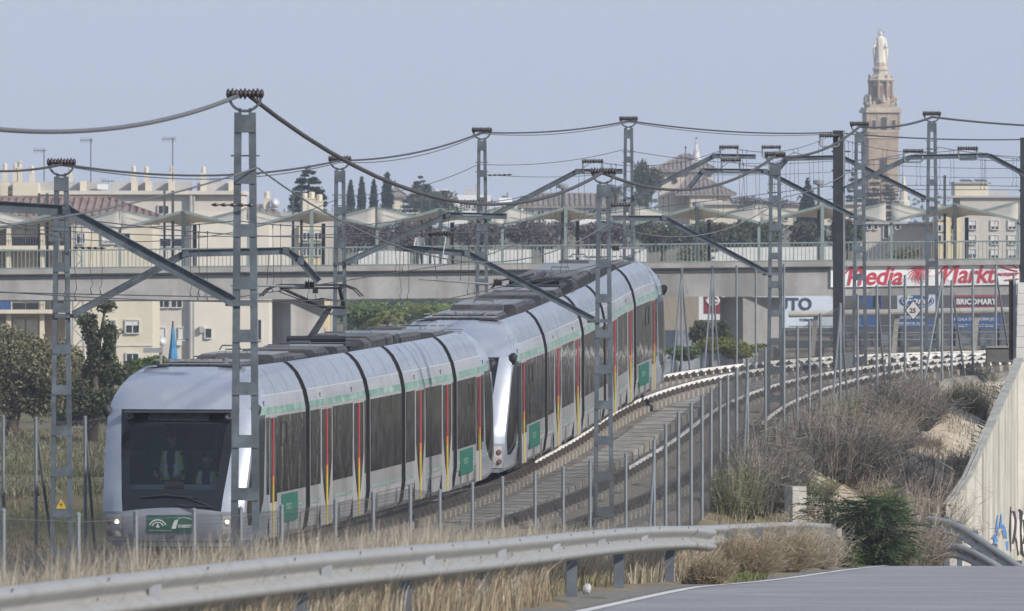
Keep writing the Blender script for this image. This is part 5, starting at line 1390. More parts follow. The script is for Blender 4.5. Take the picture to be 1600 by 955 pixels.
for u, y0, y1, w, arch in ((-1.25, 188, 202, .42, 0), (0, 183, 203, .75, 1), (1.25, 188, 202, .42, 0), (0, 247, 268, .85, 0)):
    z0, z1 = PZ(y1, d), PZ(y0, d); pl = [(-w/2, z0), (w/2, z0), (w/2, z1-.3*arch)]+([(w/2*math.cos(a), z1-.3+.3*math.sin(a)) for a in (.5, 1.0, 1.57, 2.1, 2.6)] if arch else [])+[(-w/2, z1-.3*arch)]
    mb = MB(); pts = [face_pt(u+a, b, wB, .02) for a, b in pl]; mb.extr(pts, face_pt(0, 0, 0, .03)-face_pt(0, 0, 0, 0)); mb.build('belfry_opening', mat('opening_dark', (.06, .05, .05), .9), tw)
    if y0 < 240:
        fr_ = MB()
        for sx in (-1, 1): fr_.bar(face_pt(u+sx*(w/2+.09), z0, wB, .06), face_pt(u+sx*(w/2+.09), z1, wB, .06), .12, .1, (0, 1, 0))
        fr_.bar(face_pt(u-w/2-.15, z1+.08, wB, .06), face_pt(u+w/2+.15, z1+.08, wB, .06), .1, .14); fr_.build('opening_surround', M_stone, tw)
for u in (-2.05, -.68, .68, 2.05): MB().bar(face_pt(u, PZ(204, d), wB, .04), face_pt(u, PZ(177, d), wB, .04), .2, .12, (0, 1, 0)).build('pilaster', M_stone, tw)
c = Vector((X0, d+2.4, PZ(160, d)))
MB().lathe(c, [(1.45, 0), (1.45, .3), (1.2, .4), (1.2, 2.5), (1.6, 2.65), (1.75, 2.8), (1.6, 2.9), (1.3, 3.2), (.95, 3.5), (.9, 3.9), (1.05, 4.1), (1.0, 4.3), (.8, 4.5), (.7, 5.0)], 8, ph=PI/8+R).build('lantern_drum', M_stone, tw)
for a in range(8):
    an = PI/4*a+R+PI/8; q = c+Vector((math.cos(an)*1.42, math.sin(an)*1.42, .3)); MB().lathe(q, [(.2, 0), (.15, .2), (.15, 2.0), (.22, 2.2), (.22, 2.4)], 8).build('column', M_brick, tw)
    q2 = c+Vector((math.cos(an)*1.45, math.sin(an)*1.45, 2.9)); MB().lathe(q2, [(.14, 0), (.1, .2), (.16, .4), (.03, .65)], 6).build('finial', M_stone, tw)
for a in (0, 1, 2): 
    an = -PI/2+R+(a-1)*PI/4; q = c+Vector((math.cos(an)*1.13, math.sin(an)*1.13, 1.35)); dm = MB(); dm.box((0, 0, 0), (.5, .06, 1.5)); dm.tf(Matrix.Translation(q) @ Matrix.Rotation(an+PI/2, 4, 'Z')); dm.build('lattice_panel', mat('lattice_brick', (.25, .16, .13), .9, var=.5, scale=5), tw)
for ca in range(4):
    an = PI/4+PI/2*ca+R; w_ = 52*k/(math.cos(R)+math.sin(R))*.5*1.414*.93; q = Vector((X0+math.cos(an)*w_, d+2.4+math.sin(an)*w_, PZ(163, d)))
    MB().lathe(q, [(.22, 0), (.22, .25), (.12, .35), (.18, .6), (.16, .8), (.03, 1.25)], 8).build('corner_finial', M_stone, tw)
    an = PI/2*ca+R; q = Vector((X0+math.cos(an)*1.75, d+2.4+math.sin(an)*1.75, PZ(160, d))); MB().lathe(q, [(.30, 0), (.26, .5), (.12, .9), (.05, 1.1)], 8).build('buttress_scroll', M_stone, tw)
# statue : robed figure, lathe body squashed plus arms, cloak and head with rayed crown
sb = P(1377, 104, d); sb.y = d+2.4; zt0 = sb.z
SM = Matrix.Translation(sb)
def rob(t, a):   # folds
    r = float(np.interp(t, [0, .05, .3, .55, .72, .82, .86, .9], [.70, .74, .62, .60, .66, .60, .30, .14])); fz = 1+.07*math.cos(a*7+t*3)*(1 if t < .8 else .2)
    return (r*fz*math.cos(a)*.95, r*fz*math.sin(a)*.70)
st = MB(); rows = []; Hs = 4.4
for i in range(23):
    t_ = .9*i/22; rows.append([SM @ Vector((*rob(t_, 2*PI*j/28), t_*Hs)) for j in range(28)])
st.grid(rows, closed=True)
hd = SM @ Vector((0, -.05, 4.12)); rows = []
for i in range(9):
    th = PI*i/8; rows.append([hd+Vector((.20*math.sin(th)*math.cos(p_), .23*math.sin(th)*math.sin(p_)-(.05 if (abs(p_+PI/2-2*PI) < .3 or abs(p_-1.5*PI) < .3) and 3 < i < 6 else 0), .29*math.cos(th))) for p_ in [2*PI*j/12 for j in range(12)]])
st.grid(rows, closed=True)
for sx, reach in ((-1, .42), (1, .12)):
    st.tube([SM @ Vector(q) for q in ((sx*.50, 0, 3.5), (sx*.66, -.1, 2.9), (sx*(.62+reach*.4), -.35, 2.45), (sx*(.62+reach), -.6, 2.45))], [.20, .17, .13, .07], 8)
    for f_ in range(4): st.tube([SM @ Vector((sx*(.62+reach)+sx*.02*f_, -.58, 2.47-.03*f_)), SM @ Vector((sx*(.80+reach)-sx*.02*f_, -.68, 2.44-.05*f_))], .022, 5)
    st.tube([SM @ Vector((sx*.60, .1, 3.3)), SM @ Vector((sx*.78, .12, 2.0)), SM @ Vector((sx*.66, .1, .2))], [.1, .2, .16], 8)
fs = st.build('statue', M_stat, tw, smooth=True)
cr = MB(); cr.tube([hd+Vector((.42*math.cos(a), .06, .12+.42*math.sin(a))) for a in [2*PI*k_/20 for k_ in range(21)]], .035, 5)
for a in (0, PI/3, 2*PI/3, PI, PI/2): cr.tube([hd+Vector((.2*math.cos(a), .06, .15+.2*math.sin(a))), hd+Vector((.52*math.cos(a), .06, .12+.5*math.sin(a)))], .025, 4)
cr.build('rayed_halo', M_greyr, fs)
# pedestrian on the bridge
J = [(0, 0, 0), (0, 0, .25), (0, 0, .45), (0, 0, .55), (0, 0, .66), (-.18, 0, .48), (.18, 0, .48), (-.24, .02, .2), (.25, -.02, .2), (-.22, -.08, -.02), (.24, -.1, -.02), (-.09, 0, -.05), (.09, 0, -.05), (-.12, -.1, -.45), (.10, .08, -.45), (-.12, -.12, -.86), (.12, .22, -.84), (-.12, -.24, -.88), (.12, .12, -.88)]
E = [(0, 1), (1, 2), (2, 3), (3, 4), (2, 5), (2, 6), (5, 7), (6, 8), (7, 9), (8, 10), (0, 11), (0, 12), (11, 13), (12, 14), (13, 15), (14, 16), (15, 17), (16, 18)]
Rr = [(.15, .11), (.15, .11), (.16, .11), .06, .055, .07, .07, .05, .05, .03, .03, .09, .09, .065, .065, .045, .045, .035, .035]
pose_hip = -.02
p = P(655, yb(655), BD+3)
skin_person('person', J, E, Rr, [mat('white_shirt', (.62, .62, .6), .9), M_skin, M_dkcloth], Matrix.Translation((p.x, p.y, PZ(yb(655)-2, BD+3)+.9)), 'pedestrian in a white top and dark trousers walking on the bridge', head=(0, -.02, .76), headr=.105, hairm=M_hair, handpts=[J[9], J[10]])
# yellow diamond speed sign, street-cabinet, camera pole
t = thing('speed_sign', P(1428, 520, 243), 'white square speed sign 25 standing on its corner on the fence', 'sign')
c = P(1427, 485, 243); s_ = .215
MB().extr([c+Vector((-s_, 0, 0)), c+Vector((0, 0, -s_*1.25)), c+Vector((s_, 0, 0)), c+Vector((0, 0, s_*1.25))], (0, .02, 0)).build('plate', mat('sign_black', (.02, .02, .02), .6), t)
s_ *= .86; q = MB().extr([c+Vector((-s_, -.006, 0)), c+Vector((0, -.006, -s_*1.25)), c+Vector((s_, -.006, 0)), c+Vector((0, -.006, s_*1.25))], (0, .004, 0)).build('face', mat('sign_face', (.55, .55, .53), .6), t)
tm = MB(); text_mb(tm, '25', face_cam(c+Vector((-.095, -.012, -.06))), .165, bold=.004, extr=.002); tm.build('numerals', M_txtk, q)
t = thing('camera_pole', P(252, 640, 320), 'grey pole with a box camera rising behind the nearest tram roof', 'camera pole')
p = P(251, 550, 320); MB().tube([P(251, 640, 320), p], .05, 6).build('pole', M_kerb, t); MB().box(p+Vector((-.25, 0, .05)), (.65, .2, .16)).build('box_camera', M_galv2, t)
t = thing('flag_banner', P(270, 640, 330), 'folded blue parasol or flag beside the camera pole', 'flag')
MB().lathe(P(270, 585, 330), [(.14, 0), (.17, .6), (.10, 1.1), (.05, 1.6)], 7).build('cloth', mat('blue_cloth', (.06, .22, .42), .8, var=.2), t)
MB().tube([P(270, 640, 330), P(270, 502, 330)], .03, 6).build('pole', M_wire, t)
t = thing('lattice_pylon', P(122, 560, 520), 'white lattice mast in front of the cream balconies', 'pylon')
for sx in (-1, 1):
    MB().tube([P(122+sx*9, 560, 520), P(122+sx*6, 340, 520)], .06, 5).build('leg', M_galv2, t)
lz = MB()
for k_ in range(14): lz.tube([P(122-(8-k_*.15)*(1 if k_ % 2 else -1), 560-k_*15.5, 520), P(122+(8-k_*.15)*(1 if k_ % 2 else -1), 544.5-k_*15.5, 520)], .03, 4)
lz.build('lacing', M_galv2, t)
# ---------------------------------------------------------------- vegetation
def leaf_mat(name, c1, c2, c3=None, trans=.25):
    m = bpy.data.materials.new(name); m.use_nodes = True; nt = m.node_tree; L = nt.links; b = nt.nodes['Principled BSDF']
    b.inputs['Roughness'].default_value = .75; b.inputs['Specular IOR Level'].default_value = .2
    g = nt.nodes.new('ShaderNodeNewGeometry'); cr = nt.nodes.new('ShaderNodeValToRGB')
    cr.color_ramp.elements[0].color = (*c1, 1); cr.color_ramp.elements[1].color = (*c2, 1)
    if c3: e = cr.color_ramp.elements.new(.5); e.color = (*c3, 1)
    L.new(g.outputs['Random Per Island'], cr.inputs['Fac']); L.new(cr.outputs['Color'], b.inputs['Base Color'])
    tr = nt.nodes.new('ShaderNodeBsdfTranslucent'); L.new(cr.outputs['Color'], tr.inputs[0])
    mx = nt.nodes.new('ShaderNodeMixShader'); mx.inputs[0].default_value = trans
    L.new(b.outputs[0], mx.inputs[1]); L.new(tr.outputs[0], mx.inputs[2]); L.new(mx.outputs[0], nt.nodes['Material Output'].inputs[0])
    return m
M_bark = mat('bark', (.11, .085, .065), .95, var=.3, scale=5)
M_lf_olive = leaf_mat('olive_leaf', (.10, .098, .06), (.28, .268, .175), (.185, .178, .112))
M_lf_dark = leaf_mat('dark_leaf', (.045, .06, .035), (.15, .165, .09), (.09, .105, .06))
M_lf_green = leaf_mat('green_leaf', (.07, .11, .035), (.22, .28, .10), (.13, .19, .06))
M_lf_yel = leaf_mat('yellow_green_leaf', (.10, .13, .03), (.32, .33, .10), (.19, .21, .06))
M_lf_brown = leaf_mat('bare_brown_twig', (.09, .08, .075), (.21, .185, .175), (.145, .125, .12))
M_lf_cyp = leaf_mat('cypress_leaf', (.015, .025, .018), (.05, .065, .04), (.03, .042, .026))
M_straw = leaf_mat('straw', (.25, .21, .155), (.66, .60, .49), (.45, .395, .305), .3)
M_straw2 = leaf_mat('tawny_straw', (.20, .155, .10), (.52, .435, .31), (.35, .285, .19), .3)
M_twig = leaf_mat('dry_twig', (.085, .078, .068), (.36, .33, .29), (.20, .182, .158), .1)
M_field = leaf_mat('field_grass', (.10, .095, .05), (.34, .31, .20), (.20, .185, .11), .3)
M_grn_gr = leaf_mat('green_grass', (.07, .09, .03), (.24, .27, .11), (.14, .17, .06), .3)

def blobs_leaves(lobes, n, size, rg=None, shell=.55):
    """leaf quads scattered in ellipsoid lobes; returns V,F"""
    rg = rg or rng; w = np.array([l[3]*l[4]*l[5] for l in lobes])**.67; w = w/w.sum(); ids = rg.choice(len(lobes), n, p=w)
    L = np.array(lobes)[ids]; d = rg.normal(size=(n, 3)); d /= np.linalg.norm(d, axis=1)[:, None]
    r = rg.uniform(shell**3, 1, n)**(1/3)
    # lumpy outline
    lump = 1+.18*np.sin(d[:, 0]*5+ids)*np.cos(d[:, 2]*6+ids*2)+.10*rg.normal(size=n)
    c = L[:, :3]+d*L[:, 3:6]*(r*lump)[:, None]
    a = rg.normal(size=(n, 3)); a /= np.linalg.norm(a, axis=1)[:, None]; b = np.cross(a, rg.normal(size=(n, 3))); b /= np.linalg.norm(b, axis=1)[:, None]
    s = (size*rg.uniform(.6, 1.4, n))[:, None]
    V = np.stack([c-a*s, c-b*s*.5, c+a*s, c+b*s*.5], 1).reshape(-1, 3)
    Fq = np.arange(4*n).reshape(-1, 4); return V, Fq
def tree(name, label, px, pbase, d, lobes_px, n, size, m, group=None, trunk=.2, limbs=True, cat='tree', shell=.45, bark=None):
    """lobes_px: (px, py, rx_px, rz_px, depth offset)"""
    X = PX(px, d); zb = PZ(pbase, d)
    t = thing(name, (X, d, zb), label, cat, group); s = d/F; L = []
    for (x, y, rx, rz, dd) in lobes_px:
        c = P(x, y, d+dd); L.append((c.x, c.y, c.z, rx*s, max(rx*s*.9, .2), rz*s))
    top = max(l[2] for l in L); base = Vector((X, d, zb-.4))
    tb = MB(); cx = sum(l[0] for l in L)/len(L); mid = Vector((X+(cx-X)*.5, d, zb+(top-zb)*.55))
    tb.tube([base, base.lerp(mid, .5)+Vector((trunk*.4, 0, 0)), mid, Vector((cx, d, zb+(top-zb)*.8))], [trunk, trunk*.8, trunk*.55, trunk*.2], 8)
    if limbs:
        for l in L:
            q = Vector(l[:3]); st = base.lerp(mid, random.uniform(.5, 1.0)); tb.tube([st, st.lerp(q, .5)+Vector((0, 0, .1)), q, q+Vector((0, 0, l[5]*.5))], [trunk*.4, trunk*.28, trunk*.14, trunk*.05], 6)
            for k in range(3):
                e = q+Vector((random.uniform(-1, 1)*l[3]*.8, random.uniform(-1, 1)*l[4]*.6, random.uniform(-.5, .8)*l[5])); tb.tube([q, e], [trunk*.1, trunk*.03], 4)
    tb.build('trunk', bark or M_bark, t, smooth=True)
    V, Fq = blobs_leaves(L, n, size, shell=shell); mb = MB(); mb.arr(V, Fq); mb.build('crown', m, t)
    return t
def lobes(cx, cy, w, h, n, r=.34, seed=0):
    rr = random.Random(seed); out = []
    for i in range(n):
        a = rr.uniform(0, 2*PI); q = math.sqrt(rr.random())*.72
        out.append((cx+math.cos(a)*q*w/2, cy+math.sin(a)*q*h/2, w*r*rr.uniform(.6, 1), h*r*rr.uniform(.55, .95), rr.uniform(-1, 1)*w/2*.01))
    return out
# left trees
tree('broadleaf_tree', 'olive-brown bushy tree at the left edge, before the cream flats', 14, 672, 292, lobes(25, 585, 190, 150, 22, .22, seed=1)+[(50, 560, 40, 40, 0), (60, 625, 40, 30, 0), (-15, 545, 50, 30, 1)], 22000, .062, M_lf_olive, 'trees left of the tramway', .22)
tree('broadleaf_tree', 'brownish bushy tree just left of the left mast', 92, 660, 300, lobes(96, 590, 85, 120, 14, .22, seed=2), 9000, .062, M_lf_olive, 'trees left of the tramway', .16)
tree('pine_tree', 'tall dark straggly pine between left mast and tram front', 142, 668, 286, lobes(150, 565, 75, 160, 18, .18, seed=3)+[(165, 478, 16, 12, 0), (135, 500, 18, 10, 0), (172, 520, 18, 12, 0), (120, 610, 30, 20, 0), (150, 640, 45, 25, 0), (190, 585, 22, 20, 0), (112, 650, 30, 15, 0)], 11000, .06, M_lf_dark, 'trees left of the tramway', .2, shell=.1)
tree('broadleaf_tree', 'small fresh green tree behind the tram roof at left', 228, 620, 330, lobes(226, 570, 66, 34, 8, .3, seed=4), 4500, .08, M_lf_green, 'trees left of the tramway', .12)
tree('broadleaf_tree', 'low red-brown shrub under the straggly pine', 178, 650, 284, lobes(180, 630, 90, 46, 8, .3, seed=5), 5000, .07, M_lf_dark, 'trees left of the tramway', .1)
# greenery under the bridge
tree('broadleaf_tree', 'soft green tree beneath the bridge right of the pantograph', 560, 550, 560, lobes(580, 498, 120, 46, 9, .34, seed=6), 7000, .12, M_lf_green, 'trees seen under the bridge', .2)
tree('broadleaf_tree', 'hazy green tree under the middle of the bridge', 690, 540, 640, lobes(700, 488, 170, 36, 10, .34, seed=7), 7000, .14, M_lf_green, 'trees seen under the bridge', .2)
tree('broadleaf_tree', 'dark hazy tree belt under the bridge, farther off', 620, 520, 760, lobes(640, 478, 200, 24, 10, .34, seed=27), 6000, .16, M_lf_dark, 'trees seen under the bridge', .2)
def palm(px, pb, pt, d, rpx, label, n=26, m=None, group='palms', name='palm_tree', trunk=.18, droop=.7, seed=0):
    rr = random.Random(seed); base = P(px, pb, d); top = P(px, pt, d); t = thing(name, base, label, 'palm tree', group)
    MB().tube([base-Vector((0, 0, .4)), top], [trunk, trunk*.75], 8).build('trunk', M_bark, t)
    R_ = rpx/F*d; mb = MB()
    for i in range(n):
        a = 2*PI*i/n+rr.uniform(-.2, .2); e = rr.uniform(-.2, 1.2); pts = []
        for k in range(7):
            u = k/6; pts.append(top+Vector((math.cos(a)*R_*u*math.cos(e*.5), math.sin(a)*R_*u*math.cos(e*.5), R_*(math.sin(e)*u-droop*u*u*(1.1-.2*e)))))
        for k in range(6):
            p, q = pts[k], pts[k+1]; dr = (q-p).normalized(); sd = dr.cross(Vector((0, 0, 1))).normalized()
            for j in range(3):
                c = p.lerp(q, j/3)
                for sg in (-1, 1):
                    tip = c+sd*sg*R_*.20*(1-.5*k/6)+dr*R_*.12-Vector((0, 0, R_*.05)); w = dr*R_*.018
                    mb.add([c-w, c+w, tip], [(0, 1, 2)])
    mb.build('frond_crown', m or M_lf_dark, t); return t
palm(603, 560, 500, 420, 44, 'yellow-green low palm seen under the bridge, left one', 30, M_lf_yel, 'yellow palms beneath the bridge', seed=1)
palm(668, 560, 492, 440, 46, 'yellow-green low palm seen under the bridge, right one', 30, M_lf_yel, 'yellow palms beneath the bridge', seed=2)
palm(962, 400, 300, 760, 34, 'tall dusky palm behind the mast above the second tram', 40, M_lf_dark, 'palms on the skyline', seed=3)
palm(752, 370, 318, 850, 16, 'small skyline palm by the white block', 24, M_lf_dark, 'palms on the skyline', seed=4)
tree('shrub', 'olive shrub at the foot of the bridge pier behind the curve', 1150, 556, 300, lobes(1150, 540, 110, 34, 9, .3, seed=8), 5000, .06, M_lf_yel, 'shrubs behind the curve', .05, cat='shrub')
tree('shrub', 'grey-green bush left of the pier below the ring-emblem board', 1110, 556, 310, lobes(1112, 525, 64, 50, 8, .32, seed=9), 4500, .07, M_lf_dark, 'shrubs behind the curve', .06, cat='shrub')
tree('shrub', 'low green bank of leaves behind the second tram tail', 1062, 560, 296, lobes(1068, 552, 60, 20, 6, .34, seed=10), 2500, .06, M_lf_green, 'shrubs behind the curve', .04, cat='shrub')
# skyline trees
for i, (px, yt, w, lab) in enumerate(((548, 284, 13, 'rather short skyline cypress, leftmost of four'), (565, 278, 14, 'slender pointed cypress, second from the left'), (584, 283, 13, 'narrowest skyline cypress, third from the left'), (605, 272, 20, 'tallest and widest skyline cypress of the four'))):
    h = 340-yt; lb = [(px, yt+h*(k+.5)/9, w*.5*float(np.interp((k+.5)/9, [0, .15, .5, 1], [.25, .6, 1, .9])), h/9*.9, 0) for k in range(9)]
    tree('cypress_tree', lab, px, 345, 900, lb, 2600, .13, M_lf_cyp, 'cypresses on the skyline', .15, limbs=False, shell=.2)
tree('cypress_tree', 'broad dark cypress left of the dark steel column', 1262, 350, 800, [(1262, 285+k*9, float(np.interp(k, [0, 3, 7], [3, 11, 20])), 8, 0) for k in range(8)], 3500, .13, M_lf_cyp, 'cypresses on the skyline', .15, limbs=False, shell=.2)
def conifer(px, yt, yb_, w, d, label, n=4000, seed=0):
    rr = random.Random(seed); h = yb_-yt; lb = []
    for k in range(16):
        f = (k+.3)/16; ww = w/2*float(np.interp(f, [0, .2, .6, 1], [.08, .45, .95, .8]))
        for s in (-1, 1): lb.append((px+s*ww*.55+rr.uniform(-2, 2), yt+h*f+rr.uniform(-3, 3), ww*.55, h*.030, rr.uniform(-.5, .5)))
    return tree('conifer_tree', label, px, yb_+6, d, lb, n, .12, M_lf_cyp, 'conifers on the skyline', .18, limbs=False, shell=.1)
conifer(482, 260, 340, 58, 700, 'tall ragged conifer on the skyline right of the near mast', 5000, 1)
conifer(1376, 262, 345, 56, 1080, 'dark conifer in front of the tower base', 4500, 2)
conifer(1335, 262, 345, 30, 1060, 'slim dark conifer left of the tower', 2500, 3)
conifer(658, 278, 345, 60, 900, 'spreading cedar on the skyline below the feeder cable', 4500, 4)
tree('broadleaf_tree', 'tall dark skyline tree left of the church', 1010, 350, 900, lobes(1010, 275, 40, 70, 9, .34, seed=11), 5000, .15, M_lf_dark, 'trees behind the bridge', .2)
tree('broadleaf_tree', 'rounded dark tree mass left of the church', 985, 360, 860, lobes(985, 330, 70, 50, 8, .34, seed=12), 4500, .15, M_lf_dark, 'trees behind the bridge', .2)
tree('broadleaf_tree', 'low dark trees by the distant chapel', 690, 352, 880, lobes(680, 322, 80, 40, 9, .34, seed=13), 4500, .15, M_lf_dark, 'trees behind the bridge', .2)
tree('broadleaf_tree', 'low dark trees under the four cypresses', 570, 352, 880, lobes(575, 333, 110, 22, 9, .34, seed=14), 4000, .15, M_lf_dark, 'trees behind the bridge', .2)
tree('broadleaf_tree', 'bare reddish tree behind the sails right of the church', 1150, 345, 840, lobes(1180, 318, 120, 22, 9, .3, seed=15), 2500, .10, M_lf_brown, 'bare trees behind the bridge', .15, shell=.2)
for i, (x, w, m, lb) in enumerate(((560, 110, M_lf_brown, 'bare purple-brown trees under the cypress-side sail'), (650, 110, M_lf_brown, 'bare purple-brown trees behind the pedestrian'), (745, 110, M_lf_brown, 'bare purple-brown trees behind the middle mast'), (850, 110, M_lf_brown, 'bare brown trees behind the railing above the second tram'), (960, 100, M_lf_brown, 'bare brown trees beside the mast on the second tram'),
        (1035, 80, M_lf_dark, 'dark evergreen behind the railing below the church'), (1110, 90, M_lf_dark, 'dark evergreen behind the railing right of the church'), (1180, 90, M_lf_dark, 'dark evergreen behind the railing at the fence mast'), (1262, 60, M_lf_dark, 'dark evergreen behind the railing by the bridge lamp'), (1325, 50, M_lf_dark, 'dark evergreen behind the dark steel column'))):
    tree('broadleaf_tree', lb, x, 405, 660, lobes(x, 367, w, 52, 9, .36, seed=30+i), 5000, .13, m, 'trees behind the bridge' if m is M_lf_dark else 'bare trees behind the bridge', .18, shell=.3)
for i, (x, y, w, lb) in enumerate(((1410, 404, 50, 'grey-green bush on the bridge railing under the tower'), (1100, 406, 70, 'grey bush behind the railing right of the second tram'))):
    tree('shrub', lb, x, 418, 500, lobes(x, 398, w, 26, 6, .36, seed=50+i), 2500, .07, M_lf_olive, 'bushes at the bridge railing', .05, cat='shrub')

# ---- distant woods as ground cover mass
V, Fq = [], []
mbw = MB(); lb = []
rr = random.Random(5)
for k in range(60):
    d = rr.uniform(1200, 2400); x = rr.uniform(-.065, .065)*d; lb.append((x, d, ZC+rr.uniform(-2, 4), rr.uniform(15, 40), 12, rr.uniform(2, 4)))
V, Fq = blobs_leaves(lb, 14000, .55); mbw.arr(V, Fq); mbw.build('distant_woodland', M_lf_dark, kind='stuff')

# ---- blades
def blades(pos, h, lean, wdt, r2=None, segs=2):
    """pos (n,3), h (n), lean (n,2) tip offset in units of h; returns V,F (two quads-ish)"""
    n = len(pos); a = rng.uniform(0, PI, n); e = np.stack([np.cos(a), np.sin(a), np.zeros(n)], 1)*wdt[:, None]*.5
    up = np.zeros((n, 3)); up[:, 2] = h; off = np.concatenate([lean*h[:, None], np.zeros((n, 1))], 1)
    m1 = pos+up*.55+off*.3; tip = pos+up*(1-.25*np.clip(np.hypot(lean[:, 0], lean[:, 1]), 0, 1))[:, None]+off
    V = np.stack([pos-e, pos+e, m1+e*.8, m1-e*.8, tip], 1).reshape(-1, 3); o = np.arange(n)*5
    return V, np.stack([o, o+1, o+2, o+3], 1), np.stack([o+3, o+2, o+4], 1)
def blade_obj(name, V, Q, T, m, **k):
    mb = MB(); mb.v = V.tolist(); mb.f = [tuple(x) for x in Q.tolist()]+[tuple(x) for x in T.tolist()]; mb.m = [0]*len(mb.f)
    return mb.build(name, m, **k)
def verge(n, y0, y1, o0, o1, h0, h1, m, name='dry_grass', clump=True, wd=.012, lean=.3, leanx=.12):
    y = rng.uniform(y0, y1, n*2); o = rng.uniform(o0, o1, n*2)
    gx = np.interp(y, GLA[:, 1], GLA[:, 0]); x = gx+o
    if clump:
        f = .5+.5*np.sin(y*1.3+o*2.1)*np.sin(y*.37+o*1.3+1)+.35*np.sin(y*3.1+o*4); keep = rng.uniform(0, 1.0, n*2) < np.clip(f, .12, 1); x, y, f = x[keep][:n], y[keep][:n], f[keep][:n]
    else: f = np.ones(len(x))
    z = ground(x, y); k = len(x)
    h = rng.uniform(h0, h1, k)*(.65+.45*np.clip(f, 0, 1))
    pos = np.stack([x, y, z-.03], 1); le = rng.normal(size=(k, 2))*lean*.6; le[:, 0] += leanx
    V, Q, T = blades(pos, h, le, np.full(k, wd)*rng.uniform(.6, 1.4, k))
    return blade_obj(name, V, Q, T, m, kind='stuff')
verge(17000, 62, 104, -1.7, -.12, .55, 1.0, M_straw, wd=.010)
verge(7000, 102, 126, -1.9, -.42, .45, .9, M_straw, wd=.011)
verge(12000, 62, 126, -3.4, -1.5, .45, .95, M_straw, wd=.012)
verge(4500, 70, 126, -2.6, -.5, .3, .8, M_field, wd=.013)
verge(3000, 104, 172, -1.0, -.3, .12, .4, M_field, wd=.016)
verge(6000, 62, 103, -1.2, .05, .3, .75, M_straw2, wd=.010)
verge(2600, 102, 126, -1.4, -.40, .3, .8, M_straw2, wd=.011)
verge(1000, 75, 120, -1.2, -.3, .15, .4, M_grn_gr, wd=.012)
verge(12000, 120, 178, -4.5, -.2, .3, .75, M_straw, wd=.016)
verge(7000, 128, 170, -1.5, -.25, .35, .75, M_straw2, wd=.014, leanx=.22)
verge(5000, 130, 172, -1.2, -.25, .35, .75, M_straw, wd=.012, leanx=.25)
verge(1300, 124, 134, .05, .5, .05, .15, M_grn_gr, clump=False, wd=.02)
# grass in the left field
def field(n, xr, yr, h0, h1, m, wd=.02, name='dry_grass', fx=None):
    x = rng.uniform(*xr, n); y = rng.uniform(*yr, n)
    f = np.sin(x*.7+y*.13)+np.sin(y*.31-x*.4); keep = f > (fx if fx is not None else -.4); x, y = x[keep], y[keep]
    z = ground(x, y); k = len(x); V, Q, T = blades(np.stack([x, y, z-.02], 1), rng.uniform(h0, h1, k), rng.normal(size=(k, 2))*.5, np.full(k, wd))
    return blade_obj(name, V, Q, T, m, kind='stuff')
field(24000, (-19, -7.0), (165, 300), .08, .34, M_field, .035)
field(5000, (-19, -7.0), (165, 300), .15, .45, M_straw, .03, fx=.9)
field(20000, (-19, -6.6), (160, 300), .06, .22, M_grn_gr, .035, 'green_grass', -2)
field(7000, (-9.5, -6.2), (140, 190), .3, .8, M_straw, .018, fx=-1)

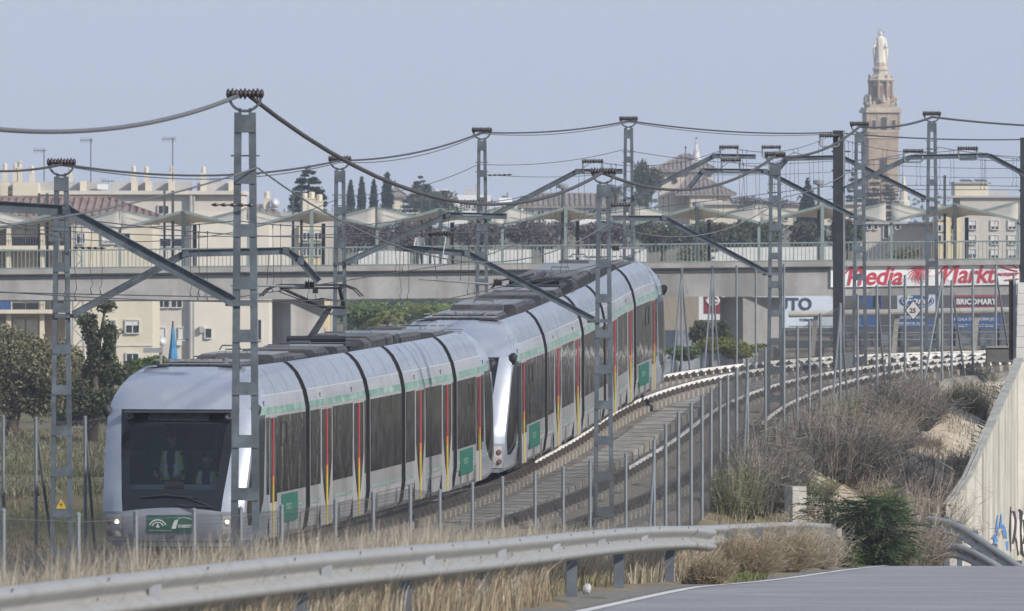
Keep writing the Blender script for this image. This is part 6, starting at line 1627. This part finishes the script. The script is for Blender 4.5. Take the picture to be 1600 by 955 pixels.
# ---- individual dry bushes on the bank
def hit(px, py, lo=150, hi=330):
    for d in np.arange(lo, hi, .5):
        if PZ(py, d) <= gz(PX(px, d), d): return d
    return hi
def bush(name, label, px, py, w, h, n, m, group, lean=(0, 0), wd=.016, spread=.75, curl=.25, cat='bush', d=None, base_r=.15):
    d = d or hit(px, py); s = d/F; X = PX(px, d); z = gz(X, d); R_ = w*s/2; H = h*s
    a = rng.uniform(0, 2*PI, n); q = np.sqrt(rng.uniform(0, 1, n)); pos = np.stack([X+np.cos(a)*q*R_*base_r*2, d+np.sin(a)*q*R_*base_r*2, np.full(n, z-.05)], 1)
    el_ = rng.uniform(.25, 1.0, n); ln = H*rng.uniform(.5, 1.05, n)
    dirx = np.cos(a)*(1-el_)*1.5*spread*R_/H; diry = np.sin(a)*(1-el_)*1.5*spread*R_/H
    steps = 4; P0 = pos; segs_ = []; cur = pos.copy(); vel = np.stack([dirx+lean[0]*.5, diry+lean[1]*.5, np.ones(n)*.55+el_*.5], 1)
    rows = [cur]
    for k in range(steps):
        vel = vel+rng.normal(size=(n, 3))*.16; vel[:, 0] += lean[0]*curl; vel[:, 2] -= curl*.35*(1-el_)
        cur = cur+vel*(ln/steps)[:, None]; rows.append(cur)
    V = []; Q = []; off = 0
    perp = np.stack([np.sin(a+.7), -np.cos(a+.7), rng.normal(size=n)*.3], 1); perp /= np.linalg.norm(perp, axis=1)[:, None]
    tapers = [1, .85, .65, .45, .2]
    Vs = np.stack([r+sg*perp*wd*.5*tp for r, tp in zip(rows, tapers) for sg in (-1, 1)], 1).reshape(-1, 3)
    o = np.arange(n)*(2*(steps+1)); Fq = np.concatenate([np.stack([o+2*k, o+2*k+1, o+2*k+3, o+2*k+2], 1) for k in range(steps)])
    # side twigs
    nt_ = n*3; idx = rng.integers(0, n, nt_); kk = rng.integers(1, steps+1, nt_); R3 = np.stack(rows, 0); st = R3[kk, idx]; dv = rng.normal(size=(nt_, 3))*.16*H; dv[:, 2] = np.abs(dv[:, 2])*.9
    pe = rng.normal(size=(nt_, 3)); pe /= np.linalg.norm(pe, axis=1)[:, None]; pe *= wd*.35
    V2 = np.stack([st-pe, st+pe, st+dv], 1).reshape(-1, 3); o2 = np.arange(nt_)*3+len(Vs); F2 = np.stack([o2, o2+1, o2+2], 1)
    mb = MB(); mb.v = Vs.tolist()+V2.tolist(); mb.f = [tuple(x) for x in Fq.tolist()]+[tuple(x) for x in F2.tolist()]; mb.m = [0]*len(mb.f)
    return mb.build(name, m, label=label, cat=cat, group=group)
G1 = 'dry bushes on the bank'
M_twg = leaf_mat('grey_green_twig', (.09, .10, .05), (.34, .33, .21), (.19, .19, .12), .15)
M_twr = leaf_mat('reddish_twig', (.18, .15, .12), (.50, .435, .35), (.33, .28, .22), .15)
# scattered dry growth over the bank and along the formation edge
def bank_grass(n, offr, sr, h0, h1, m, wd_):
    pos = []
    while len(pos) < n:
        s_ = random.uniform(*sr); o_ = TG+random.uniform(*offr)
        if math.sin(s_*.9+o_*1.3)+math.sin(s_*.33-o_*.8)+random.uniform(-1, 1) < .1: continue
        p = TP(s_, o_); pos.append((p.x, p.y, gz(p.x, p.y)-.02))
    k = len(pos); V, Q, T = blades(np.array(pos), rng.uniform(h0, h1, k), rng.normal(size=(k, 2))*.35, np.full(k, wd_)); return blade_obj('dry_grass', V, Q, T, m, kind='stuff')
S220 = s_at_y(205); S270 = s_at_y(268)
bank_grass(7000, (2.0, 5.2), (S220, S270), .10, .38, M_straw, .02)
bank_grass(5000, (2.0, 5.0), (S220, S270), .15, .5, M_twig, .018)
bank_grass(2500, (1.9, 3.2), (s_at_y(165), s_at_y(215)), .1, .35, M_field, .02)
bank_grass(1800, (2.3, 9.5), (S220, S270), .05, .25, M_field, .03)
_i = 0
for (px, py, w, h) in ((1270, 690, 70, 46), (1310, 668, 60, 50), (1345, 650, 56, 44), (1290, 720, 60, 40), (1385, 690, 50, 40), (1440, 640, 46, 30), (1365, 790, 70, 44), (1275, 785, 50, 34), (1215, 730, 50, 60), (1455, 705, 30, 24), (1190, 700, 46, 50)):
    _n = ('knee-high twiggy scrub tuft on the bank, %s') % ('below the junction cabinet at left', 'just under the junction cabinet', 'right of the cabinet post', 'above the concrete block', 'amid the tall tangle of stems', 'under the fence braces', 'right above the feathery shrub', 'beside the concrete block', 'behind the warning triangle mast', 'on the upper sandy strip', 'between tall fence and warning mast')[_i]; _i += 1
    bush('dry_bush', _n, px, py, w, h, 420, (M_twig, M_twr, M_twg)[_i % 3], 'dry bushes on the bank', (.15, 0), wd=.02, base_r=.4) 
for a in (
    ('grey twiggy bush in front of the tall fence, left end of the bank', 1180, 800, 110, 130, 900, M_twig, (.1, 0)),
    ('green-flecked dark bush at the foot of the tall fence', 1150, 812, 70, 90, 700, M_twg, (0, 0)),
    ('large grey dry bush below the junction cabinet', 1300, 745, 150, 120, 1500, M_twig, (.05, 0)),
    ('big pale tangle of dry stems left of the sandy strip', 1325, 758, 120, 100, 1300, M_twig, (.3, 0)),
    ('pinkish fan of dry stems leaning right over the sand', 1355, 722, 110, 74, 1100, M_twr, (.5, 0)),
    ('dark dry bush beneath the speed sign', 1412, 672, 96, 78, 1100, M_twig, (.4, 0)),
    ('dry bush under the fence at the top of the bank', 1400, 640, 90, 60, 800, M_twig, (.3, 0)),
    ('dark green bush on the gravel by the wall top', 1505, 645, 50, 45, 700, M_twg, (.1, 0)),
    ('small scrub tuft at the top of the bank by the wall', 1530, 600, 50, 32, 500, M_twig, (.1, 0)),
    ('scrub tuft at the far fence foot, right end', 1470, 600, 50, 30, 500, M_twr, (.1, 0)),
    ('dry tuft growing from the wall coping', 1496, 742, 40, 44, 400, M_twr, (.2, 0)),
    ('dark tuft hanging over the retaining wall', 1512, 757, 44, 40, 600, M_twg, (.3, 0)),
    ('thin dry stems on the gravel strip', 1528, 655, 30, 50, 300, M_twr, (.05, 0)),
    ('grey bush at the lower end of the sandy strip', 1462, 806, 84, 56, 900, M_twig, (.1, 0)),
    ('straw-coloured bush behind the descending guardrail', 1440, 870, 110, 110, 1300, M_twr, (.1, 0)),
    ('low dry bush left of the leafy shrub', 1330, 850, 70, 60, 800, M_twr, (.1, 0)),
    ('grey scrub beside the concrete block near the guardrail', 1235, 760, 60, 60, 600, M_twig, (.1, 0)),
):
    lab, px, py, w, h, n, m, ln = a; bush('dry_bush', lab, px, py, w, h, int(n*.8), m, G1, ln, wd=.019, base_r=.42)
# tall tawny grass tufts before the guardrail end
for i, (px, py, w, h, lab) in enumerate(((1150, 897, 100, 74, 'tawny grass tuft by the guardrail overlap'), (1205, 893, 120, 78, 'largest tawny grass tuft, before the far guardrail'), (1262, 890, 80, 62, 'tawny grass tuft right of the largest one'), (1100, 905, 60, 48, 'short tawny tuft between guardrail posts'))):
    bush('grass_tuft', lab, px, py, w, h, 1900, M_straw2 if i != 2 else M_straw, 'grass tufts at the guardrail', (.28, 0), .012, .9, cat='grass tuft', d=(136, 150, 158, 124)[i], base_r=.3)
bush('dry_bush', 'tangled straw bush hiding the left end of the descending guardrails', 1424, 885, 74, 88, 1200, M_twr, G1, (.12, 0), wd=.017, base_r=.5, d=187.5)
bush('dry_bush', 'small grey tangle at the foot of the upper descending guardrail', 1482, 872, 60, 40, 700, M_twig, G1, (.1, 0), wd=.017, base_r=.5, d=197)
# the leafy green shrub at the road edge (compound leaves)
def leafy(label, px, pb, pt, w, d, n, m, seed=0, name='leafy_shrub', ll=.42):
    rr = random.Random(seed); s = d/F; base = P(px, pb, d); base.z = max(gz(base.x, d), base.z)-.05; H = (pb-pt)*s; R_ = w*s/2; t = thing(name, base, label, 'shrub', 'leafy green shrubs by the road')
    sb_ = MB(); lf = MB()
    for i in range(n):
        a = rr.uniform(0, 2*PI); q = rr.random()**.6; u = rr.random()
        rad = R_*float(np.interp(u, [0, .25, .6, .85, 1], [.75, 1, .95, .68, .28]))*q
        tip = base+Vector((math.cos(a)*rad, math.sin(a)*rad, H*(u*.98+.02)))
        if i % 5 == 0: sb_.tube([base, base.lerp(tip, .6)+Vector((0, 0, H*.12*(1-u))), tip], [.018, .012, .005], 5)
        # a pinnate leaf from the tip outwards
        az_ = a+rr.uniform(-.9, .9); el_ = rr.uniform(-.45, .5); dr = Vector((math.cos(az_)*math.cos(el_), math.sin(az_)*math.cos(el_), math.sin(el_))); L_ = ll*rr.uniform(.6, 1.1); sd = dr.cross(Vector((0, 0, 1))).normalized()
        for k in range(8):
            f = (k+1)/8.5; c = tip+dr*L_*f+Vector((0, 0, -.25*L_*f*f))
            for sg in (-1, 1):
                e = (sd*sg*.8+dr*.5+Vector((0, 0, rr.uniform(-.35, .1)))).normalized()*L_*.30*(1-.4*abs(f-.4)); wv = dr*L_*.055
                lf.add([c, c+e*.5-wv, c+e, c+e*.5+wv], [(0, 1, 2, 3)])
    sb_.build('stems', M_bark, t); lf.build('foliage', m, t); return t
M_lf_shr = leaf_mat('shrub_leaf', (.035, .06, .03), (.13, .18, .08), (.07, .11, .05), .2)
M_lf_new = leaf_mat('young_leaf', (.07, .13, .02), (.20, .26, .05), (.12, .18, .03), .3)
leafy('big dark green feathery shrub at the road edge in the gap of the guardrails', 1366, 890, 782, 128, 172, 800, M_lf_shr, 1)
leafy('lighter green upright sprig on top of the big feathery shrub', 1388, 800, 756, 60, 172.5, 70, M_lf_new, 2, ll=.26)
leafy('smaller dark feathery shrub left of the big one, by the concrete block', 1292, 815, 762, 60, 180, 110, M_lf_shr, 3)
leafy('low bright green plant between guardrail end and big shrub', 1318, 888, 850, 56, 164, 120, M_lf_new, 4, ll=.22)
# ---------------------------------------------------------------- guardrails
M_gr = mat('guardrail_zinc', (.34, .34, .325), .48, .25, var=.07, scale=3, dirt_sheen=(.20, .19, .165), dscale=3, damt=.55)
M_grd = mat('guardrail_dark', (.13, .15, .18), .6, .3, var=.15, scale=3)
M_bolt = mat('bolt_dark', (.06, .06, .06), .5, .4)
WPR = [(0, 0), (.03, -.004), (.070, -.016), (.096, -.04), (.102, -.06), (.094, -.085), (.022, -.130), (.004, -.145), (.002, -.16), (.008, -.175), (.094, -.222), (.102, -.245), (.096, -.268), (.055, -.292), (.0, -.31)]
def beam_part(par, y0, y1, name='beam', off=0.0, path=None):
    """W profile swept along the road edge; profile faces the road (+x)"""
    ys_ = np.arange(y0, y1, .5); rows = []; back = []
    for y in ys_:
        if path is None: x = np.interp(y, GLA[:, 1], GLA[:, 0]); z = np.interp(y, GLA[:, 1], GLA[:, 2]); x2 = np.interp(y+.5, GLA[:, 1], GLA[:, 0])
        else: x, z, x2 = path(y)
        nx, ny = 1.0, -(x2-x)/.5; l = math.hypot(nx, ny); nx /= l; ny /= l
        rows.append([(x+nx*(a+off), y+ny*(a+off), z+b+ZC) for a, b in WPR]); back.append([(x+nx*(a+off-.004), y+ny*(a+off-.004), z+b+ZC) for a, b in reversed(WPR)])
    mb = MB(); mb.grid(rows); mb.grid(back)
    mb.grid([[r[0] for r in rows], [r[-1] for r in back]]); mb.grid([[r[-1] for r in rows], [r[0] for r in back]])
    return mb.build(name, M_gr, par, smooth=True)
def gpost(par, x, y, z, dx=-.16):
    MB().box((x+dx, y, z-.65+ZC), (.12, .06, 1.2)).build('post', M_grd, par)
    MB().box((x+dx*.45, y, z-.155+ZC), (.13, .07, .2)).build('spacer', M_grd, par)
def fittings(par, y0, y1):
    y = y0
    while y < y1:
        x = float(np.interp(y, GLA[:, 1], GLA[:, 0])); z = float(np.interp(y, GLA[:, 1], GLA[:, 2]))
        for dz, o in ((-.022, .082), (-.165, .004)):
            for dy in (-.08, .08): MB().lathe((x+o, y+dy, z+dz+ZC), [(.011, 0), (.011, .008)], 6, axis=(1, 0, 0)).build('bolt', M_bolt, par)
        y += 4.0
    y = y0+2
    while y < y1:
        x = float(np.interp(y, GLA[:, 1], GLA[:, 0])); z = float(np.interp(y, GLA[:, 1], GLA[:, 2]))
        c = Vector((x+.015, y, z-.155+ZC)); MB().extr([c+Vector((0, -.09, -.05)), c+Vector((.085, .0, -.055)), c+Vector((.085, .0, .055)), c+Vector((0, -.09, .05))], (0, .012, 0)).build('reflector', M_galv2, par)
        y += 8.0
g1 = thing('guardrail', (GLA[60][0], 79, ZC-3.3), 'near galvanised guardrail crossing the foreground from the left corner', 'guardrail', 'guardrails at the road edge')
beam_part(g1, 36, 126.2)
# flared fishtail end
beam_part(g1, 126.2, 128.2, 'end_piece', path=lambda y: (float(np.interp(y, GLA[:, 1], GLA[:, 0]))+.05*(y-126.2)**2, float(np.interp(y, GLA[:, 1], GLA[:, 2]))-.02*(y-126.2), float(np.interp(y+.5, GLA[:, 1], GLA[:, 0]))+.05*(y-125.7)**2))
fittings(g1, 45, 126)
for y in list(np.arange(47, 104, 8.0))+[103.5, 109, 117.5, 125]:
    gpost(g1, float(np.interp(y, GLA[:, 1], GLA[:, 0])), y, float(np.interp(y, GLA[:, 1], GLA[:, 2])))
g2 = thing('guardrail', (3.5, 134, ZC-4.7), 'second guardrail length running from the near one to the green shrub', 'guardrail', 'guardrails at the road edge')
beam_part(g2, 124.5, 172.3, off=-.38)
for y in (131, 139, 147, 155, 163, 171): gpost(g2, float(np.interp(y, GLA[:, 1], GLA[:, 0]))-.18, y, float(np.interp(y, GLA[:, 1], GLA[:, 2])))
for y in (160, 170.5):
    x = float(np.interp(y, GLA[:, 1], GLA[:, 0]))-.18; z = float(np.interp(y, GLA[:, 1], GLA[:, 2])); c = Vector((x+.035, y, z-.16+ZC)); MB().extr([c+Vector((0, -.2, -.07)), c+Vector((.10, .0, -.075)), c+Vector((.10, .0, .075)), c+Vector((0, -.2, .07))], (0, .012, 0)).build('reflector', M_kerb, g2)
def free_rail(label, pts, hpx, posts, thick=1.0):
    """guardrail through pixel points (px, py, d) of its top edge, seen from the road side"""
    t = thing('guardrail', P(pts[0][0], pts[0][1]+60, pts[0][2]), label, 'guardrail', 'guardrails at the road edge')
    c = catmull([tuple(P(*p)) for p in pts], .3); rows = []; back = []
    for i in range(len(c)):
        a = Vector(c[max(0, i-1)]); b = Vector(c[min(len(c)-1, i+1)]); dr = (b-a).normalized(); n = Vector((-dr.y, dr.x, 0)).normalized()
        if n.y > 0: n = -n
        p = Vector(c[i]); rows.append([p+n*u+Vector((0, 0, v)) for u, v in WPR]); back.append([p+n*(u-.004)+Vector((0, 0, v)) for u, v in reversed(WPR)])
    mb = MB(); mb.grid(rows); mb.grid(back); mb.grid([[r[0] for r in rows], [r[-1] for r in back]]); mb.grid([[r[-1] for r in rows], [r[0] for r in back]]); mb.build('beam', M_gr, t, smooth=True)
    step = max(1, len(c)//posts)
    for i in range(2, len(c), step):
        p = Vector(c[i]); MB().box(p+Vector((0, .17, -.5)), (.10, .10, 1.1)).build('post', M_grd, t); MB().box(p+Vector((.03, -.05, -.16)), (.10, .06, .12)).build('reflector', M_kerb, t)
free_rail('upper descending guardrail at the lower right, over the graffiti wall foot', [(1452, 806, 196), (1500, 818, 193), (1555, 854, 190.5), (1605, 888, 189), (1650, 920, 188)], 24, 6)
free_rail('lower descending guardrail beneath the upper one at the right', [(1468, 848, 190), (1500, 850, 188.5), (1540, 868, 187), (1580, 893, 186), (1620, 920, 185)], 20, 5)

# ---------------------------------------------------------------- retaining wall
M_wall = mat('wall_concrete', (.50, .485, .43), .9, var=.12, scale=1.4, dirt_sheen=(.15, .145, .13), dscale=3.0, damt=.9, streak=True, bump=.15, bscale=5)
M_cope = mat('wall_coping', (.33, .33, .30), .9, var=.2, scale=3)
edge = [(1478, 790, 212), (1492, 772, 212.5), (1510, 745, 213.5), (1530, 700, 215), (1548, 660, 217), (1562, 628, 219), (1574, 602, 222), (1586, 575, 225), (1590, 562, 226), (1720, 556, 229), (2400, 548, 240)]
t = thing('retaining_wall', P(1540, 930, 214), 'pale streaked concrete retaining wall with graffiti at the right edge', 'wall')
top = [P(*e) for e in edge]; mb = MB()
bot = [Vector((p.x, p.y, ZC-11)) for p in top]; dd = Vector((.05, .30, 0))
rows = [[b, p] for b, p in zip(bot, top)]; mb.grid([[b for b in bot], [a.lerp(b, .5) for a, b in zip(bot, top)], [p for p in top], [p+dd for p in top], [b+dd for b in bot]])
mb.build('wall_face', M_wall, t)
cp = MB()
for a, b in zip(top[:-1], top[1:]): cp.bar(a+dd*.5+Vector((0, 0, .0)), b+dd*.5+Vector((0, 0, .0)), .20, .06)
cp.build('coping', M_cope, t)
for px in (1536, 1559, 1584):
    d_ = float(np.interp(px, [e[0] for e in edge], [e[2] for e in edge])); y_ = float(np.interp(px, [e[0] for e in edge], [e[1] for e in edge]))
    a = P(px, y_+3, d_-.012); b = Vector((a.x, a.y, ZC-9)); MB().bar(a, b, .02, .02, (0, 1, 0)).build('wall_joint', mat('joint_grey', (.2, .19, .18), .9), t)
# graffiti lying on the wall face
def wd(px): return float(np.interp(px, [e[0] for e in edge], [e[2] for e in edge]))
def wp(px, py, o=.012):
    k = 0
    while k < len(edge)-2 and edge[k+1][0] < px: k += 1
    a = P(*edge[k]); b = P(*edge[k+1]); q = (px-800)/F
    t_ = (q*a.y-a.x)/((b.x-a.x)-q*(b.y-a.y)); x = a.x+(b.x-a.x)*t_; y = a.y+(b.y-a.y)*t_
    n = Vector((b.y-a.y, -(b.x-a.x), 0)).normalized()
    return Vector((x, y, PZ(py, y)))+n*(o+.01)
def stroke(mb, pts, w, o=.012):
    n = len(pts); L = []; R_ = []
    for i, p in enumerate(pts):
        a = pts[max(0, i-1)]; b = pts[min(n-1, i+1)]; dx, dy = b[0]-a[0], b[1]-a[1]; l = math.hypot(dx, dy) or 1; ww = w[i] if isinstance(w, list) else w
        L.append(wp(p[0]-dy/l*ww, p[1]+dx/l*ww, o)); R_.append(wp(p[0]+dy/l*ww, p[1]-dx/l*ww, o))
    mb.grid([L, R_])
gr = MB(); stroke(gr, [(1578, 792), (1577, 830), (1578, 862)], [1, 2, 1]); stroke(gr, [(1577, 800), (1583, 800), (1586, 815), (1584, 835), (1581, 850)], [1.5, 2.2, 1.6, 2.2, 1.5]); stroke(gr, [(1584, 838), (1588, 850), (1590, 868)], [1.5, 1.8, 1.4])
stroke(gr, [(1591, 796), (1595, 800), (1594, 830), (1596, 865), (1601, 870), (1606, 860)], [1.6, 2.4, 1.3, 2.2, 2.2, 1.8]); stroke(gr, [(1598, 812), (1600, 835), (1598, 850)], 1.2); stroke(gr, [(1604, 800), (1608, 812), (1606, 850)], 1.8)
gr.build('black_graffiti', mat('paint_black', (.03, .03, .03), .6), t)
gw = MB(); stroke(gw, [(1581, 806), (1581, 858)], 2.4, .008); stroke(gw, [(1599, 805), (1599, 862)], 4.5, .006); stroke(gw, [(1590, 812), (1591, 862)], 2.2, .007); gw.build('white_graffiti', mat('paint_white', (.66, .64, .6), .6), t)
gb = MB(); stroke(gb, [(1549, 842), (1552, 836), (1555, 846), (1552, 850)], [1.5, 3.2, 3, 1.2]); stroke(gb, [(1556, 832), (1557, 815), (1558, 805)], [2, 1.2, .5]); stroke(gb, [(1562, 826), (1563, 812), (1563, 803)], [2.4, 1.2, .4]); stroke(gb, [(1566, 820), (1569, 832), (1571, 842)], [2, 2.6, 1.4]); stroke(gb, [(1572, 846), (1573, 860)], [2.2, 1.5]); gb.build('blue_graffiti', mat('paint_blue', (.08, .25, .60), .6, var=.3), t)
gd = MB(); stroke(gd, [(1556, 838), (1558, 826), (1561, 838), (1564, 828), (1567, 842), (1570, 838)], .7, .016); gd.build('dark_scribble', mat('paint_dark', (.10, .12, .16), .6), t)
gp_ = MB(); stroke(gp_, [(1587, 795), (1588, 812), (1587, 830)], [1, 1.8, 1], .009); stroke(gp_, [(1577, 835), (1576, 855)], [1.6, 1.6], .005); gp_.build('pink_graffiti', mat('paint_pink', (.55, .38, .52), .6), t)
# parapet of white blocks above with brown steel end post
t = thing('block_wall', P(1600, 562, 240), 'white block wall above the retaining wall at the right edge', 'wall')
for k in range(7):
    y1 = 560-k*17; MB().extr([P(1588+k*.4, y1, 240), P(2100, y1-2, 240), P(2100, y1-18, 240), P(1588+k*.4, y1-16.4, 240)], (0, .4, 0)).build('block_course', mat('white_blocks', (.60, .59, .56), .9, var=.1, scale=2), t)
t2 = thing('steel_post', P(1582, 562, 240.5), 'rust-brown steel post at the end of the white block wall', 'post')
MB().bar(P(1579, 562, 240.5), P(1579, 437, 240.5), .07, .3, (0, 1, 0)).build('flange', mat('rust_steel', (.12, .07, .05), .8, var=.4, scale=3), t2); MB().bar(P(1585, 562, 240.4), P(1585, 437, 240.4), .07, .3, (0, 1, 0)).build('flange', M_galv2, t2); MB().bar(P(1582, 562, 240.6), P(1582, 437, 240.6), .10, .02, (0, 1, 0)).build('web', M_dkcol, t2)
# dark utility box by the right end of the tracks
t = thing('relay_cabinet', P(1562, 562, 250), 'low dark concrete trunking box at the right end of the near rail', 'cabinet')
MB().extr([P(1542, 566, 250), P(1592, 566, 250), P(1592, 543, 250), P(1542, 543, 250)], (0, .6, 0)).build('cabinet_body', mat('dark_box', (.12, .12, .12), .9, var=.2), t); MB().extr([P(1541, 543.6, 249.95), P(1593, 543.6, 249.95), P(1593, 542, 249.95), P(1541, 542, 249.95)], (0, .75, 0)).build('lid', M_kerb, t)
# concrete post footings on the bank
for (px, py, d, lab) in ((1243, 775, 199, 'pale concrete footing block below the fence mast'), (1471, 610, 247, 'pale concrete footing under the right fence braces'), (1404, 640, 243, 'small concrete footing hidden in the dry bushes')):
    p = P(px, py, d); z = min(gz(p.x, p.y), p.z); MB().box((p.x, p.y, (p.z+z)/2+.05), (.33, .33, max(.35, p.z-z+.3)), rz=.5).build('footing_block', mat('footing_concrete', (.38, .37, .34), .9, var=.2, scale=4, dirt_sheen=(.2, .19, .16), dscale=5, damt=.7), label=lab, cat='concrete block', group='concrete footings on the bank')
# sandy strip and gravel on the bank, laid on the terrain
M_sand = mat('sandy_slope', (.42, .34, .25), .95, var=.14, scale=1.2, bump=.3, bscale=9, dirt_sheen=(.30, .25, .19), dscale=1.4, damt=.6)
def drape(name, poly_px, m, dz, kind='structure'):
    # polygon given by two edges of pixel points on the terrain
    L, R_ = poly_px; n = 26; rows = []
    for i in range(n+1):
        f = i/n*(len(L)-1); k = min(int(f), len(L)-2); g = f-k
        a = (L[k][0]*(1-g)+L[k+1][0]*g, L[k][1]*(1-g)+L[k+1][1]*g); b = (R_[k][0]*(1-g)+R_[k+1][0]*g, R_[k][1]*(1-g)+R_[k+1][1]*g)
        da = hit(*a); db = hit(*b); A = P(a[0], a[1], da); Bq = P(b[0], b[1], db); row = []
        for j in range(13):
            q = A.lerp(Bq, j/12); row.append((q.x, q.y, gz(q.x, q.y)+dz))
        rows.append(row)
    return MB().grid(rows).build(name, m, smooth=True, kind=kind)
drape('sandy_slope', ([(1430, 628), (1400, 680), (1350, 740), (1300, 775), (1270, 800), (1250, 830)], [(1545, 630), (1518, 690), (1496, 740), (1480, 790), (1470, 830), (1460, 860)]), M_sand, .035)
# gravel stones
gp_list = []
rs = np.random.default_rng(3); mb = MB(); cnt = 0
for _ in range(2600):
    y = rs.uniform(575, 740); xc = np.interp(y, [575, 640, 700, 745], [1560, 1532, 1510, 1492]); x = rs.normal(xc, 13)
    d = hit(x, y, 205, 262)
    if d > 260: continue
    p = P(x, y, d); z = gz(p.x, p.y); s_ = rs.uniform(.03, .075); c = Vector((p.x, p.y, z+s_*.3)); v = [c+Vector(q)*s_ for q in ((1, 0, 0), (0, 1, 0), (-1, .2, 0), (.1, -1, 0), (.2, .1, .7), (0, 0, -.6))]
    mb.add(v, [(0, 1, 4), (1, 2, 4), (2, 3, 4), (3, 0, 4), (1, 0, 5), (2, 1, 5), (3, 2, 5), (0, 3, 5)])
for _ in range(700):
    x = rs.normal(1262, 16); y = rs.normal(760, 22); d = hit(x, y, 180, 240)
    p = P(x, y, d); z = gz(p.x, p.y); s_ = rs.uniform(.03, .07); c = Vector((p.x, p.y, z+s_*.3)); v = [c+Vector(q)*s_ for q in ((1, 0, 0), (0, 1, 0), (-1, .2, 0), (.1, -1, 0), (.2, .1, .7), (0, 0, -.6))]
    mb.add(v, [(0, 1, 4), (1, 2, 4), (2, 3, 4), (3, 0, 4), (1, 0, 5), (2, 1, 5), (3, 2, 5), (0, 3, 5)])
mb.build('gravel', mat('pale_gravel', (.46, .43, .35), .95, var=.25, scale=6), kind='stuff')
# crumpled litter at the road edge
t = MB(); c = P(917, 935, 110); c.z = gz(c.x, c.y)+.02; rows = []
for i in range(7):
    th = PI*i/6; rows.append([c+Vector((.045*math.sin(th)*math.cos(a)*(1+.35*math.sin(a*3+i)), .035*math.sin(th)*math.sin(a), .06+.06*math.cos(th)*(1+.2*math.cos(a*2)))) for a in [2*PI*j/10 for j in range(10)]])
t.grid(rows, closed=True).build('plastic_litter', mat('white_plastic', (.40, .40, .41), .5, var=.05), label='crumpled white litter at the foot of the guardrail', cat='litter')

if HAZE > 0:
    hz = MB(); hz.box((0, 1700, 40), (3040, 3700, 100))
    m = bpy.data.materials.new('haze_air'); m.use_nodes = True; nt = m.node_tree
    for n in list(nt.nodes): nt.nodes.remove(n)
    o_ = nt.nodes.new('ShaderNodeOutputMaterial'); v = nt.nodes.new('ShaderNodeVolumePrincipled'); v.inputs['Color'].default_value = HAZE_COL; v.inputs['Density'].default_value = HAZE; v.inputs['Anisotropy'].default_value = .0
    nt.links.new(v.outputs[0], o_.inputs['Volume'])
    hz.build('haze', m, kind='stuff')
# ---------------------------------------------------------------- camera, light, world
cam = bpy.data.cameras.new('camera'); co = bpy.data.objects.new('camera', cam); COL.objects.link(co)
cam.sensor_width = 36; cam.lens = F/1600*36; cam.clip_start = .5; cam.clip_end = 20000
co.location = (0, 0, ZC); co.rotation_euler = (PI/2-math.atan((477.5-HOR)/F), 0, 0)
cam.dof.use_dof = True; cam.dof.focus_distance = 195; cam.dof.aperture_fstop = 11
SC.camera = co
SUN = Vector((.70, -.54, .47)).normalized()
el = math.asin(SUN.z); az = math.atan2(SUN.x, SUN.y)
w = bpy.data.worlds.new('World'); SC.world = w; w.use_nodes = True; nt = w.node_tree
bg = nt.nodes['Background']; sky = nt.nodes.new('ShaderNodeTexSky'); sky.sky_type = 'NISHITA'; sky.sun_disc = False
sky.sun_elevation = el; sky.sun_rotation = az; sky.altitude = 10
sky.air_density = SKY_AIR; sky.dust_density = SKY_DUST; sky.ozone_density = SKY_OZ
mxn = nt.nodes.new('ShaderNodeMixRGB'); mxn.inputs['Fac'].default_value = SKY_MIX; mxn.inputs['Color2'].default_value = (*SKY_COL, 1)
nt.links.new(sky.outputs[0], mxn.inputs['Color1']); nt.links.new(mxn.outputs[0], bg.inputs[0]); bg.inputs[1].default_value = SKY_S
sl = bpy.data.lights.new('sun', 'SUN'); sl.energy = SUN_E; sl.angle = math.radians(2.0); sl.color = (1, .93, .84)
so = bpy.data.objects.new('sun', sl); COL.objects.link(so); so.rotation_euler = SUN.to_track_quat('Z', 'Y').to_euler()
so.location = (60, -20, 80)
SC.view_settings.view_transform = 'Standard'; SC.view_settings.look = 'None'; SC.view_settings.gamma = 1
SC.view_settings.exposure = EXPO; SC.view_settings.use_curve_mapping = False
for o in list(bpy.data.objects):
    if '_o' in o.keys(): del o['_o']
